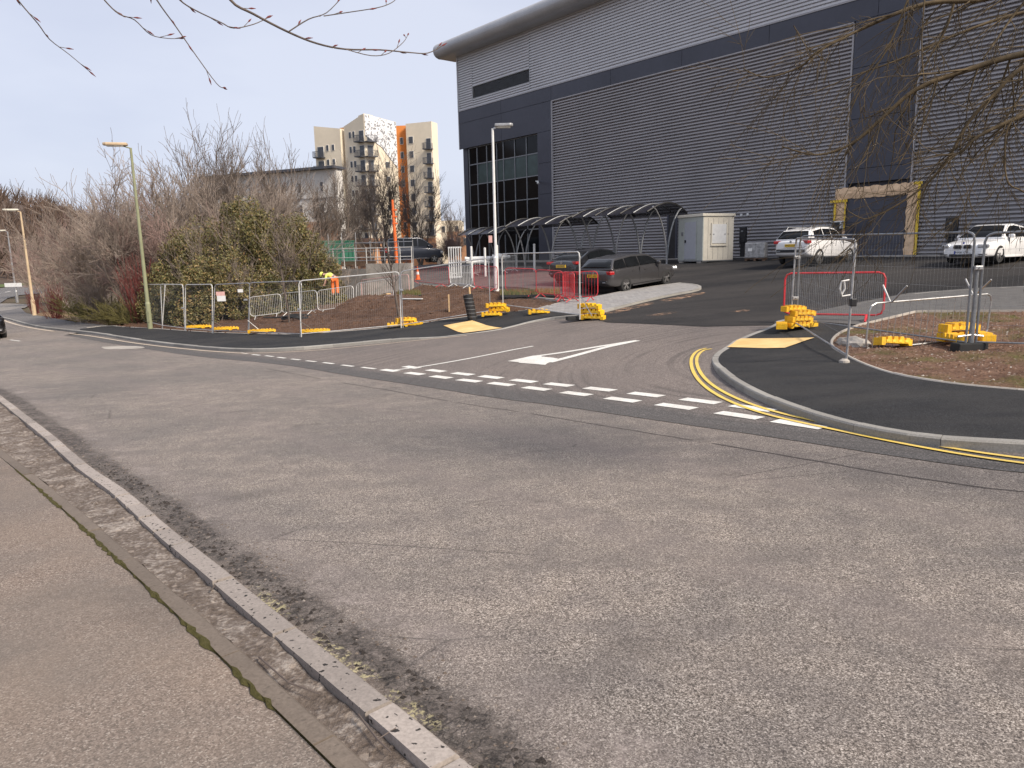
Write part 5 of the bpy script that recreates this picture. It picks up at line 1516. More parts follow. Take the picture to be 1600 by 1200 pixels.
barrier(Q(790, 460.5), Q(838, 463), 'red barrier between the white lamp column and the black hatchback', 'red', group=RB, bars=24)
barrier(Q(838, 464), Q(880, 468), 'red barrier across the tail of the black hatchback', 'red', group=RB, bars=26)
barrier(Q(880, 469), Q(898, 472), 'narrow red barrier turned end on beside the black hatchback', 'red', group=RB, bars=16)
barrier(Q(866, 471), Q(934, 470), 'red barrier across the number plate of the dark grey estate', 'red', group=RB, bars=14)
barrier(Q(1224, 499), Q(1379, 502), 'red barrier standing behind the big stack of yellow feet', 'red', bars=52, r=.026, h=1.12, infill='galv', bot=.14)
barrier(Q(1352, 547, .1), Q(1541, 526, .1), 'grey crowd barrier standing upside down with its feet in the air', 'galv', flip=True, h=1.0, bars=18, lean=-.05)

# ------------------------------------------------------------------ lamp columns
def lamp(px, py, H, label, m, arm, taper=(.085, .045), lean=0.0, base_h=1.15, base_r=.11, grp=None, hm='tan', off=.1):
    p = G(px, py, off)
    r = empty('street_lamp', p, 0, label, 'street lamp', grp)
    MB().tube([(0, 0, -.2), (0, 0, base_h), (0, 0, base_h + .08)], [base_r, base_r, taper[0]], 12).build('base_section', M[m], r)
    MB().tube([(0, 0, base_h + .05), (lean, 0, H)], list(taper), 10).build('column', M[m], r)
    a = Vector(arm)
    MB().tube([(lean, 0, H - .02), Vector((lean, 0, H + .06)) + a * .35], .03, 6).build('bracket', M[m], r)
    u = a.normalized(); Mr = Matrix((Vector((u.x, u.y, 0)), Vector((-u.y, u.x, 0)), Vector((0, 0, 1)))).transposed()
    c = Vector((lean, 0, H + .06)) + a * .62
    mb = MB(); L = a.length
    poly = [(-L * .5, -.14), (-L * .5, .14), (L * .35, .17), (L * .5, .08), (L * .5, -.08), (L * .35, -.17)]
    mb.prism(poly, -.02, .10, M=Mr, c=c)
    h = mb.build('lantern', M[hm], r, bevel=.03)
    mb = MB(); mb.box(c + Vector((0, 0, -.04)), (L * .7, .2, .04), M=Mr); mb.build('lens', M['lamp_lens'], h)
    MB().box((0, -base_r - .002, .55), (.10, .02, .5)).build('access_door', M[m], r)
    return r
LGp = 'street lamps along the road at the left'
lamp(235, 513.5, 8.0, 'olive green street lamp standing among the mesh fence at the left', 'olive', (-.95, -.25, .08), (.085, .05), grp=LGp, hm='tan')
lamp(54, 492.5, 8.0, 'tan street lamp beside the red-stemmed shrub', 'tan', (-1.0, -.3, .08), (.11, .06), base_r=.15, grp=LGp, hm='lamp_lens')
lamp(27, 470.5, 8.0, 'farthest grey street lamp, at the left edge by the grass verge', 'galv', (-1.4, -.3, .1), (.12, .07), base_r=.16, grp=LGp, hm='lamp_lens')
p3 = G(775, 455, .1)
lamp(776, 455.5, 6.35, 'slim white lamp column at the edge of the soil, before the corner glazing', 'white', (.72, .0, .02), (.06, .05), base_h=1.35, base_r=.10, hm='galv')
# small sign boards on the third lamp
r = empty('sign_board', G(26, 470.5, .1) + Vector((0, -.2, 1.9)), 0, 'small pale board fixed low on the farthest street lamp', 'sign')
MB().box((0, 0, 0), (2.0, .05, .45)).build('board', M['white'], r)

# ------------------------------------------------------------------ bare trees
def tubes_np(name, segs, mats, sides=3, matidx=None):
    """many tapered twig segments as one mesh"""
    S_ = np.array(segs, float)                    # ax ay az bx by bz r0 r1
    a, b, r0, r1 = S_[:, :3], S_[:, 3:6], S_[:, 6], S_[:, 7]
    d = b - a; d /= np.maximum(np.linalg.norm(d, axis=1), 1e-6)[:, None]
    h = np.where(np.abs(d[:, 2:3]) > .9, np.array([[1.0, 0, 0]]), np.array([[0, 0, 1.0]]))
    x = np.cross(d, h); x /= np.linalg.norm(x, axis=1)[:, None]; y = np.cross(d, x)
    n = len(S_); V = np.zeros((n, 2 * sides, 3))
    for j in range(sides):
        t = 2 * math.pi * j / sides; o = x * math.cos(t) + y * math.sin(t)
        V[:, j] = a + o * r0[:, None]; V[:, sides + j] = b + o * r1[:, None]
    base = (np.arange(n) * 2 * sides)[:, None]
    F = np.concatenate([base + np.array([j, (j+1) % sides, sides + (j+1) % sides, sides + j]) for j in range(sides)])
    mi = None if matidx is None else np.tile(np.asarray(matidx), sides)
    return np_mesh(name, V.reshape(-1, 3), F, mats, mi)
def grow(rnd, out, p, d, L, r, lev, maxlev, spread, kids, gravity=0.0, minr=.008, wig=.18, upb=.12, shrink=.72, bend=None):
    n = 3 if lev < 2 else 2 + (L > .5)
    step = L / n; q = p; rr_ = r
    for i in range(n):
        d = (d + Vector((rnd.gauss(0, wig), rnd.gauss(0, wig), rnd.gauss(0, wig * .7) + upb - gravity))).normalized()
        q2 = q + d * step; r2_ = max(minr, rr_ * .84)
        out.append((*q, *q2, max(rr_, minr), r2_, lev))
        if lev < maxlev and (i > 0 or lev > 0):
            for _ in range(kids if lev else 1):
                if rnd.random() < .82:
                    t = rnd.random(); s = q.lerp(q2, t)
                    a = rnd.uniform(0, 2 * math.pi); perp = d.orthogonal().normalized(); perp.rotate(Matrix.Rotation(a, 3, d))
                    nd = (d * math.cos(spread) + perp * math.sin(spread) * rnd.uniform(.7, 1.25)).normalized()
                    grow(rnd, out, s, nd, L * shrink * rnd.uniform(.55, 1.05), r2_ * .62, lev + 1, maxlev, spread, kids, gravity, minr, wig, upb, shrink)
        q = q2; rr_ = r2_
    if lev < maxlev:
        grow(rnd, out, q, d, L * shrink, rr_ * .9, lev + 1, maxlev, spread, kids, gravity, minr, wig, upb, shrink)
def tree_meshes(name, seed, H, stems, r, maxlev, spread, kids, mt, mb_, minr, lean=.25, upb=.12, gravity=0.0, wig=.18, first=.34, cut=1):
    """meshes of the wood and of the twig crown"""
    rnd = random.Random(seed); segs = []
    for s_ in range(stems):
        a = rnd.uniform(0, 6.28); l = rnd.uniform(.3, 1) * lean
        grow(rnd, segs, Vector((rnd.uniform(-.3, .3) * (stems > 1), rnd.uniform(-.3, .3) * (stems > 1), -.1)), Vector((math.cos(a) * l, math.sin(a) * l, 1)).normalized(), H * first * rnd.uniform(.8, 1.1), r * rnd.uniform(.6, 1), 0, maxlev, spread, kids, gravity, minr, wig, upb)
    A = [s[:8] for s in segs if s[8] <= cut]; B = [s[:8] for s in segs if s[8] > cut]
    return tubes_np(name + '_trunk', A, M[mb_], 5), tubes_np(name + '_crown', B, M[mt], 3), len(segs)
def plant_tree(ms, loc, rz, sc, label, name='bare_tree', cat='tree', group=None, woodn='trunk', crownn='crown'):
    r = empty(name, loc, rz, label, cat, group)
    s = sc if isinstance(sc, tuple) else (sc, sc, sc)
    r.scale = s
    link(woodn, ms[0], r); link(crownn, ms[1], r)
    return r
PR = {}
PR['bush1'] = tree_meshes('thicket', 11, 8.5, 9, .07, 4, .55, 2, 'twig', 'twig', .008, .75, .05, 0, .20, .30, 0)
PR['bush2'] = tree_meshes('thicket', 23, 8.5, 9, .07, 4, .60, 2, 'twig_p', 'twig', .008, .85, .03, 0, .22, .30, 0)
PR['bush3'] = tree_meshes('thicket', 37, 8.5, 8, .08, 4, .50, 2, 'twig', 'twig', .008, .70, .08, 0, .19, .30, 0)
PR['tall1'] = tree_meshes('tall', 5, 12, 4, .11, 4, .50, 2, 'twig_m', 'bark_l', .010, .45, .08, 0, .15, .32, 1)
PR['tall2'] = tree_meshes('tall', 8, 12, 4, .12, 4, .52, 2, 'twig_m', 'bark_l', .010, .40, .08, 0, .16, .32, 1)
PR['red'] = tree_meshes('redstem', 3, 2.0, 60, .015, 1, .25, 2, 'red_twig', 'red_twig', .007, .6, .05, 0, .1, .5, 0)
PR['green'] = tree_meshes('greenstem', 4, 1.6, 60, .012, 2, .35, 1, 'green_twig', 'green_twig', .006, .9, -.02, 0, .15, .5, 0)
_nz = lambda px, d, z=None: (lambda v: Vector((v.x, v.y, T(v.x, v.y) if z is None else z)))(AT(px, 410, d))
TL = 'bare trees of the thicket at the left'
spots = [('bush2', 128, 47, .80, 0, 'pinkish bare shrub tree spreading over the road at the left end of the thicket'), ('bush1', 165, 43, .90, 1.2, 'pale twiggy tree behind the red-stemmed shrub'),
         ('bush1', 205, 40, 1.02, 2.3, 'pale bare tree directly left of the olive street lamp'), ('bush3', 240, 45, 1.12, 4.0, 'tall bare tree seen behind the olive street lamp'),
         ('bush2', 268, 41, 1.0, 5.1, 'pinkish bare tree right of the olive street lamp'), ('bush3', 300, 46, 1.25, .7, 'tallest pale tree in the middle of the thicket'),
         ('bush1', 335, 44, 1.12, 3.3, 'pale bare tree rising behind the left half of the evergreen bush'), ('tall1', 362, 50, .95, 1.9, 'slim dark-branched tree rising behind the middle of the evergreen bush'),
         ('bush3', 395, 48, 1.12, 2.6, 'pale bare tree rising behind the top of the evergreen bush'), ('tall2', 430, 52, .92, 4.4, 'dark bare tree behind the right half of the evergreen bush'),
         ('bush3', 462, 52, .98, 5.6, 'pale bare tree at the right end of the thicket before the white block'), ('bush1', 185, 55, 1.12, 3.9, 'bare tree further back at the left of the thicket'),
         ('bush3', 262, 56, 1.38, 2.2, 'tall bare tree further back behind the olive street lamp'), ('tall1', 322, 58, 1.12, .4, 'dark forked tree further back in the thicket'),
         ('bush2', 378, 58, 1.28, 1.4, 'pinkish tree further back above the evergreen bush'), ('bush1', 105, 60, .95, 4.8, 'pale tree further back near the tan street lamp'), ('bush2', 90, 75, 1.0, 2.8, 'pinkish tree far back right of the tan street lamp'),
         ('bush3', 60, 95, .95, 5.0, 'pale tree farthest back above the grass verge')]
for k, px, d, sc, rz, lb in spots: plant_tree(PR[k], _nz(px, d), rz, (sc * 1.12, sc * 1.12, sc * (1.5 if px < 225 else 1.42 if px > 400 else 1.24)), lb, group=TL)
plant_tree(PR['red'], _nz(75, 50), 0, (1.35, 1.35, 1.5), 'dense red-stemmed shrub beside the tan street lamp', 'red_stemmed_shrub', 'shrub', woodn='stems', crownn='side_stems')
plant_tree(PR['red'], _nz(45, 60), 2, (.9, .9, 1.3), 'smaller red-stemmed shrub left of the tan street lamp', 'red_stemmed_shrub', 'shrub', woodn='stems', crownn='side_stems')
plant_tree(PR['red'], _nz(215, 37.5), 1, (1.5, 1.5, 2.1), 'dark red shrub behind the olive street lamp at the edge of the evergreen bush', 'red_stemmed_shrub', 'shrub', woodn='stems', crownn='side_stems')
plant_tree(PR['green'], _nz(128, 43), 0, (1.9, 1.9, 1.3), 'low yellow-green shrub on the leaf litter right of the red one', 'low_shrub', 'shrub', woodn='stems', crownn='side_stems')
plant_tree(PR['green'], _nz(170, 39), 1.5, (1.8, 1.8, 1.0), 'low brownish shrub below the spreading bare trees', 'low_shrub', 'shrub', woodn='stems', crownn='side_stems')
plant_tree(PR['green'], _nz(205, 37.5), 3.0, (1.6, 1.6, 1.0), 'low brownish shrub left of the olive street lamp', 'low_shrub', 'shrub', woodn='stems', crownn='side_stems')
# trees before the apartment tower
BT = 'bare trees in front of the apartment tower'
for k, px, d, sc, rz, lb in (('tall2', 545, 72, 1.25, .3, 'forked bare tree in front of the brown strip of the apartment tower'), ('tall1', 602, 78, 1.3, 1.1, 'bare tree in front of the middle of the apartment tower'),
                             ('tall2', 657, 76, 1.15, 2.2, 'bare tree with spreading limbs at the right of the apartment tower'), ('tall1', 580, 90, 1.2, 3.1, 'bare tree further back between the balconies of the tower'),
                             ('tall2', 705, 95, .92, 4.2, 'bare tree farthest right, beside the warehouse corner'), ('bush2', 690, 80, .55, .9, 'russet bushy tree right of the dark van'), ('bush2', 715, 88, .70, 2.9, 'russet bushy tree beside the warehouse corner'),
                             ('tall1', 505, 66, .95, 5.2, 'bare tree in front of the white block'), ('bush2', 560, 82, .50, 4.9, 'low twiggy shrub tree behind the hand rails'), ('bush2', 633, 88, .50, 3.4, 'low twiggy shrub tree behind the orange pole')):
    plant_tree(PR[k], _nz(px, d), rz, sc, lb, group=BT)
# evergreen bushes: dark leaves on a mass of clumps
def leaf_mass(seed, rx, ry, rz, n, size, weights):
    rs = np.random.RandomState(seed)
    nc = 260; cc = rs.normal(size=(nc, 3)); cc /= np.linalg.norm(cc, axis=1)[:, None]; cc[:, 2] = np.abs(cc[:, 2]) * 1.0 - .05
    cc *= rs.uniform(.50, 1.06, (nc, 1)); cr_ = rs.uniform(.07, .19, nc); ci = rs.randint(0, nc, n)
    o = rs.normal(size=(n, 3)); o /= np.linalg.norm(o, axis=1)[:, None]
    P_ = cc[ci] + o * cr_[ci][:, None] * rs.uniform(.6, 1.15, (n, 1)) * np.array([1, 1, .8])
    P_ = P_ * np.array([rx, ry, rz]); P_ = P_[P_[:, 2] > 0]
    n = len(P_); a = rs.normal(size=(n, 3)); a /= np.linalg.norm(a, axis=1)[:, None]; b = np.cross(a, rs.normal(size=(n, 3))); b /= np.linalg.norm(b, axis=1)[:, None]
    s = size * rs.uniform(.6, 1.4, (n, 1))
    V = np.stack([P_ - a * s, P_ + b * s * .45, P_ + a * s, P_ - b * s * .45], 1).reshape(-1, 3)
    F = np.arange(n * 4).reshape(-1, 4)
    cw = rs.dirichlet(np.array(weights) * 3, nc)[ci[:n]] if False else None
    bias = rs.rand(nc)[ci[:n]] * .45 + rs.rand(n) * .55
    mi = np.digitize(bias, np.cumsum(weights)[:-1])
    return np_mesh('leaves', V, F, [M['leaf3'], M['leaf1'], M['leaf2'], M['leaf4']], mi)
def bush(px, d, dims, n, seed, label, weights=(.30, .38, .24, .08), size=.06):
    p = _nz(px, d); r = empty('evergreen_bush', p, seed, label, 'bush', 'evergreen bushes behind the left fence')
    link('crown', leaf_mass(seed, *dims, int(n * 2.4), size, weights), r)
    rnd = random.Random(seed); segs = []
    for _ in range(22):
        a = rnd.uniform(0, 6.28); l = rnd.uniform(.2, 1.1)
        grow(rnd, segs, Vector((rnd.uniform(-.9, .9), rnd.uniform(-.9, .9), -.1)), Vector((math.cos(a) * l, math.sin(a) * l, 1)).normalized(), dims[2] * .42, .03, 0, 3, .5, 2, 0, .007, .15, .1)
    link('branches', tubes_np('branches', [s[:8] for s in segs], M['twig'], 3), r)
bush(318, 38.5, (3.0, 2.6, 4.9), 30000, 1, 'olive evergreen bush at the left, behind the white and red notice')
bush(385, 39.5, (3.3, 2.8, 6.0), 38000, 2, 'tallest olive and ochre evergreen bush, in the middle')
bush(448, 40, (2.8, 2.5, 5.2), 30000, 3, 'olive evergreen bush at the right, nearest the bending worker')
bush(352, 35.3, (2.6, 1.6, 3.2), 17000, 4, 'lower ochre evergreen bush in front of the others', (.25, .35, .32, .08))
bush(300, 35.5, (1.9, 1.5, 2.1), 10000, 5, 'dark low evergreen bush at the left beside the fence', (.55, .3, .1, .05))
bush(425, 36.5, (2.2, 1.5, 1.9), 10000, 6, 'dark low evergreen bush right of the others, behind the thin sapling', (.5, .3, .15, .05))
bush(490, 41, (1.6, 1.6, 3.1), 9000, 7, 'narrow evergreen bush at the end, left of the green container')
# woodland on the far hill
def hill_z(x, y):
    hd_ = np.hypot(x, y); ha_ = np.degrees(np.arctan2(x, y))
    h = np.clip((hd_ - 190) / 130, 0, 1) ** 1.3 * np.clip(1 - np.abs(ha_ + 62) / 40, 0, 1) ** .8 * (62 + 9 * np.sin(ha_ * .21 + 2))
    return TT(np.stack([x, y], -1)) - .09 + h + np.clip((hd_ - 600) / 500, 0, 1) * 12
rs = np.random.RandomState(4); n = 2600
ang = np.radians(rs.uniform(-66, -25, n)); dd_ = rs.uniform(195, 420, n) 
x = dd_ * np.sin(ang); y = dd_ * np.cos(ang); z = hill_z(x, y)
segs = []
for i in range(n):
    H = rs.uniform(5, 9)
    for k in range(9):
        a = rs.uniform(0, 6.28); l = rs.uniform(.1, .55); b0 = rs.uniform(.0, .45)
        segs.append((x[i], y[i], z[i] + H * b0, x[i] + math.cos(a) * l * H, y[i] + math.sin(a) * l * H, z[i] + H * rs.uniform(.6, 1.05), .16, .05))
o = link('distant_woodland', tubes_np('distant_woodland', segs, M['hill_twig'], 3)); tag(o, 'brown leafless woodland covering the far hillside', 'woodland', None, 'stuff')
# leaf litter flecks and rubble
def scatter(name, pts, size, m, seed, lift, label, cat, flat=.35):
    rs = np.random.RandomState(seed); V = []; F = []; 
    for i, (x_, y_, z_) in enumerate(pts):
        s = size * rs.uniform(.4, 1.5); b = len(V)
        for k in range(5):
            a = k * 1.2566 + rs.uniform(-.35, .35); V.append((x_ + math.cos(a) * s, y_ + math.sin(a) * s * rs.uniform(.5, 1), z_ + lift))
        V.append((x_ + rs.uniform(-.3, .3) * s, y_ + rs.uniform(-.3, .3) * s, z_ + lift + s * flat * rs.uniform(.6, 1.4)))
        F += [(b + k, b + (k+1) % 5, b + 5) for k in range(5)]
    return tag(link(name, np_mesh(name, V, F, m)), label, cat, None, 'stuff')
def in_poly(poly, n, seed):
    P_ = np.array(poly); rs = np.random.RandomState(seed); q = rs.uniform(P_.min(0), P_.max(0), (n * 6, 2)); q = q[inside(q, poly)][:n]
    return q
q = in_poly(bed2, 5200, 3); zz = TT(q) + .09 + r2(q)
scatter('soil_crumbs', np.c_[q, zz], .028, M['soil_r'], 1, -.006, 'loose crumbs and clods on the right soil bed', 'soil crumbs', .8)
q = in_poly(bed2, 260, 8); zz = TT(q) + .09 + r2(q)
scatter('pale_stones', np.c_[q, zz], .026, M['edging_new'], 2, -.006, 'small pale stones on the right soil bed', 'stones', .6)
q = in_poly(bed, 3500, 5); zz = TT(q) + .07 + soil_relief(q)
scatter('soil_clods', np.c_[q, zz], .07, M['soil'], 3, -.015, 'loose clods of brown soil on the left bed', 'soil clods', .8)
vp = nearN + list(reversed(nearE))
q = in_poly([p for p in vp if math.hypot(*p) < 14], 2600, 5); q = q[np.hypot(q[:, 0], q[:, 1]) < 12]
zz = TT(q) + .055 + verge_relief(q)
scatter('verge_rubble', np.c_[q, zz], .013, M['rubble'], 6, -.002, 'broken bits of surfacing along the verge', 'rubble', .7)
g = in_poly([tuple(p) for p in offset_line([p for p in NK if math.hypot(*p) < 12], -sgn * .02)] + [tuple(p) for p in reversed(offset_line([p for p in NK if math.hypot(*p) < 12], -sgn * .42))], 3500, 9)
scatter('gutter_grit', np.c_[g, TT(g)], .009, M['rubble'], 7, -.001, 'loose grit in the gutter along the near kerb', 'grit', .7)
near_l = [p for p in NK if math.hypot(*p) < 9]
g = in_poly([tuple(p) for p in offset_line(near_l, -sgn * .07)] + [tuple(p) for p in reversed(offset_line(near_l, -sgn * .27))], 3600, 19)
scatter('crumbled_asphalt', np.c_[g, TT(g)], .016, M['crumb'], 12, -.004, 'dark crumbled lumps of old surfacing along the gutter', 'rubble', .8)
# fallen twigs on the verge
for i, (a, b, c) in enumerate((((405, 1030), (450, 1070), (500, 1088)), ((560, 1120), (590, 1160), (612, 1180)), ((330, 925), (345, 905), (352, 897)))):
    A_, B_, C_ = (G(*p, .075) for p in (a, b, c))
    r = empty('fallen_twig', A_, 0, ['long fallen twig lying in the verge between edging and kerb', 'thin fallen twig in the verge close to the bottom of the picture', 'short fallen twig lying across the near kerb'][i], 'twig')
    mb = MB(); pts = [Vector((0, 0, .01)), (B_ - A_) + Vector((0, 0, .012)), (C_ - A_) + Vector((0, 0, .01))]; mb.tube(pts, [.005, .004, .0025], 5)
    mb.tube([pts[1], pts[1] + Vector((.06, .05, .01))], .0025, 4); mb.build('stick', M['twig_d'], r)

# ------------------------------------------------------------------ far buildings
def plan_pt(px, depth): v = AT(px, 400, depth); return Vector((v.x, v.y, 0))
def z_at(px, py, q):
    """height of the spot seen at (px, py) above a place on the plan"""
    d = ray(px, py); t = math.hypot(q.x, q.y) / math.hypot(d[0], d[1]); return float(d[2] * t)
def block(root, name, pA, pB, yA, yB, zb, m, thick=6.0, pxA=None, pxB=None):
    """a storeyed wall between two plan points whose top runs from one height to another"""
    d = (pB - pA); n = Vector((d.y, -d.x, 0)).normalized()
    if n.dot(-pA) < 0: n = -n
    V = [pA + Vector((0, 0, zb)), pB + Vector((0, 0, zb)), pB + Vector((0, 0, yB)), pA + Vector((0, 0, yA))]
    mb = MB(); mb.add(V + [v - n * thick for v in V], [(0,1,2,3),(7,6,5,4),(0,4,5,1),(2,6,7,3),(1,5,6,2),(3,7,4,0)])
    o = mb.build(name, m, root, True)
    bm = bmesh.new(); bm.from_mesh(o.data); bmesh.ops.recalc_face_normals(bm, faces=bm.faces); bm.to_mesh(o.data); bm.free()
    return n
def opening(root, pA, pB, n, f0, f1, z0, z1, m='window', frame=True, name='window'):
    a = pA.lerp(pB, f0); b = pA.lerp(pB, f1); c = (a + b) / 2; L = (b - a).length; rz = math.atan2((b - a).y, (b - a).x)
    w = MB().box(Vector((c.x, c.y, (z0 + z1) / 2)) + n * .02, (L, .10, z1 - z0), rz).build(name, M['render_white' if frame else m], root, True)
    MB().box(Vector((c.x, c.y, (z0 + z1) / 2)) + n * .09, (L - .16, .06, z1 - z0 - .16), rz).build('pane', M[m], w)
    return w
def balcony(root, pA, pB, n, f0, f1, z, dep=1.3):
    a = pA.lerp(pB, f0); b = pA.lerp(pB, f1); c = (a + b) / 2; L = (b - a).length; rz = math.atan2((b - a).y, (b - a).x)
    B_ = MB().box(Vector((c.x, c.y, z)) + n * dep / 2, (L, dep, .18), rz).build('balcony', M['balcony'], root, True)
    u = (b - a).normalized()
    mb = MB(); k = max(4, int(L / .28))
    for i in range(k + 1):
        p = a.lerp(b, i / k); mb.box(Vector((p.x, p.y, z + .6)) + n * dep, (.07, .05, 1.05), rz)
    for s_ in (a, b):
        for j in range(1, 4): mb.box(Vector((s_.x, s_.y, z + .6)) + n * dep * j / 4, (.05, .07, 1.05), rz)
    mb.box(Vector((c.x, c.y, z + 1.15)) + n * dep, (L, .08, .08), rz)
    r_ = mb.build('railing', M['balcony'], B_); r_['kind'] = 'stuff'
tw = plan_pt(595, 150)
tower = empty('apartment_tower', (tw.x, tw.y, -2), 0, 'cream apartment tower with orange strips, speckled white crown and dark balconies', 'tower')
ZG = -3.0; FH = 2.83
pts = {k: plan_pt(*v) for k, v in dict(a=(503.5, 152.5), b=(543, 150), b2=(543, 151.5), c=(549, 151.5), c2=(549, 150.2), d=(580, 147), e=(628.5, 151), e2=(628.5, 153), f=(643, 153), f2=(643, 151.8), g=(682, 149.5)).items()}
def Z(px, py, k): return z_at(px, py, pts[k])
n1 = block(tower, 'left_wall', pts['a'], pts['b'], Z(503.5, 197.5, 'a'), Z(543, 201, 'b'), ZG, M['render_cream'], 2)
block(tower, 'brown_strip', pts['b2'], pts['c'], Z(543, 200, 'b2'), Z(549, 199, 'c'), ZG, M['render_brown'], 3)
n2 = block(tower, 'left_front_wall', pts['c2'], pts['d'], Z(549, 198, 'c2'), Z(580, 177.5, 'd'), ZG, M['render_cream'], 2.5)
n3 = block(tower, 'right_front_wall', pts['d'], pts['e'], Z(580, 177.5, 'd') - .02, Z(628.5, 191, 'e'), ZG, M['render_cream'], 2.5)
n4 = block(tower, 'orange_strip', pts['e2'], pts['f'], Z(628.5, 196.5, 'e2'), Z(643, 196, 'f'), ZG, M['render_orange'], 2)
n5 = block(tower, 'right_wall', pts['f2'], pts['g'], Z(643, 193.5, 'f2'), Z(682, 189.5, 'g'), ZG, M['render_cream'], 2.5)
# speckled cladding, a thin skin over the upper part of the right front wall
pd, pe = pts['d'].lerp(pts['e'], .02), pts['d'].lerp(pts['e'], .985)
zt0, zt1 = Z(580, 178.5, 'd'), Z(628.5, 191.8, 'e')
zlow = z_at(605, 232, pts['d'])
mb = MB()
V = [Vector((pd.x, pd.y, zlow + 2.5)), Vector((pd.lerp(pe, .5).x, pd.lerp(pe, .5).y, zlow + .5)), Vector((pe.x, pe.y, zlow - 3.5)), Vector((pe.x, pe.y, zt1)), Vector((pd.x, pd.y, zt0))]
V = [v + n3 * .14 for v in V]; mb.add(V + [v - n3 * .13 for v in V], [(0,1,2,3,4),(9,8,7,6,5)] + [(i, 5 + i, 5 + (i+1) % 5, (i+1) % 5) for i in range(5)])
mb.build('speckled_cladding', M['speckle'], tower, True)
# low base storeys in brick and a grey strip at the top left
block(tower, 'brick_base', pts['c2'] + n2 * .2, pts['d'] + n2 * .2, z_at(570, 372, pts['d']), z_at(580, 372, pts['d']), ZG, M['brick'], .3)
block(tower, 'brick_base', pts['d'] + n3 * .2, pts['e'] + n3 * .2, z_at(590, 372, pts['d']), z_at(620, 372, pts['e']), ZG, M['brick'], .3)
block(tower, 'brick_base', pts['f2'] + n5 * .2, pts['g'] + n5 * .2, z_at(650, 372, pts['g']), z_at(680, 372, pts['g']), ZG, M['brick'], .3)
# floors counted downward from the top balcony
zb0 = z_at(584, 221.5, pts['d'])
for i in range(8):
    z = zb0 - i * FH
    for f0, f1 in ((.30, .40), (.48, .58)): opening(tower, pts['c2'], pts['d'], n2, f0 - .06, f1 - .04, z + 1.0, z + 2.3)
    opening(tower, pts['c2'], pts['d'], n2, .74, .97, z + .1, z + 2.25)
    opening(tower, pts['d'], pts['e'], n3, .06, .24, z + .1, z + 2.25)
    opening(tower, pts['d'], pts['e'], n3, .60, .74, z + .9, z + 2.1)
    balcony(tower, pts['c2'], pts['d'], n2, .68, 1.0, z); balcony(tower, pts['d'], pts['e'], n3, .0, .30, z)
    opening(tower, pts['e2'], pts['f'], n4, .32, .68, z + .2, z + 1.6)
    opening(tower, pts['f2'], pts['g'], n5, .10, .28, z + .1, z + 1.5)
    opening(tower, pts['f2'], pts['g'], n5, .78, .97, z - 1.3, z + .85)
    balcony(tower, pts['f2'], pts['g'], n5, .74, 1.04, z - 1.35)
    zl = z - 2.2
    for f0, f1 in ((.44, .54), (.66, .76)): opening(tower, pts['a'], pts['b'], n1, f0, f1, zl + 1.2, zl + 2.4)
    opening(tower, pts['a'], pts['b'], n1, .10, .34, zl + .1, zl + 2.2)
    balcony(tower, pts['a'], pts['b'], n1, .04, .38, zl - .05)
# long white block left of the tower
wa_, wb_ = plan_pt(330, 118), plan_pt(533, 108)
r = empty('white_block', (wb_.x, wb_.y, -2), 0, 'long pale block with a flat dark roof line behind the thicket, left of the tower', 'building')
zt = z_at(533, 263.5, wb_); zt2 = z_at(333, 262, wa_)
n = block(r, 'wall', wa_, wb_, zt, zt, ZG, M['render_pale'], 1.5)
zc = z_at(533, 345, wb_)
block(r, 'lower_wall', wa_ + n * .15, wb_ + n * .15, zc, zc, ZG, M['brick'], .3)
mb = MB(); d_ = (wb_ - wa_); c = (wa_ + wb_) / 2; mb.box(Vector((c.x, c.y, zt + .2)) - n * .6, (d_.length + .6, 3, .35), math.atan2(d_.y, d_.x)); mb.build('roof_slab', M['balcony'], r, True)
for row, y in enumerate((290, 325, 357)):
    for px in (355, 380, 405, 430, 455, 480, 512):
        f = (px - 330) / 203; z = z_at(512, y, wb_)
        opening(r, wa_, wb_, n, f - .012, f + .012, z - .75, z + .75)
mb = MB(); z = z_at(512, 308, wb_); mb.box(Vector((c.x, c.y, z)) + n * .06, (d_.length, .1, .12), math.atan2(d_.y, d_.x)); mb.build('string_course', M['galv_dark'], r, True)
# pale low blocks by the warehouse corner
for px0, px1, y0, dep, m_, lb in ((688, 722, 345, 170, 'render_cream', 'pale low building far behind the trees by the warehouse corner'), (700, 735, 362, 140, 'brick', 'low brick building behind the trees by the warehouse corner')):
    a, b = plan_pt(px0, dep), plan_pt(px1, dep); r = empty('low_building', (a.x, a.y, -2), 0, lb, 'building')
    z = z_at(px0, y0, a); n = block(r, 'wall', a, b, z, z, ZG, M[m_], 10)
    for k in range(3): opening(r, a, b, n, .12 + .3 * k, .28 + .3 * k, z - 2.6, z - 1.2)
# brick and planting belt closing the gap under the trees
rb_ = plan_pt(560, 95)
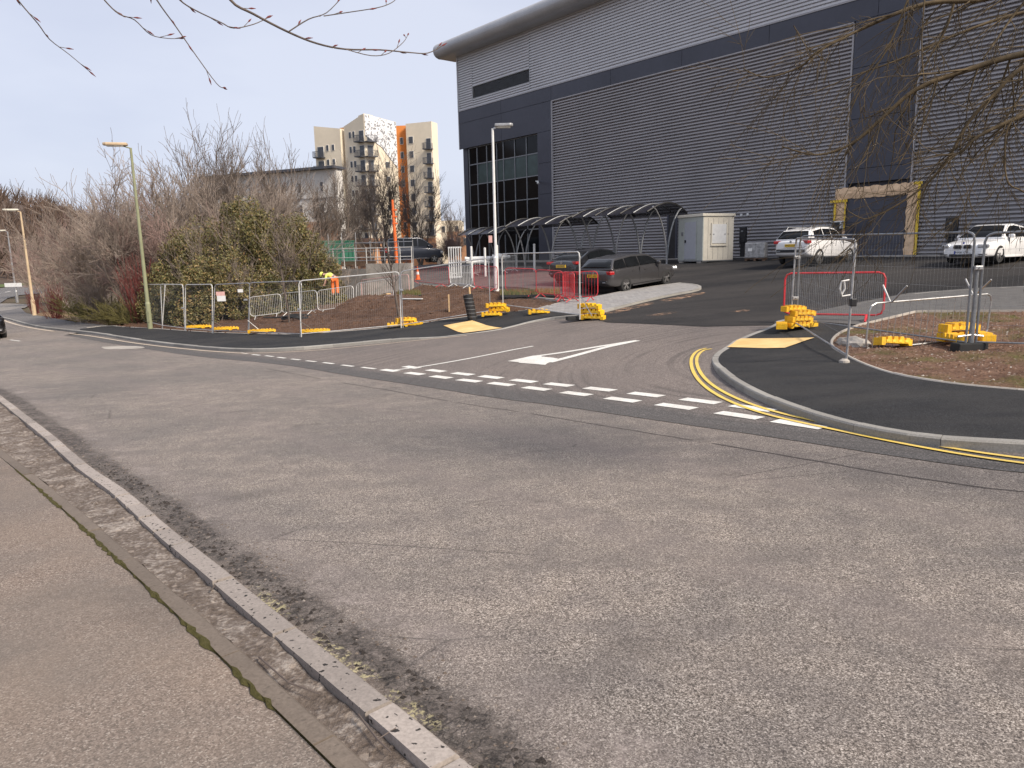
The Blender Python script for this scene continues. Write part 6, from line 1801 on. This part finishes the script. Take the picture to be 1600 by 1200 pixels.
# ------------------------------------------------------------------ things between the soil bed and the buildings
# concrete retaining wall with the ramp rails above
def wall_line(name, pts_, hgt, th, m, label, cat='wall'):
    r = empty(name, pts_[0], 0, label, cat)
    for a, b in zip(pts_[:-1], pts_[1:]):
        d = b - a; L = math.hypot(d.x, d.y); c = (a + b) / 2
        mb = MB(); mb.box((c.x, c.y, (a.z + b.z) / 2 + hgt / 2 - .2), (L, th, hgt + .4), math.atan2(d.y, d.x)); mb.build('wall_panel', m, r, True)
    return r
w0, w1, w2_ = AT(500, 450, 47), AT(575, 446, 45), AT(645, 441, 44)
for v in (w0, w1, w2_): v.z = T(v.x, v.y) + .0
ztop = z_at(540, 417, w1)
hh = ztop - w1.z
wall_line('retaining_wall', [w0, w1, w2_], max(.6, hh), .3, M['concrete'], 'low grey concrete retaining wall behind the bending worker')
# rails on the wall top
r = empty('hand_rail', Vector((w0.x, w0.y, ztop)), 0, 'double galvanised hand rail along the top of the retaining wall', 'railing')
tops = [Vector((v.x, v.y, ztop)) for v in (w0.lerp(w1, .1), w1, w2_)]
def along(f):
    f *= 2; return tops[0].lerp(tops[1], f) if f < 1 else tops[1].lerp(tops[2], f - 1)
for i in range(9):
    p = along(i / 8); MB().tube([p + Vector((0, 0, -.1)), p + Vector((0, 0, 1.15))], .03, 6).build('post', M['galv_light'], r, True)
for h in (.55, 1.1):
    MB().tube([along(k / 8) + Vector((0, 0, h)) for k in range(9)], .028, 6).build('rail', M['galv_light'], r, True)
r = empty('scaffold_rail', Vector((w0.x, w0.y, ztop)), 0, 'taller scaffold tube rail standing behind the hand rail', 'railing')
for i in range(7):
    p = along(i / 6) + Vector((-.3, 3.0, 0)); MB().tube([p + Vector((0, 0, -.4)), p + Vector((0, 0, 2.2 if i < 3 else 1.6))], .03, 6).build('standard', M['galv'], r, True)
for h in (.35, .95, 1.5):
    MB().tube([along(k / 6) + Vector((-.3, 3.0, h)) for k in range(7)], .028, 6).build('ledger', M['galv'], r, True)
# dark timber hoarding low on the ramp
a, b = AT(534, 419, 46.5), AT(588, 420, 45.5); c = (a + b) / 2
r = empty('timber_boarding', (c.x, c.y, ztop), 0, 'dark timber boards laid along the top of the concrete wall', 'boards')
for k in range(2):
    d = b - a; MB().box(Vector((0, 0, .08 + .16 * k)), (math.hypot(d.x, d.y), .08, .15), math.atan2(d.y, d.x)).build('board', M['wood_dark'], r)
# green site container
p = AT(523, 402, 56); p.z = z_at(523, 414, p)
r = empty('green_container', p, R(25), 'dark green ribbed site container behind the end of the bushes', 'container')
H_ = z_at(523, 378, p) - p.z
MB().box((0, 0, H_ / 2), (2.6, 2.2, H_)).build('container_body', M['polytunnel'], r, bevel=.03)
for k in range(9): MB().box((-1.2 + k * .3, -1.12, H_ / 2), (.12, .05, H_ - .3)).build('rib', M['polytunnel'], r)
MB().box((0, 0, H_ + .03), (2.7, 2.3, .08)).build('roof', M['polytunnel'], r)
# orange pole (boom of a machine)
p = AT(620, 410, 52); p.z = T(p.x, p.y)
r = empty('orange_mast', p, 0, 'tall slim orange mast rising in front of the apartment tower', 'mast')
zt_ = z_at(619, 312, p) - p.z; sc_ = 1.0
MB().tube([(0, 0, 0), (-.03, 0, zt_ * .5), (-.1, 0, zt_)], [.12, .12, .08], 8).build('mast_tube', M['orange'], r)
for f in (.72, .8, .88): MB().box((-.05 + .06, 0, zt_ * f), (.34, .2, .10)).build('mast_bracket', M['orange'], r)
# dark van
p = AT(645, 403, 62); p.z = z_at(645, 411, p)
VAN = [(-2.6, .5, 1.3, .7, 1.32), (-2.5, .4, 1.4, .92, 1.45), (-1.6, .35, 1.4, 1, 1.45), (0, .35, 1.4, 1, 1.42), (1.4, .35, 1.25, 1, 1.3), (2.2, .36, 1.1, .95, 1.18), (2.55, .45, .9, .7, 1.0)]
make_car(p, R(-68), 'dark blue van parked behind the hand rails under the apartment tower', 'van', M['van'], VAN, [(-2.45, 1.40), (-2.35, 2.05), (-1.2, 2.12), (.4, 2.12), (.75, 2.0), (1.65, 1.35)], (-1.55, 1.65), 5.1, 1.95, .34,
         tail=(.86, 1.1, .16, .4), head=(.7, .85, .36, .2), win=[(-2.2, -1.0), (-.9, .2), (.3, 1.3)], belt_w=.96, roof_w=.86, name='parked_van')
# white slatted crate, rolls and bollards before the glazing
p = AT(711, 412, 50); p.z = T(p.x, p.y); top_ = z_at(711, 385.5, p) - p.z
r = empty('slatted_crate', p, R(-10), 'white slatted crate standing behind the pale grey barriers', 'crate')
for k in range(6): MB().box((-.42 + k * .168, 0, top_ / 2), (.06, .04, top_)).build('slat', M['white'], r)
for z in (.1, top_ * .5, top_ - .05): MB().box((0, .03, z), (.95, .04, .10)).build('rail', M['white'], r)
for sx in (-.45, .45): MB().box((sx, .4, top_ / 2), (.05, .8, .06)).build('side_rail', M['white'], r)
RG_ = 'white wrapped rolls stacked before the glazing'
for i, (px, py, L, lb) in enumerate(((748, 404, 1.9, 'white wrapped roll on top, left of the white lamp column'), (752, 409, 2.1, 'white wrapped roll at the bottom, left of the white lamp column'), (783, 401, 1.3, 'loose heap of white wrapping right of the white lamp column'))):
    p = AT(px, py, 50); r = empty('wrapped_roll', p, R(-5 + 12 * i), lb, 'roll', RG_)
    mb = MB(); rnd = random.Random(i); pts_ = [Vector((-L / 2 + L * k / 6, rnd.uniform(-.03, .03), rnd.uniform(-.03, .03))) for k in range(7)]
    mb.tube(pts_, [.13 + rnd.uniform(-.03, .03) + (.08 if i == 2 and 1 < k < 5 else 0) for k in range(7)], 9); mb.build('roll', M['white'], r)
    for sx in (-.3, .3): MB().lathe([(.165, -.02), (.165, .02)], 10, (sx * L, 0, 0), Matrix.Rotation(math.pi/2, 3, 'Y')).build('strap', M['galv'], r)
BO = 'white bollards before the glazing'
for px, py, pt, lb in ((737, 412, 386, 'white bollard farthest left, behind the pale grey barrier'), (758, 410, 388, 'white bollard left of the white lamp column'), (777, 408, 384, 'white bollard just right of the white lamp column'), (835, 403, 382, 'tall white bollard under the middle shelter')):
    p = AT(px, py, 48); p.z = T(p.x, p.y); h = z_at(px, pt, p) - p.z
    r = empty('bollard', p, 0, lb, 'bollard', BO); MB().tube([(0, 0, 0), (0, 0, h)], .075, 8).build('post', M['white'], r); MB().lathe([(.085, h - .02), (.08, h + .02), (.03, h + .05)], 8).build('cap', M['white'], r)
# small red and white sign post
p = AT(767, 400, 44); p.z = T(p.x, p.y); h = z_at(767, 367, p) - p.z
r = empty('sign_post', p, 0, 'thin post with a small pale pink notice left of the white lamp column', 'sign'); MB().tube([(0, 0, 0), (0, 0, h)], .02, 6).build('post', M['black'], r); MB().box((0, -.03, h - .25), (.22, .02, .42)).build('notice', M['pink'], r)
# traffic cones by the red barriers
CG = 'orange traffic cones on the parking bays'
for px, lb in ((637, 'orange traffic cone at the left end of the red barriers'), (653, 'orange traffic cone right of the first one, under the red barrier bar')):
    p = G(px, 437, .02); r = empty('traffic_cone', p, 0, lb, 'cone', CG)
    MB().box((0, 0, .02), (.4, .4, .04)).build('base', M['orange'], r, bevel=.01); c_ = MB().lathe([(.16, .04), (.03, .95), (.02, .97)], 14).build('cone_body', M['orange'], r)
    MB().lathe([(.115, .38), (.09, .58)], 14, cap=False).build('white_band', M['white'], c_)
# kerb of the bays and a pale footway behind
# ------------------------------------------------------------------ things on the soil bed
def soil_z(p): q_ = np.array([[p.x, p.y]]); return float(TT(q_)[0] + .07 + soil_relief(q_)[0])
def SP(px, py):
    p = G(px, py, .15); p.z = soil_z(p); return p
a, b = SP(540, 478), SP(608, 475)
r = empty('timber_plank', a, 0, 'long pale timber plank lying on the soil heap', 'plank'); d = b - a; d.z = max(a.z, b.z) - a.z
MB().beam((0, 0, .16), d + Vector((0, 0, .16)), .22, .05).build('board', M['wood'], r)
MB().beam((.3, -.2, .06), d + Vector((.2, -.25, .04)), .16, .05).build('under_board', M['wood_dark'], r)
p = SP(470, 496); r = empty('pipe_coil', p, 0, 'coil of black plastic pipe on the soil behind the sixth fence post', 'pipe')
for k, (rr_, zz_) in enumerate(((.75, .05), (.68, .11), (.80, .08))): MB().tube([(math.cos(t) * rr_ * 1.1 + .05 * k, math.sin(t) * rr_ * .8, zz_ + .05 * math.sin(3 * t + k)) for t in [2 * math.pi * i / 20 for i in range(20)]], .035, 6, closed=True).build('loop', M['rubber'], r)
MB().tube([(-.7, 0, .08), (-1.3, .1, .05), (-1.6, -.1, .1)], .035, 6).build('loose_end', M['rubber'], r)
# sapling trays
def plant_tray(px, py, w, dep, label, n):
    p = SP(px, py); r = empty('plant_tray', p, 0, label, 'plants', 'trays of young plants on the left bed')
    MB().box((0, 0, .04), (w, dep, .08)).build('tray', M['black'], r)
    rs = np.random.RandomState(n); V = []; F = []; 
    for i in range(n):
        x, y = rs.uniform(-w/2, w/2), rs.uniform(-dep/2, dep/2); h = rs.uniform(.10, .30); a = rs.uniform(0, 6.28); l = rs.uniform(0, .08); b_ = len(V)
        V += [(x - .012, y, .06), (x + .012, y, .06), (x + math.cos(a) * l, y + math.sin(a) * l, .06 + h)]; F.append((b_, b_+1, b_+2))
    o = link('foliage', np_mesh('foliage', V, F, [M['leaf1'], M['leaf2'], M['grass']], rs.randint(0, 3, n)), r)
plant_tray(640, 469, 1.0, .6, 'small tray of green plants just right of the thin bare tree', 700)
plant_tray(828, 459, 2.3, .8, 'wide patch of potted green plants before the black hatchback', 1600)
# white slab edge beside the tray
a, b = SP(630, 478), SP(660, 474); r = empty('white_board', a, 0, 'thin white board lying on the soil below the small plant tray', 'board'); MB().beam((0, 0, .05), b - a + Vector((0, 0, .05)), .15, .03).build('board', M['white'], r)
# timber stakes
for px, py, pt, lb in ((702, 487, 460, 'thin pale stake standing alone in the brown soil'),):
    p = SP(px, py); h = z_at(px, pt, p) - p.z; r = empty('timber_stake', p, 0, lb, 'stake'); MB().box((0, 0, h / 2), (.05, .05, h)).build('stake', M['wood'], r)
# black tree guard with its stake
p = SP(739, 498); r = empty('tree_guard', p, 0, 'black tube tree guard leaning left, a pale stake sticking out of its top', 'tree guard')
h = z_at(730, 458, p) - p.z
MB().tube([(0, 0, -.05), (-.16, 0, h * .95)], .17, 14).build('guard_tube', M['black'], r)
for k in range(1, 7): MB().lathe([(.176, -.008), (.176, .008)], 14, (-.16 * k / 7, 0, h * .95 * k / 7), cap=False).build('ridge', M['galv_dark'], r)
MB().beam((-.05, .1, 0), (-.10, .05, h * 1.22), .05, .05).build('stake', M['wood'], r)
# young trees with stakes
def sapling(px, py, pt, seed, label, lean=(0, 0), r0=.05):
    p = SP(px, py); h = z_at(px, pt, p) - p.z; rnd = random.Random(seed); segs = []
    r = empty('young_tree', p, 0, label, 'tree', 'young bare trees on the left bed')
    q = Vector((0, 0, -.1)); n = 9
    for i in range(n):
        f = (i + 1) / n; q2 = Vector((lean[0] * f + rnd.uniform(-.03, .03), lean[1] * f, h * f)); rr0 = r0 * (1 - .8 * (f - 1/n)); rr1 = r0 * (1 - .8 * f)
        segs.append((*q, *q2, rr0, rr1, 0))
        if f > .25:
            for _ in range(4):
                a = rnd.uniform(0, 6.28); grow(rnd, segs, q.lerp(q2, rnd.random()), Vector((math.cos(a), math.sin(a), 1.1)).normalized(), h * .13 * (1.3 - f), r0 * .25, 2, 4, .45, 1, 0, .006, .12, .12)
        q = q2
    link('trunk', tubes_np('trunk', [s_[:8] for s_ in segs if s_[8] == 0], M['bark'], 6), r)
    link('crown', tubes_np('crown', [s_[:8] for s_ in segs if s_[8] > 0], M['twig_d'], 3), r)
    return r
sapling(624, 492, 330, 3, 'thin dark young tree rising from the soil at the seventh fence post', (-.55, 0), .06)
sapling(452, 501, 352, 6, 'slim pale young tree before the grey crowd barriers', (-.35, 0), .045)
# notice and tag on the fence
p = G(352, 521, .1); p = p + Vector((0, 0, 0)); zz_ = z_at(352, 466, p)
r = empty('fence_notice', Vector((p.x, p.y - .04, zz_)), 0, 'small red and white notice hanging on the left mesh fence', 'notice')
MB().box((0, -.03, .0), (.34, .01, .22)).build('white_sheet', M['white'], r); MB().box((-.02, -.03, .19), (.34, .012, .16)).build('red_sheet', M['pink'], r)
p = G(381, 522.5, .1); r = empty('fence_tag', Vector((p.x + .03, p.y - .05, z_at(382, 454, p))), 0, 'small white tag at the top of the fifth fence post', 'tag'); MB().box((0, 0, 0), (.2, .02, .12)).build('tag', M['white'], r)
# concrete haunching where the right edging bends
p = G(1334, 541, .05); r = empty('concrete_haunch', p, 0, 'rough lump of concrete backing the bend of the right edging', 'concrete')
rnd = random.Random(4); mb = MB()
bm = bmesh.new(); bmesh.ops.create_icosphere(bm, subdivisions=3, radius=1)
for v in bm.verts: v.co = Vector((v.co.x * .26, v.co.y * .55, v.co.z * .17 + .02)) * rnd.uniform(.92, 1.08)
me = bpy.data.meshes.new('lump'); bm.to_mesh(me); bm.free(); me.materials.append(M['concrete']); link('lump', me, r)

# ------------------------------------------------------------------ the bending worker
def skin(name, nodes, edges, radii, m, parent, sub=2):
    me = bpy.data.meshes.new(name); me.from_pydata(nodes, edges, []); me.materials.append(m)
    o = link(name, me, parent)
    md = o.modifiers.new('skin', 'SKIN'); md.use_smooth_shade = True
    for i, r_ in enumerate(radii):
        v = me.skin_vertices[0].data[i]; v.radius = (r_, r_) if not isinstance(r_, tuple) else r_; v.use_root = (i == 0)
    s_ = o.modifiers.new('sub', 'SUBSURF'); s_.levels = sub; s_.render_levels = sub
    bpy.context.view_layer.update(); fuse(o)
    for pl in o.data.polygons: pl.use_smooth = True
    if not o.data.materials: o.data.materials.append(m)
    return o
p = AT(524, 458, 35.5); p.z = T(p.x, p.y) + .05
zlegs = z_at(524, 431, p) - p.z
per = empty('person', p, R(8), 'worker bending forward in orange trousers and a yellow hi-vis top behind the crowd barriers', 'person')
per.scale = (.9, .9, .9)
per.location.z += zlegs - .98 + .03 if zlegs > 0 else 0
hip = (0, 0, .95)
bn = [(0, 0, .95), (.10, 0, .90), (.12, .03, .50), (.13, .0, .09), (.13, -.12, .05), (-.10, 0, .90), (-.13, .05, .50), (-.12, .02, .09), (-.12, -.10, .05),
      (-.08, .02, 1.02), (-.26, .02, 1.12), (-.42, .0, 1.15), (-.52, -.0, 1.13), (-.62, 0, 1.14), (-.40, .20, 1.10), (-.44, .24, .84), (-.52, .20, .62), (-.40, -.20, 1.10), (-.46, -.24, .84), (-.54, -.20, .62)]
be = [(0, 1), (1, 2), (2, 3), (3, 4), (0, 5), (5, 6), (6, 7), (7, 8), (0, 9), (9, 10), (10, 11), (11, 12), (12, 13), (11, 14), (14, 15), (15, 16), (11, 17), (17, 18), (18, 19)]
br = [.13, .095, .06, .045, .04, .095, .06, .045, .04, .13, .15, .12, .055, .085, .05, .042, .032, .05, .042, .032]
skin('body', bn, be, br, M['skin'], per)
skin('trousers', [bn[i] for i in (0, 1, 2, 3, 5, 6, 7)], [(0, 1), (1, 2), (2, 3), (0, 4), (4, 5), (5, 6)], [.165, .125, .09, .085, .125, .09, .085], M['hivis_o'], per)
skin('jacket', [bn[i] for i in (9, 10, 11, 14, 15, 17, 18)], [(0, 1), (1, 2), (2, 3), (3, 4), (2, 5), (5, 6)], [.16, .18, .155, .075, .062, .075, .062], M['hivis_y'], per)
skin('waist_band', [(-.02, .0, .97), (-.10, .01, 1.04)], [(0, 1)], [.178, .172], M['slate_cloth'], per)
skin('boots', [(.13, .02, .10), (.13, -.14, .05), (-.12, .04, .10), (-.12, -.12, .05), ], [(0, 1), (2, 3)], [.07, .055, .07, .055], M['black'], per, 1)
mb = MB(); mb.lathe([(.14, 0), (.135, .05), (.09, .11), (0, .13)], 14, (-.66, 0, 1.15), Matrix.Rotation(R(-55), 3, 'Y'), cap=False); mb.build('helmet', M['hivis_y'], per, smooth=True)
for s_ in (-1, 1):
    for k in range(4): MB().tube([(-.53 - .02 * k, s_ * .20, .62), (-.55 - .02 * k, s_ * .20, .53 + .01 * k)], .010, 5).build('finger', M['skin'], per)

# ------------------------------------------------------------------ overhanging branches near the camera
def limb(rnd, pts, r0, r1, segs, twigs, tl, hang, depth_lv=2, minr=.0016, spread=.9, start=0.0):
    P_ = [Vector(p) for p in pts]; n = len(P_); D = [(P_[i+1] - P_[i]).length for i in range(n-1)]; tot = sum(D); acc = 0
    for i in range(n - 1):
        f0, f1 = acc / tot, (acc + D[i]) / tot; acc += D[i]
        segs.append((*P_[i], *P_[i+1], r0 + (r1 - r0) * f0, r0 + (r1 - r0) * f1, 0))
        k = max(1, int(round(twigs * D[i] / tot)))
        for _ in range(k):
            t = rnd.random()
            if f0 + (f1 - f0) * t < start: continue
            d = (P_[i+1] - P_[i]).normalized(); a = rnd.uniform(0, 6.28); pp = d.orthogonal().normalized(); pp.rotate(Matrix.Rotation(a, 3, d))
            nd = (d * .75 + pp * spread + Vector((0, 0, -hang))).normalized()
            grow(rnd, segs, P_[i].lerp(P_[i+1], t), nd, tl * rnd.uniform(.4, 1.2), max(minr, (r0 + (r1 - r0) * f0) * .45), 1, 1 + depth_lv, .55, 1, hang * .12, minr, .13, 0.0)
def curve(pts, depth0, depth1, sub=4):
    """a smooth limb through traced spots, running from one distance to another"""
    n = len(pts); Q_ = [AT(x, y, depth0 + (depth1 - depth0) * i / (n - 1)) for i, (x, y) in enumerate(pts)]
    out = []
    for i in range(n - 1):
        p0, p1, p2, p3 = Q_[max(i-1, 0)], Q_[i], Q_[i+1], Q_[min(i+2, n-1)]
        for k in range(sub):
            t = k / sub; out.append(.5 * ((2 * p1) + (p2 - p0) * t + (2 * p0 - 5 * p1 + 4 * p2 - p3) * t * t + (3 * p1 - p0 - 3 * p2 + p3) * t ** 3))
    return out + [Q_[-1]]
# left tree: twigs with pointed buds
root = Vector((-2.6, -.6, 0)); root.z = T(root.x, root.y)
lt = empty('overhanging_tree', root, 0, 'tree standing just outside the picture whose thin budded twigs cross the sky at top left', 'tree')
segs = []; rnd = random.Random(12); D0 = 2.6
tw_l = [([(330,-60),(360,0),(396,22),(450,50),(495,68),(540,77),(594,78),(639,82),(668,83),(690,72)], .0055, .0016), ([(540,77),(580,87),(608,83),(630,66),(637,55)], .0018, .0012), ([(450,50),(482,30),(510,20),(536,-6)], .0026, .0014), ([(506,25),(540,20),(590,12),(612,4),(622,-5)], .002, .0014),
        ([(10,-30),(28,0),(60,38),(78,62),(108,85),(139,111)], .0028, .0012), ([(140,-30),(163,0),(186,22),(210,31),(235,54),(262,60),(280,60)], .0028, .0012), ([(225,-40),(245,0),(275,42),(305,85),(338,130),(350,138)], .003, .0012), ([(262,-25),(281,0),(305,16),(345,35),(365,44),(396,38),(418,28)], .003, .0016)]
buds = MB()
def bud(p, d, l=.02, r_=.0035):
    d = d.normalized(); buds.tube([p, p + d * l * .4, p + d * l], [r_ * .5, r_, r_ * .15], 5)
for pts_, r0, r1 in tw_l:
    c = curve(pts_, D0, D0 + .25, 4)
    for i in range(len(c) - 1):
        f = i / (len(c) - 1); segs.append((*(c[i] - root), *(c[i+1] - root), r0 + (r1 - r0) * f, r0 + (r1 - r0) * (i + 1) / (len(c) - 1)))
        if i % 4 == 2:
            dr_ = (c[i+1] - c[i]).normalized(); sd_ = Vector((rnd.uniform(-1, 1), rnd.uniform(-.3, .3), rnd.uniform(-.2, 1))); q0 = c[i] - root; q1 = q0 + (dr_ + sd_ * .5).normalized() * rnd.uniform(.01, .035)
            segs.append((*q0, *q1, .0014, .001)); bud(q1, q1 - q0, rnd.uniform(.018, .03))
    bud(c[-1] - root, c[-1] - c[-2], .03)
# the bough that carries them, arching over from the trunk outside the picture
link('twigs', tubes_np('twigs', segs, M['bark'], 5), lt)['kind'] = 'stuff'
buds.build('buds', M['red_twig'], lt)['kind'] = 'stuff'
hub = AT(300, -420, 2.7)
bough = [Vector((0, 0, -.2)), Vector((.05, .1, 1.4)), Vector((.2, .5, 3.0)), (hub - root) * .75 + Vector((0, 0, .6)), hub - root]
mb = MB(); mb.tube([Vector((0, 0, -.2)), Vector((.05, .1, 1.5)), Vector((0, 0, 3.4)), Vector((-.2, 0, 5.5))], [.16, .13, .11, .07], 12); mb.build('trunk', M['bark'], lt)
mb = MB(); mb.tube(bough[2:], [.045, .03, .02], 8)
for q in ((330, -60), (10, -30), (140, -30), (225, -40), (262, -25), (536, -6), (622, -5)):
    e = AT(q[0], q[1], D0) - root; mid = (hub - root).lerp(e, .5) + Vector((0, 0, .05)); mb.tube([hub - root, mid, e], [.010, .006, .003], 5)
mb.build('bough', M['bark'], lt)
# right tree: mossy limbs with drooping twigs
root = Vector((13.0, -1.0, 0)); root.z = T(root.x, root.y)
rt = empty('overhanging_tree', root, 0, 'mossy-limbed tree standing outside the right edge whose drooping twigs hang over the warehouse wall', 'tree')
segs = []; rnd = random.Random(21)
L_ = [([(1760,60),(1600,84),(1504,112),(1431,140),(1380,183),(1330,225),(1276,242),(1222,229)], 5.0, 5.6, .030, .005, 34, .55), ([(1700,-60),(1552,-4),(1445,6),(1347,45),(1276,82),(1251,104),(1198,121),(1161,107)], 5.2, 5.8, .026, .004, 34, .5),
      ([(1760,120),(1600,180),(1527,214),(1499,239),(1462,242)], 4.8, 5.0, .026, .006, 14, .45), ([(1740,30),(1600,104),(1555,146),(1513,191),(1482,247),(1451,284),(1415,312),(1375,335),(1350,342),(1325,330)], 4.9, 5.3, .022, .003, 34, .45),
      ([(1640,-40),(1589,17),(1560,58),(1535,93)], 5.3, 5.2, .012, .006, 6, .35), ([(1430,-30),(1403,39),(1383,82),(1347,135),(1333,163),(1318,196)], 5.0, 5.2, .009, .003, 14, .32), ([(1500,-40),(1480,40),(1440,110),(1420,150),(1380,175)], 5.4, 5.6, .012, .003, 22, .4),
      ([(1640,150),(1580,190),(1570,240),(1575,285),(1600,300),(1640,330)], 4.7, 4.8, .008, .004, 10, .3), ([(1640,10),(1560,30),(1480,60),(1400,95),(1330,120),(1260,150)], 5.6, 6.0, .014, .003, 34, .45), ([(1240,40),(1262,75),(1285,90)], 5.7, 5.7, .004, .003, 4, .2),
      ([(1450,-50),(1440,60),(1445,170),(1430,260)], 5.2, 5.3, .006, .002, 20, .3), ([(1700,60),(1620,120),(1560,205),(1520,290),(1500,340)], 5.0, 5.1, .010, .002, 22, .32)]
keep = []
for pts_, d0, d1, r0, r1, nt, tl in L_:
    c = [v - root for v in curve(pts_, d0, d1, 4)]
    limb(rnd, c, r0, r1, segs, int(nt * .40), tl * .8, .55, 2, .0017)
    own = [s_ for s_ in segs if s_[8] == 0]; segs = [s_ for s_ in segs if s_[8] > 0]; keep += segs; segs = []
    link('limb', tubes_np('limb', [s_[:8] for s_ in own], M['moss_bark'], 7), rt)
B__ = [s_[:8] for s_ in keep]
link('twigs', tubes_np('twigs', B__, M['moss_bark'], 3), rt)['kind'] = 'stuff'
mb = MB(); mb.tube([Vector((0, 0, -.3)), Vector((.0, 0, 1.5)), Vector((.1, .2, 3.2)), Vector((0, .4, 6))], [.26, .21, .18, .10], 14)
for q, dd in (((1760, 60), 5.0), ((1700, -60), 5.2), ((1760, 120), 4.8), ((1740, 30), 4.9), ((1640, -40), 5.3), ((1640, 10), 5.6), ((1700, 60), 5.0), ((1640, 150), 4.7), ((1500, -40), 5.4), ((1430, -30), 5.0), ((1450, -50), 5.2)):
    e = AT(q[0], q[1], dd) - root; s0 = Vector((.08, .2, 2.9)); mid = s0.lerp(e, .5) + Vector((0, 0, .25)); mb.tube([s0, mid, e], [.045, .032, .02], 7)
mb.build('trunk', M['moss_bark'], rt)
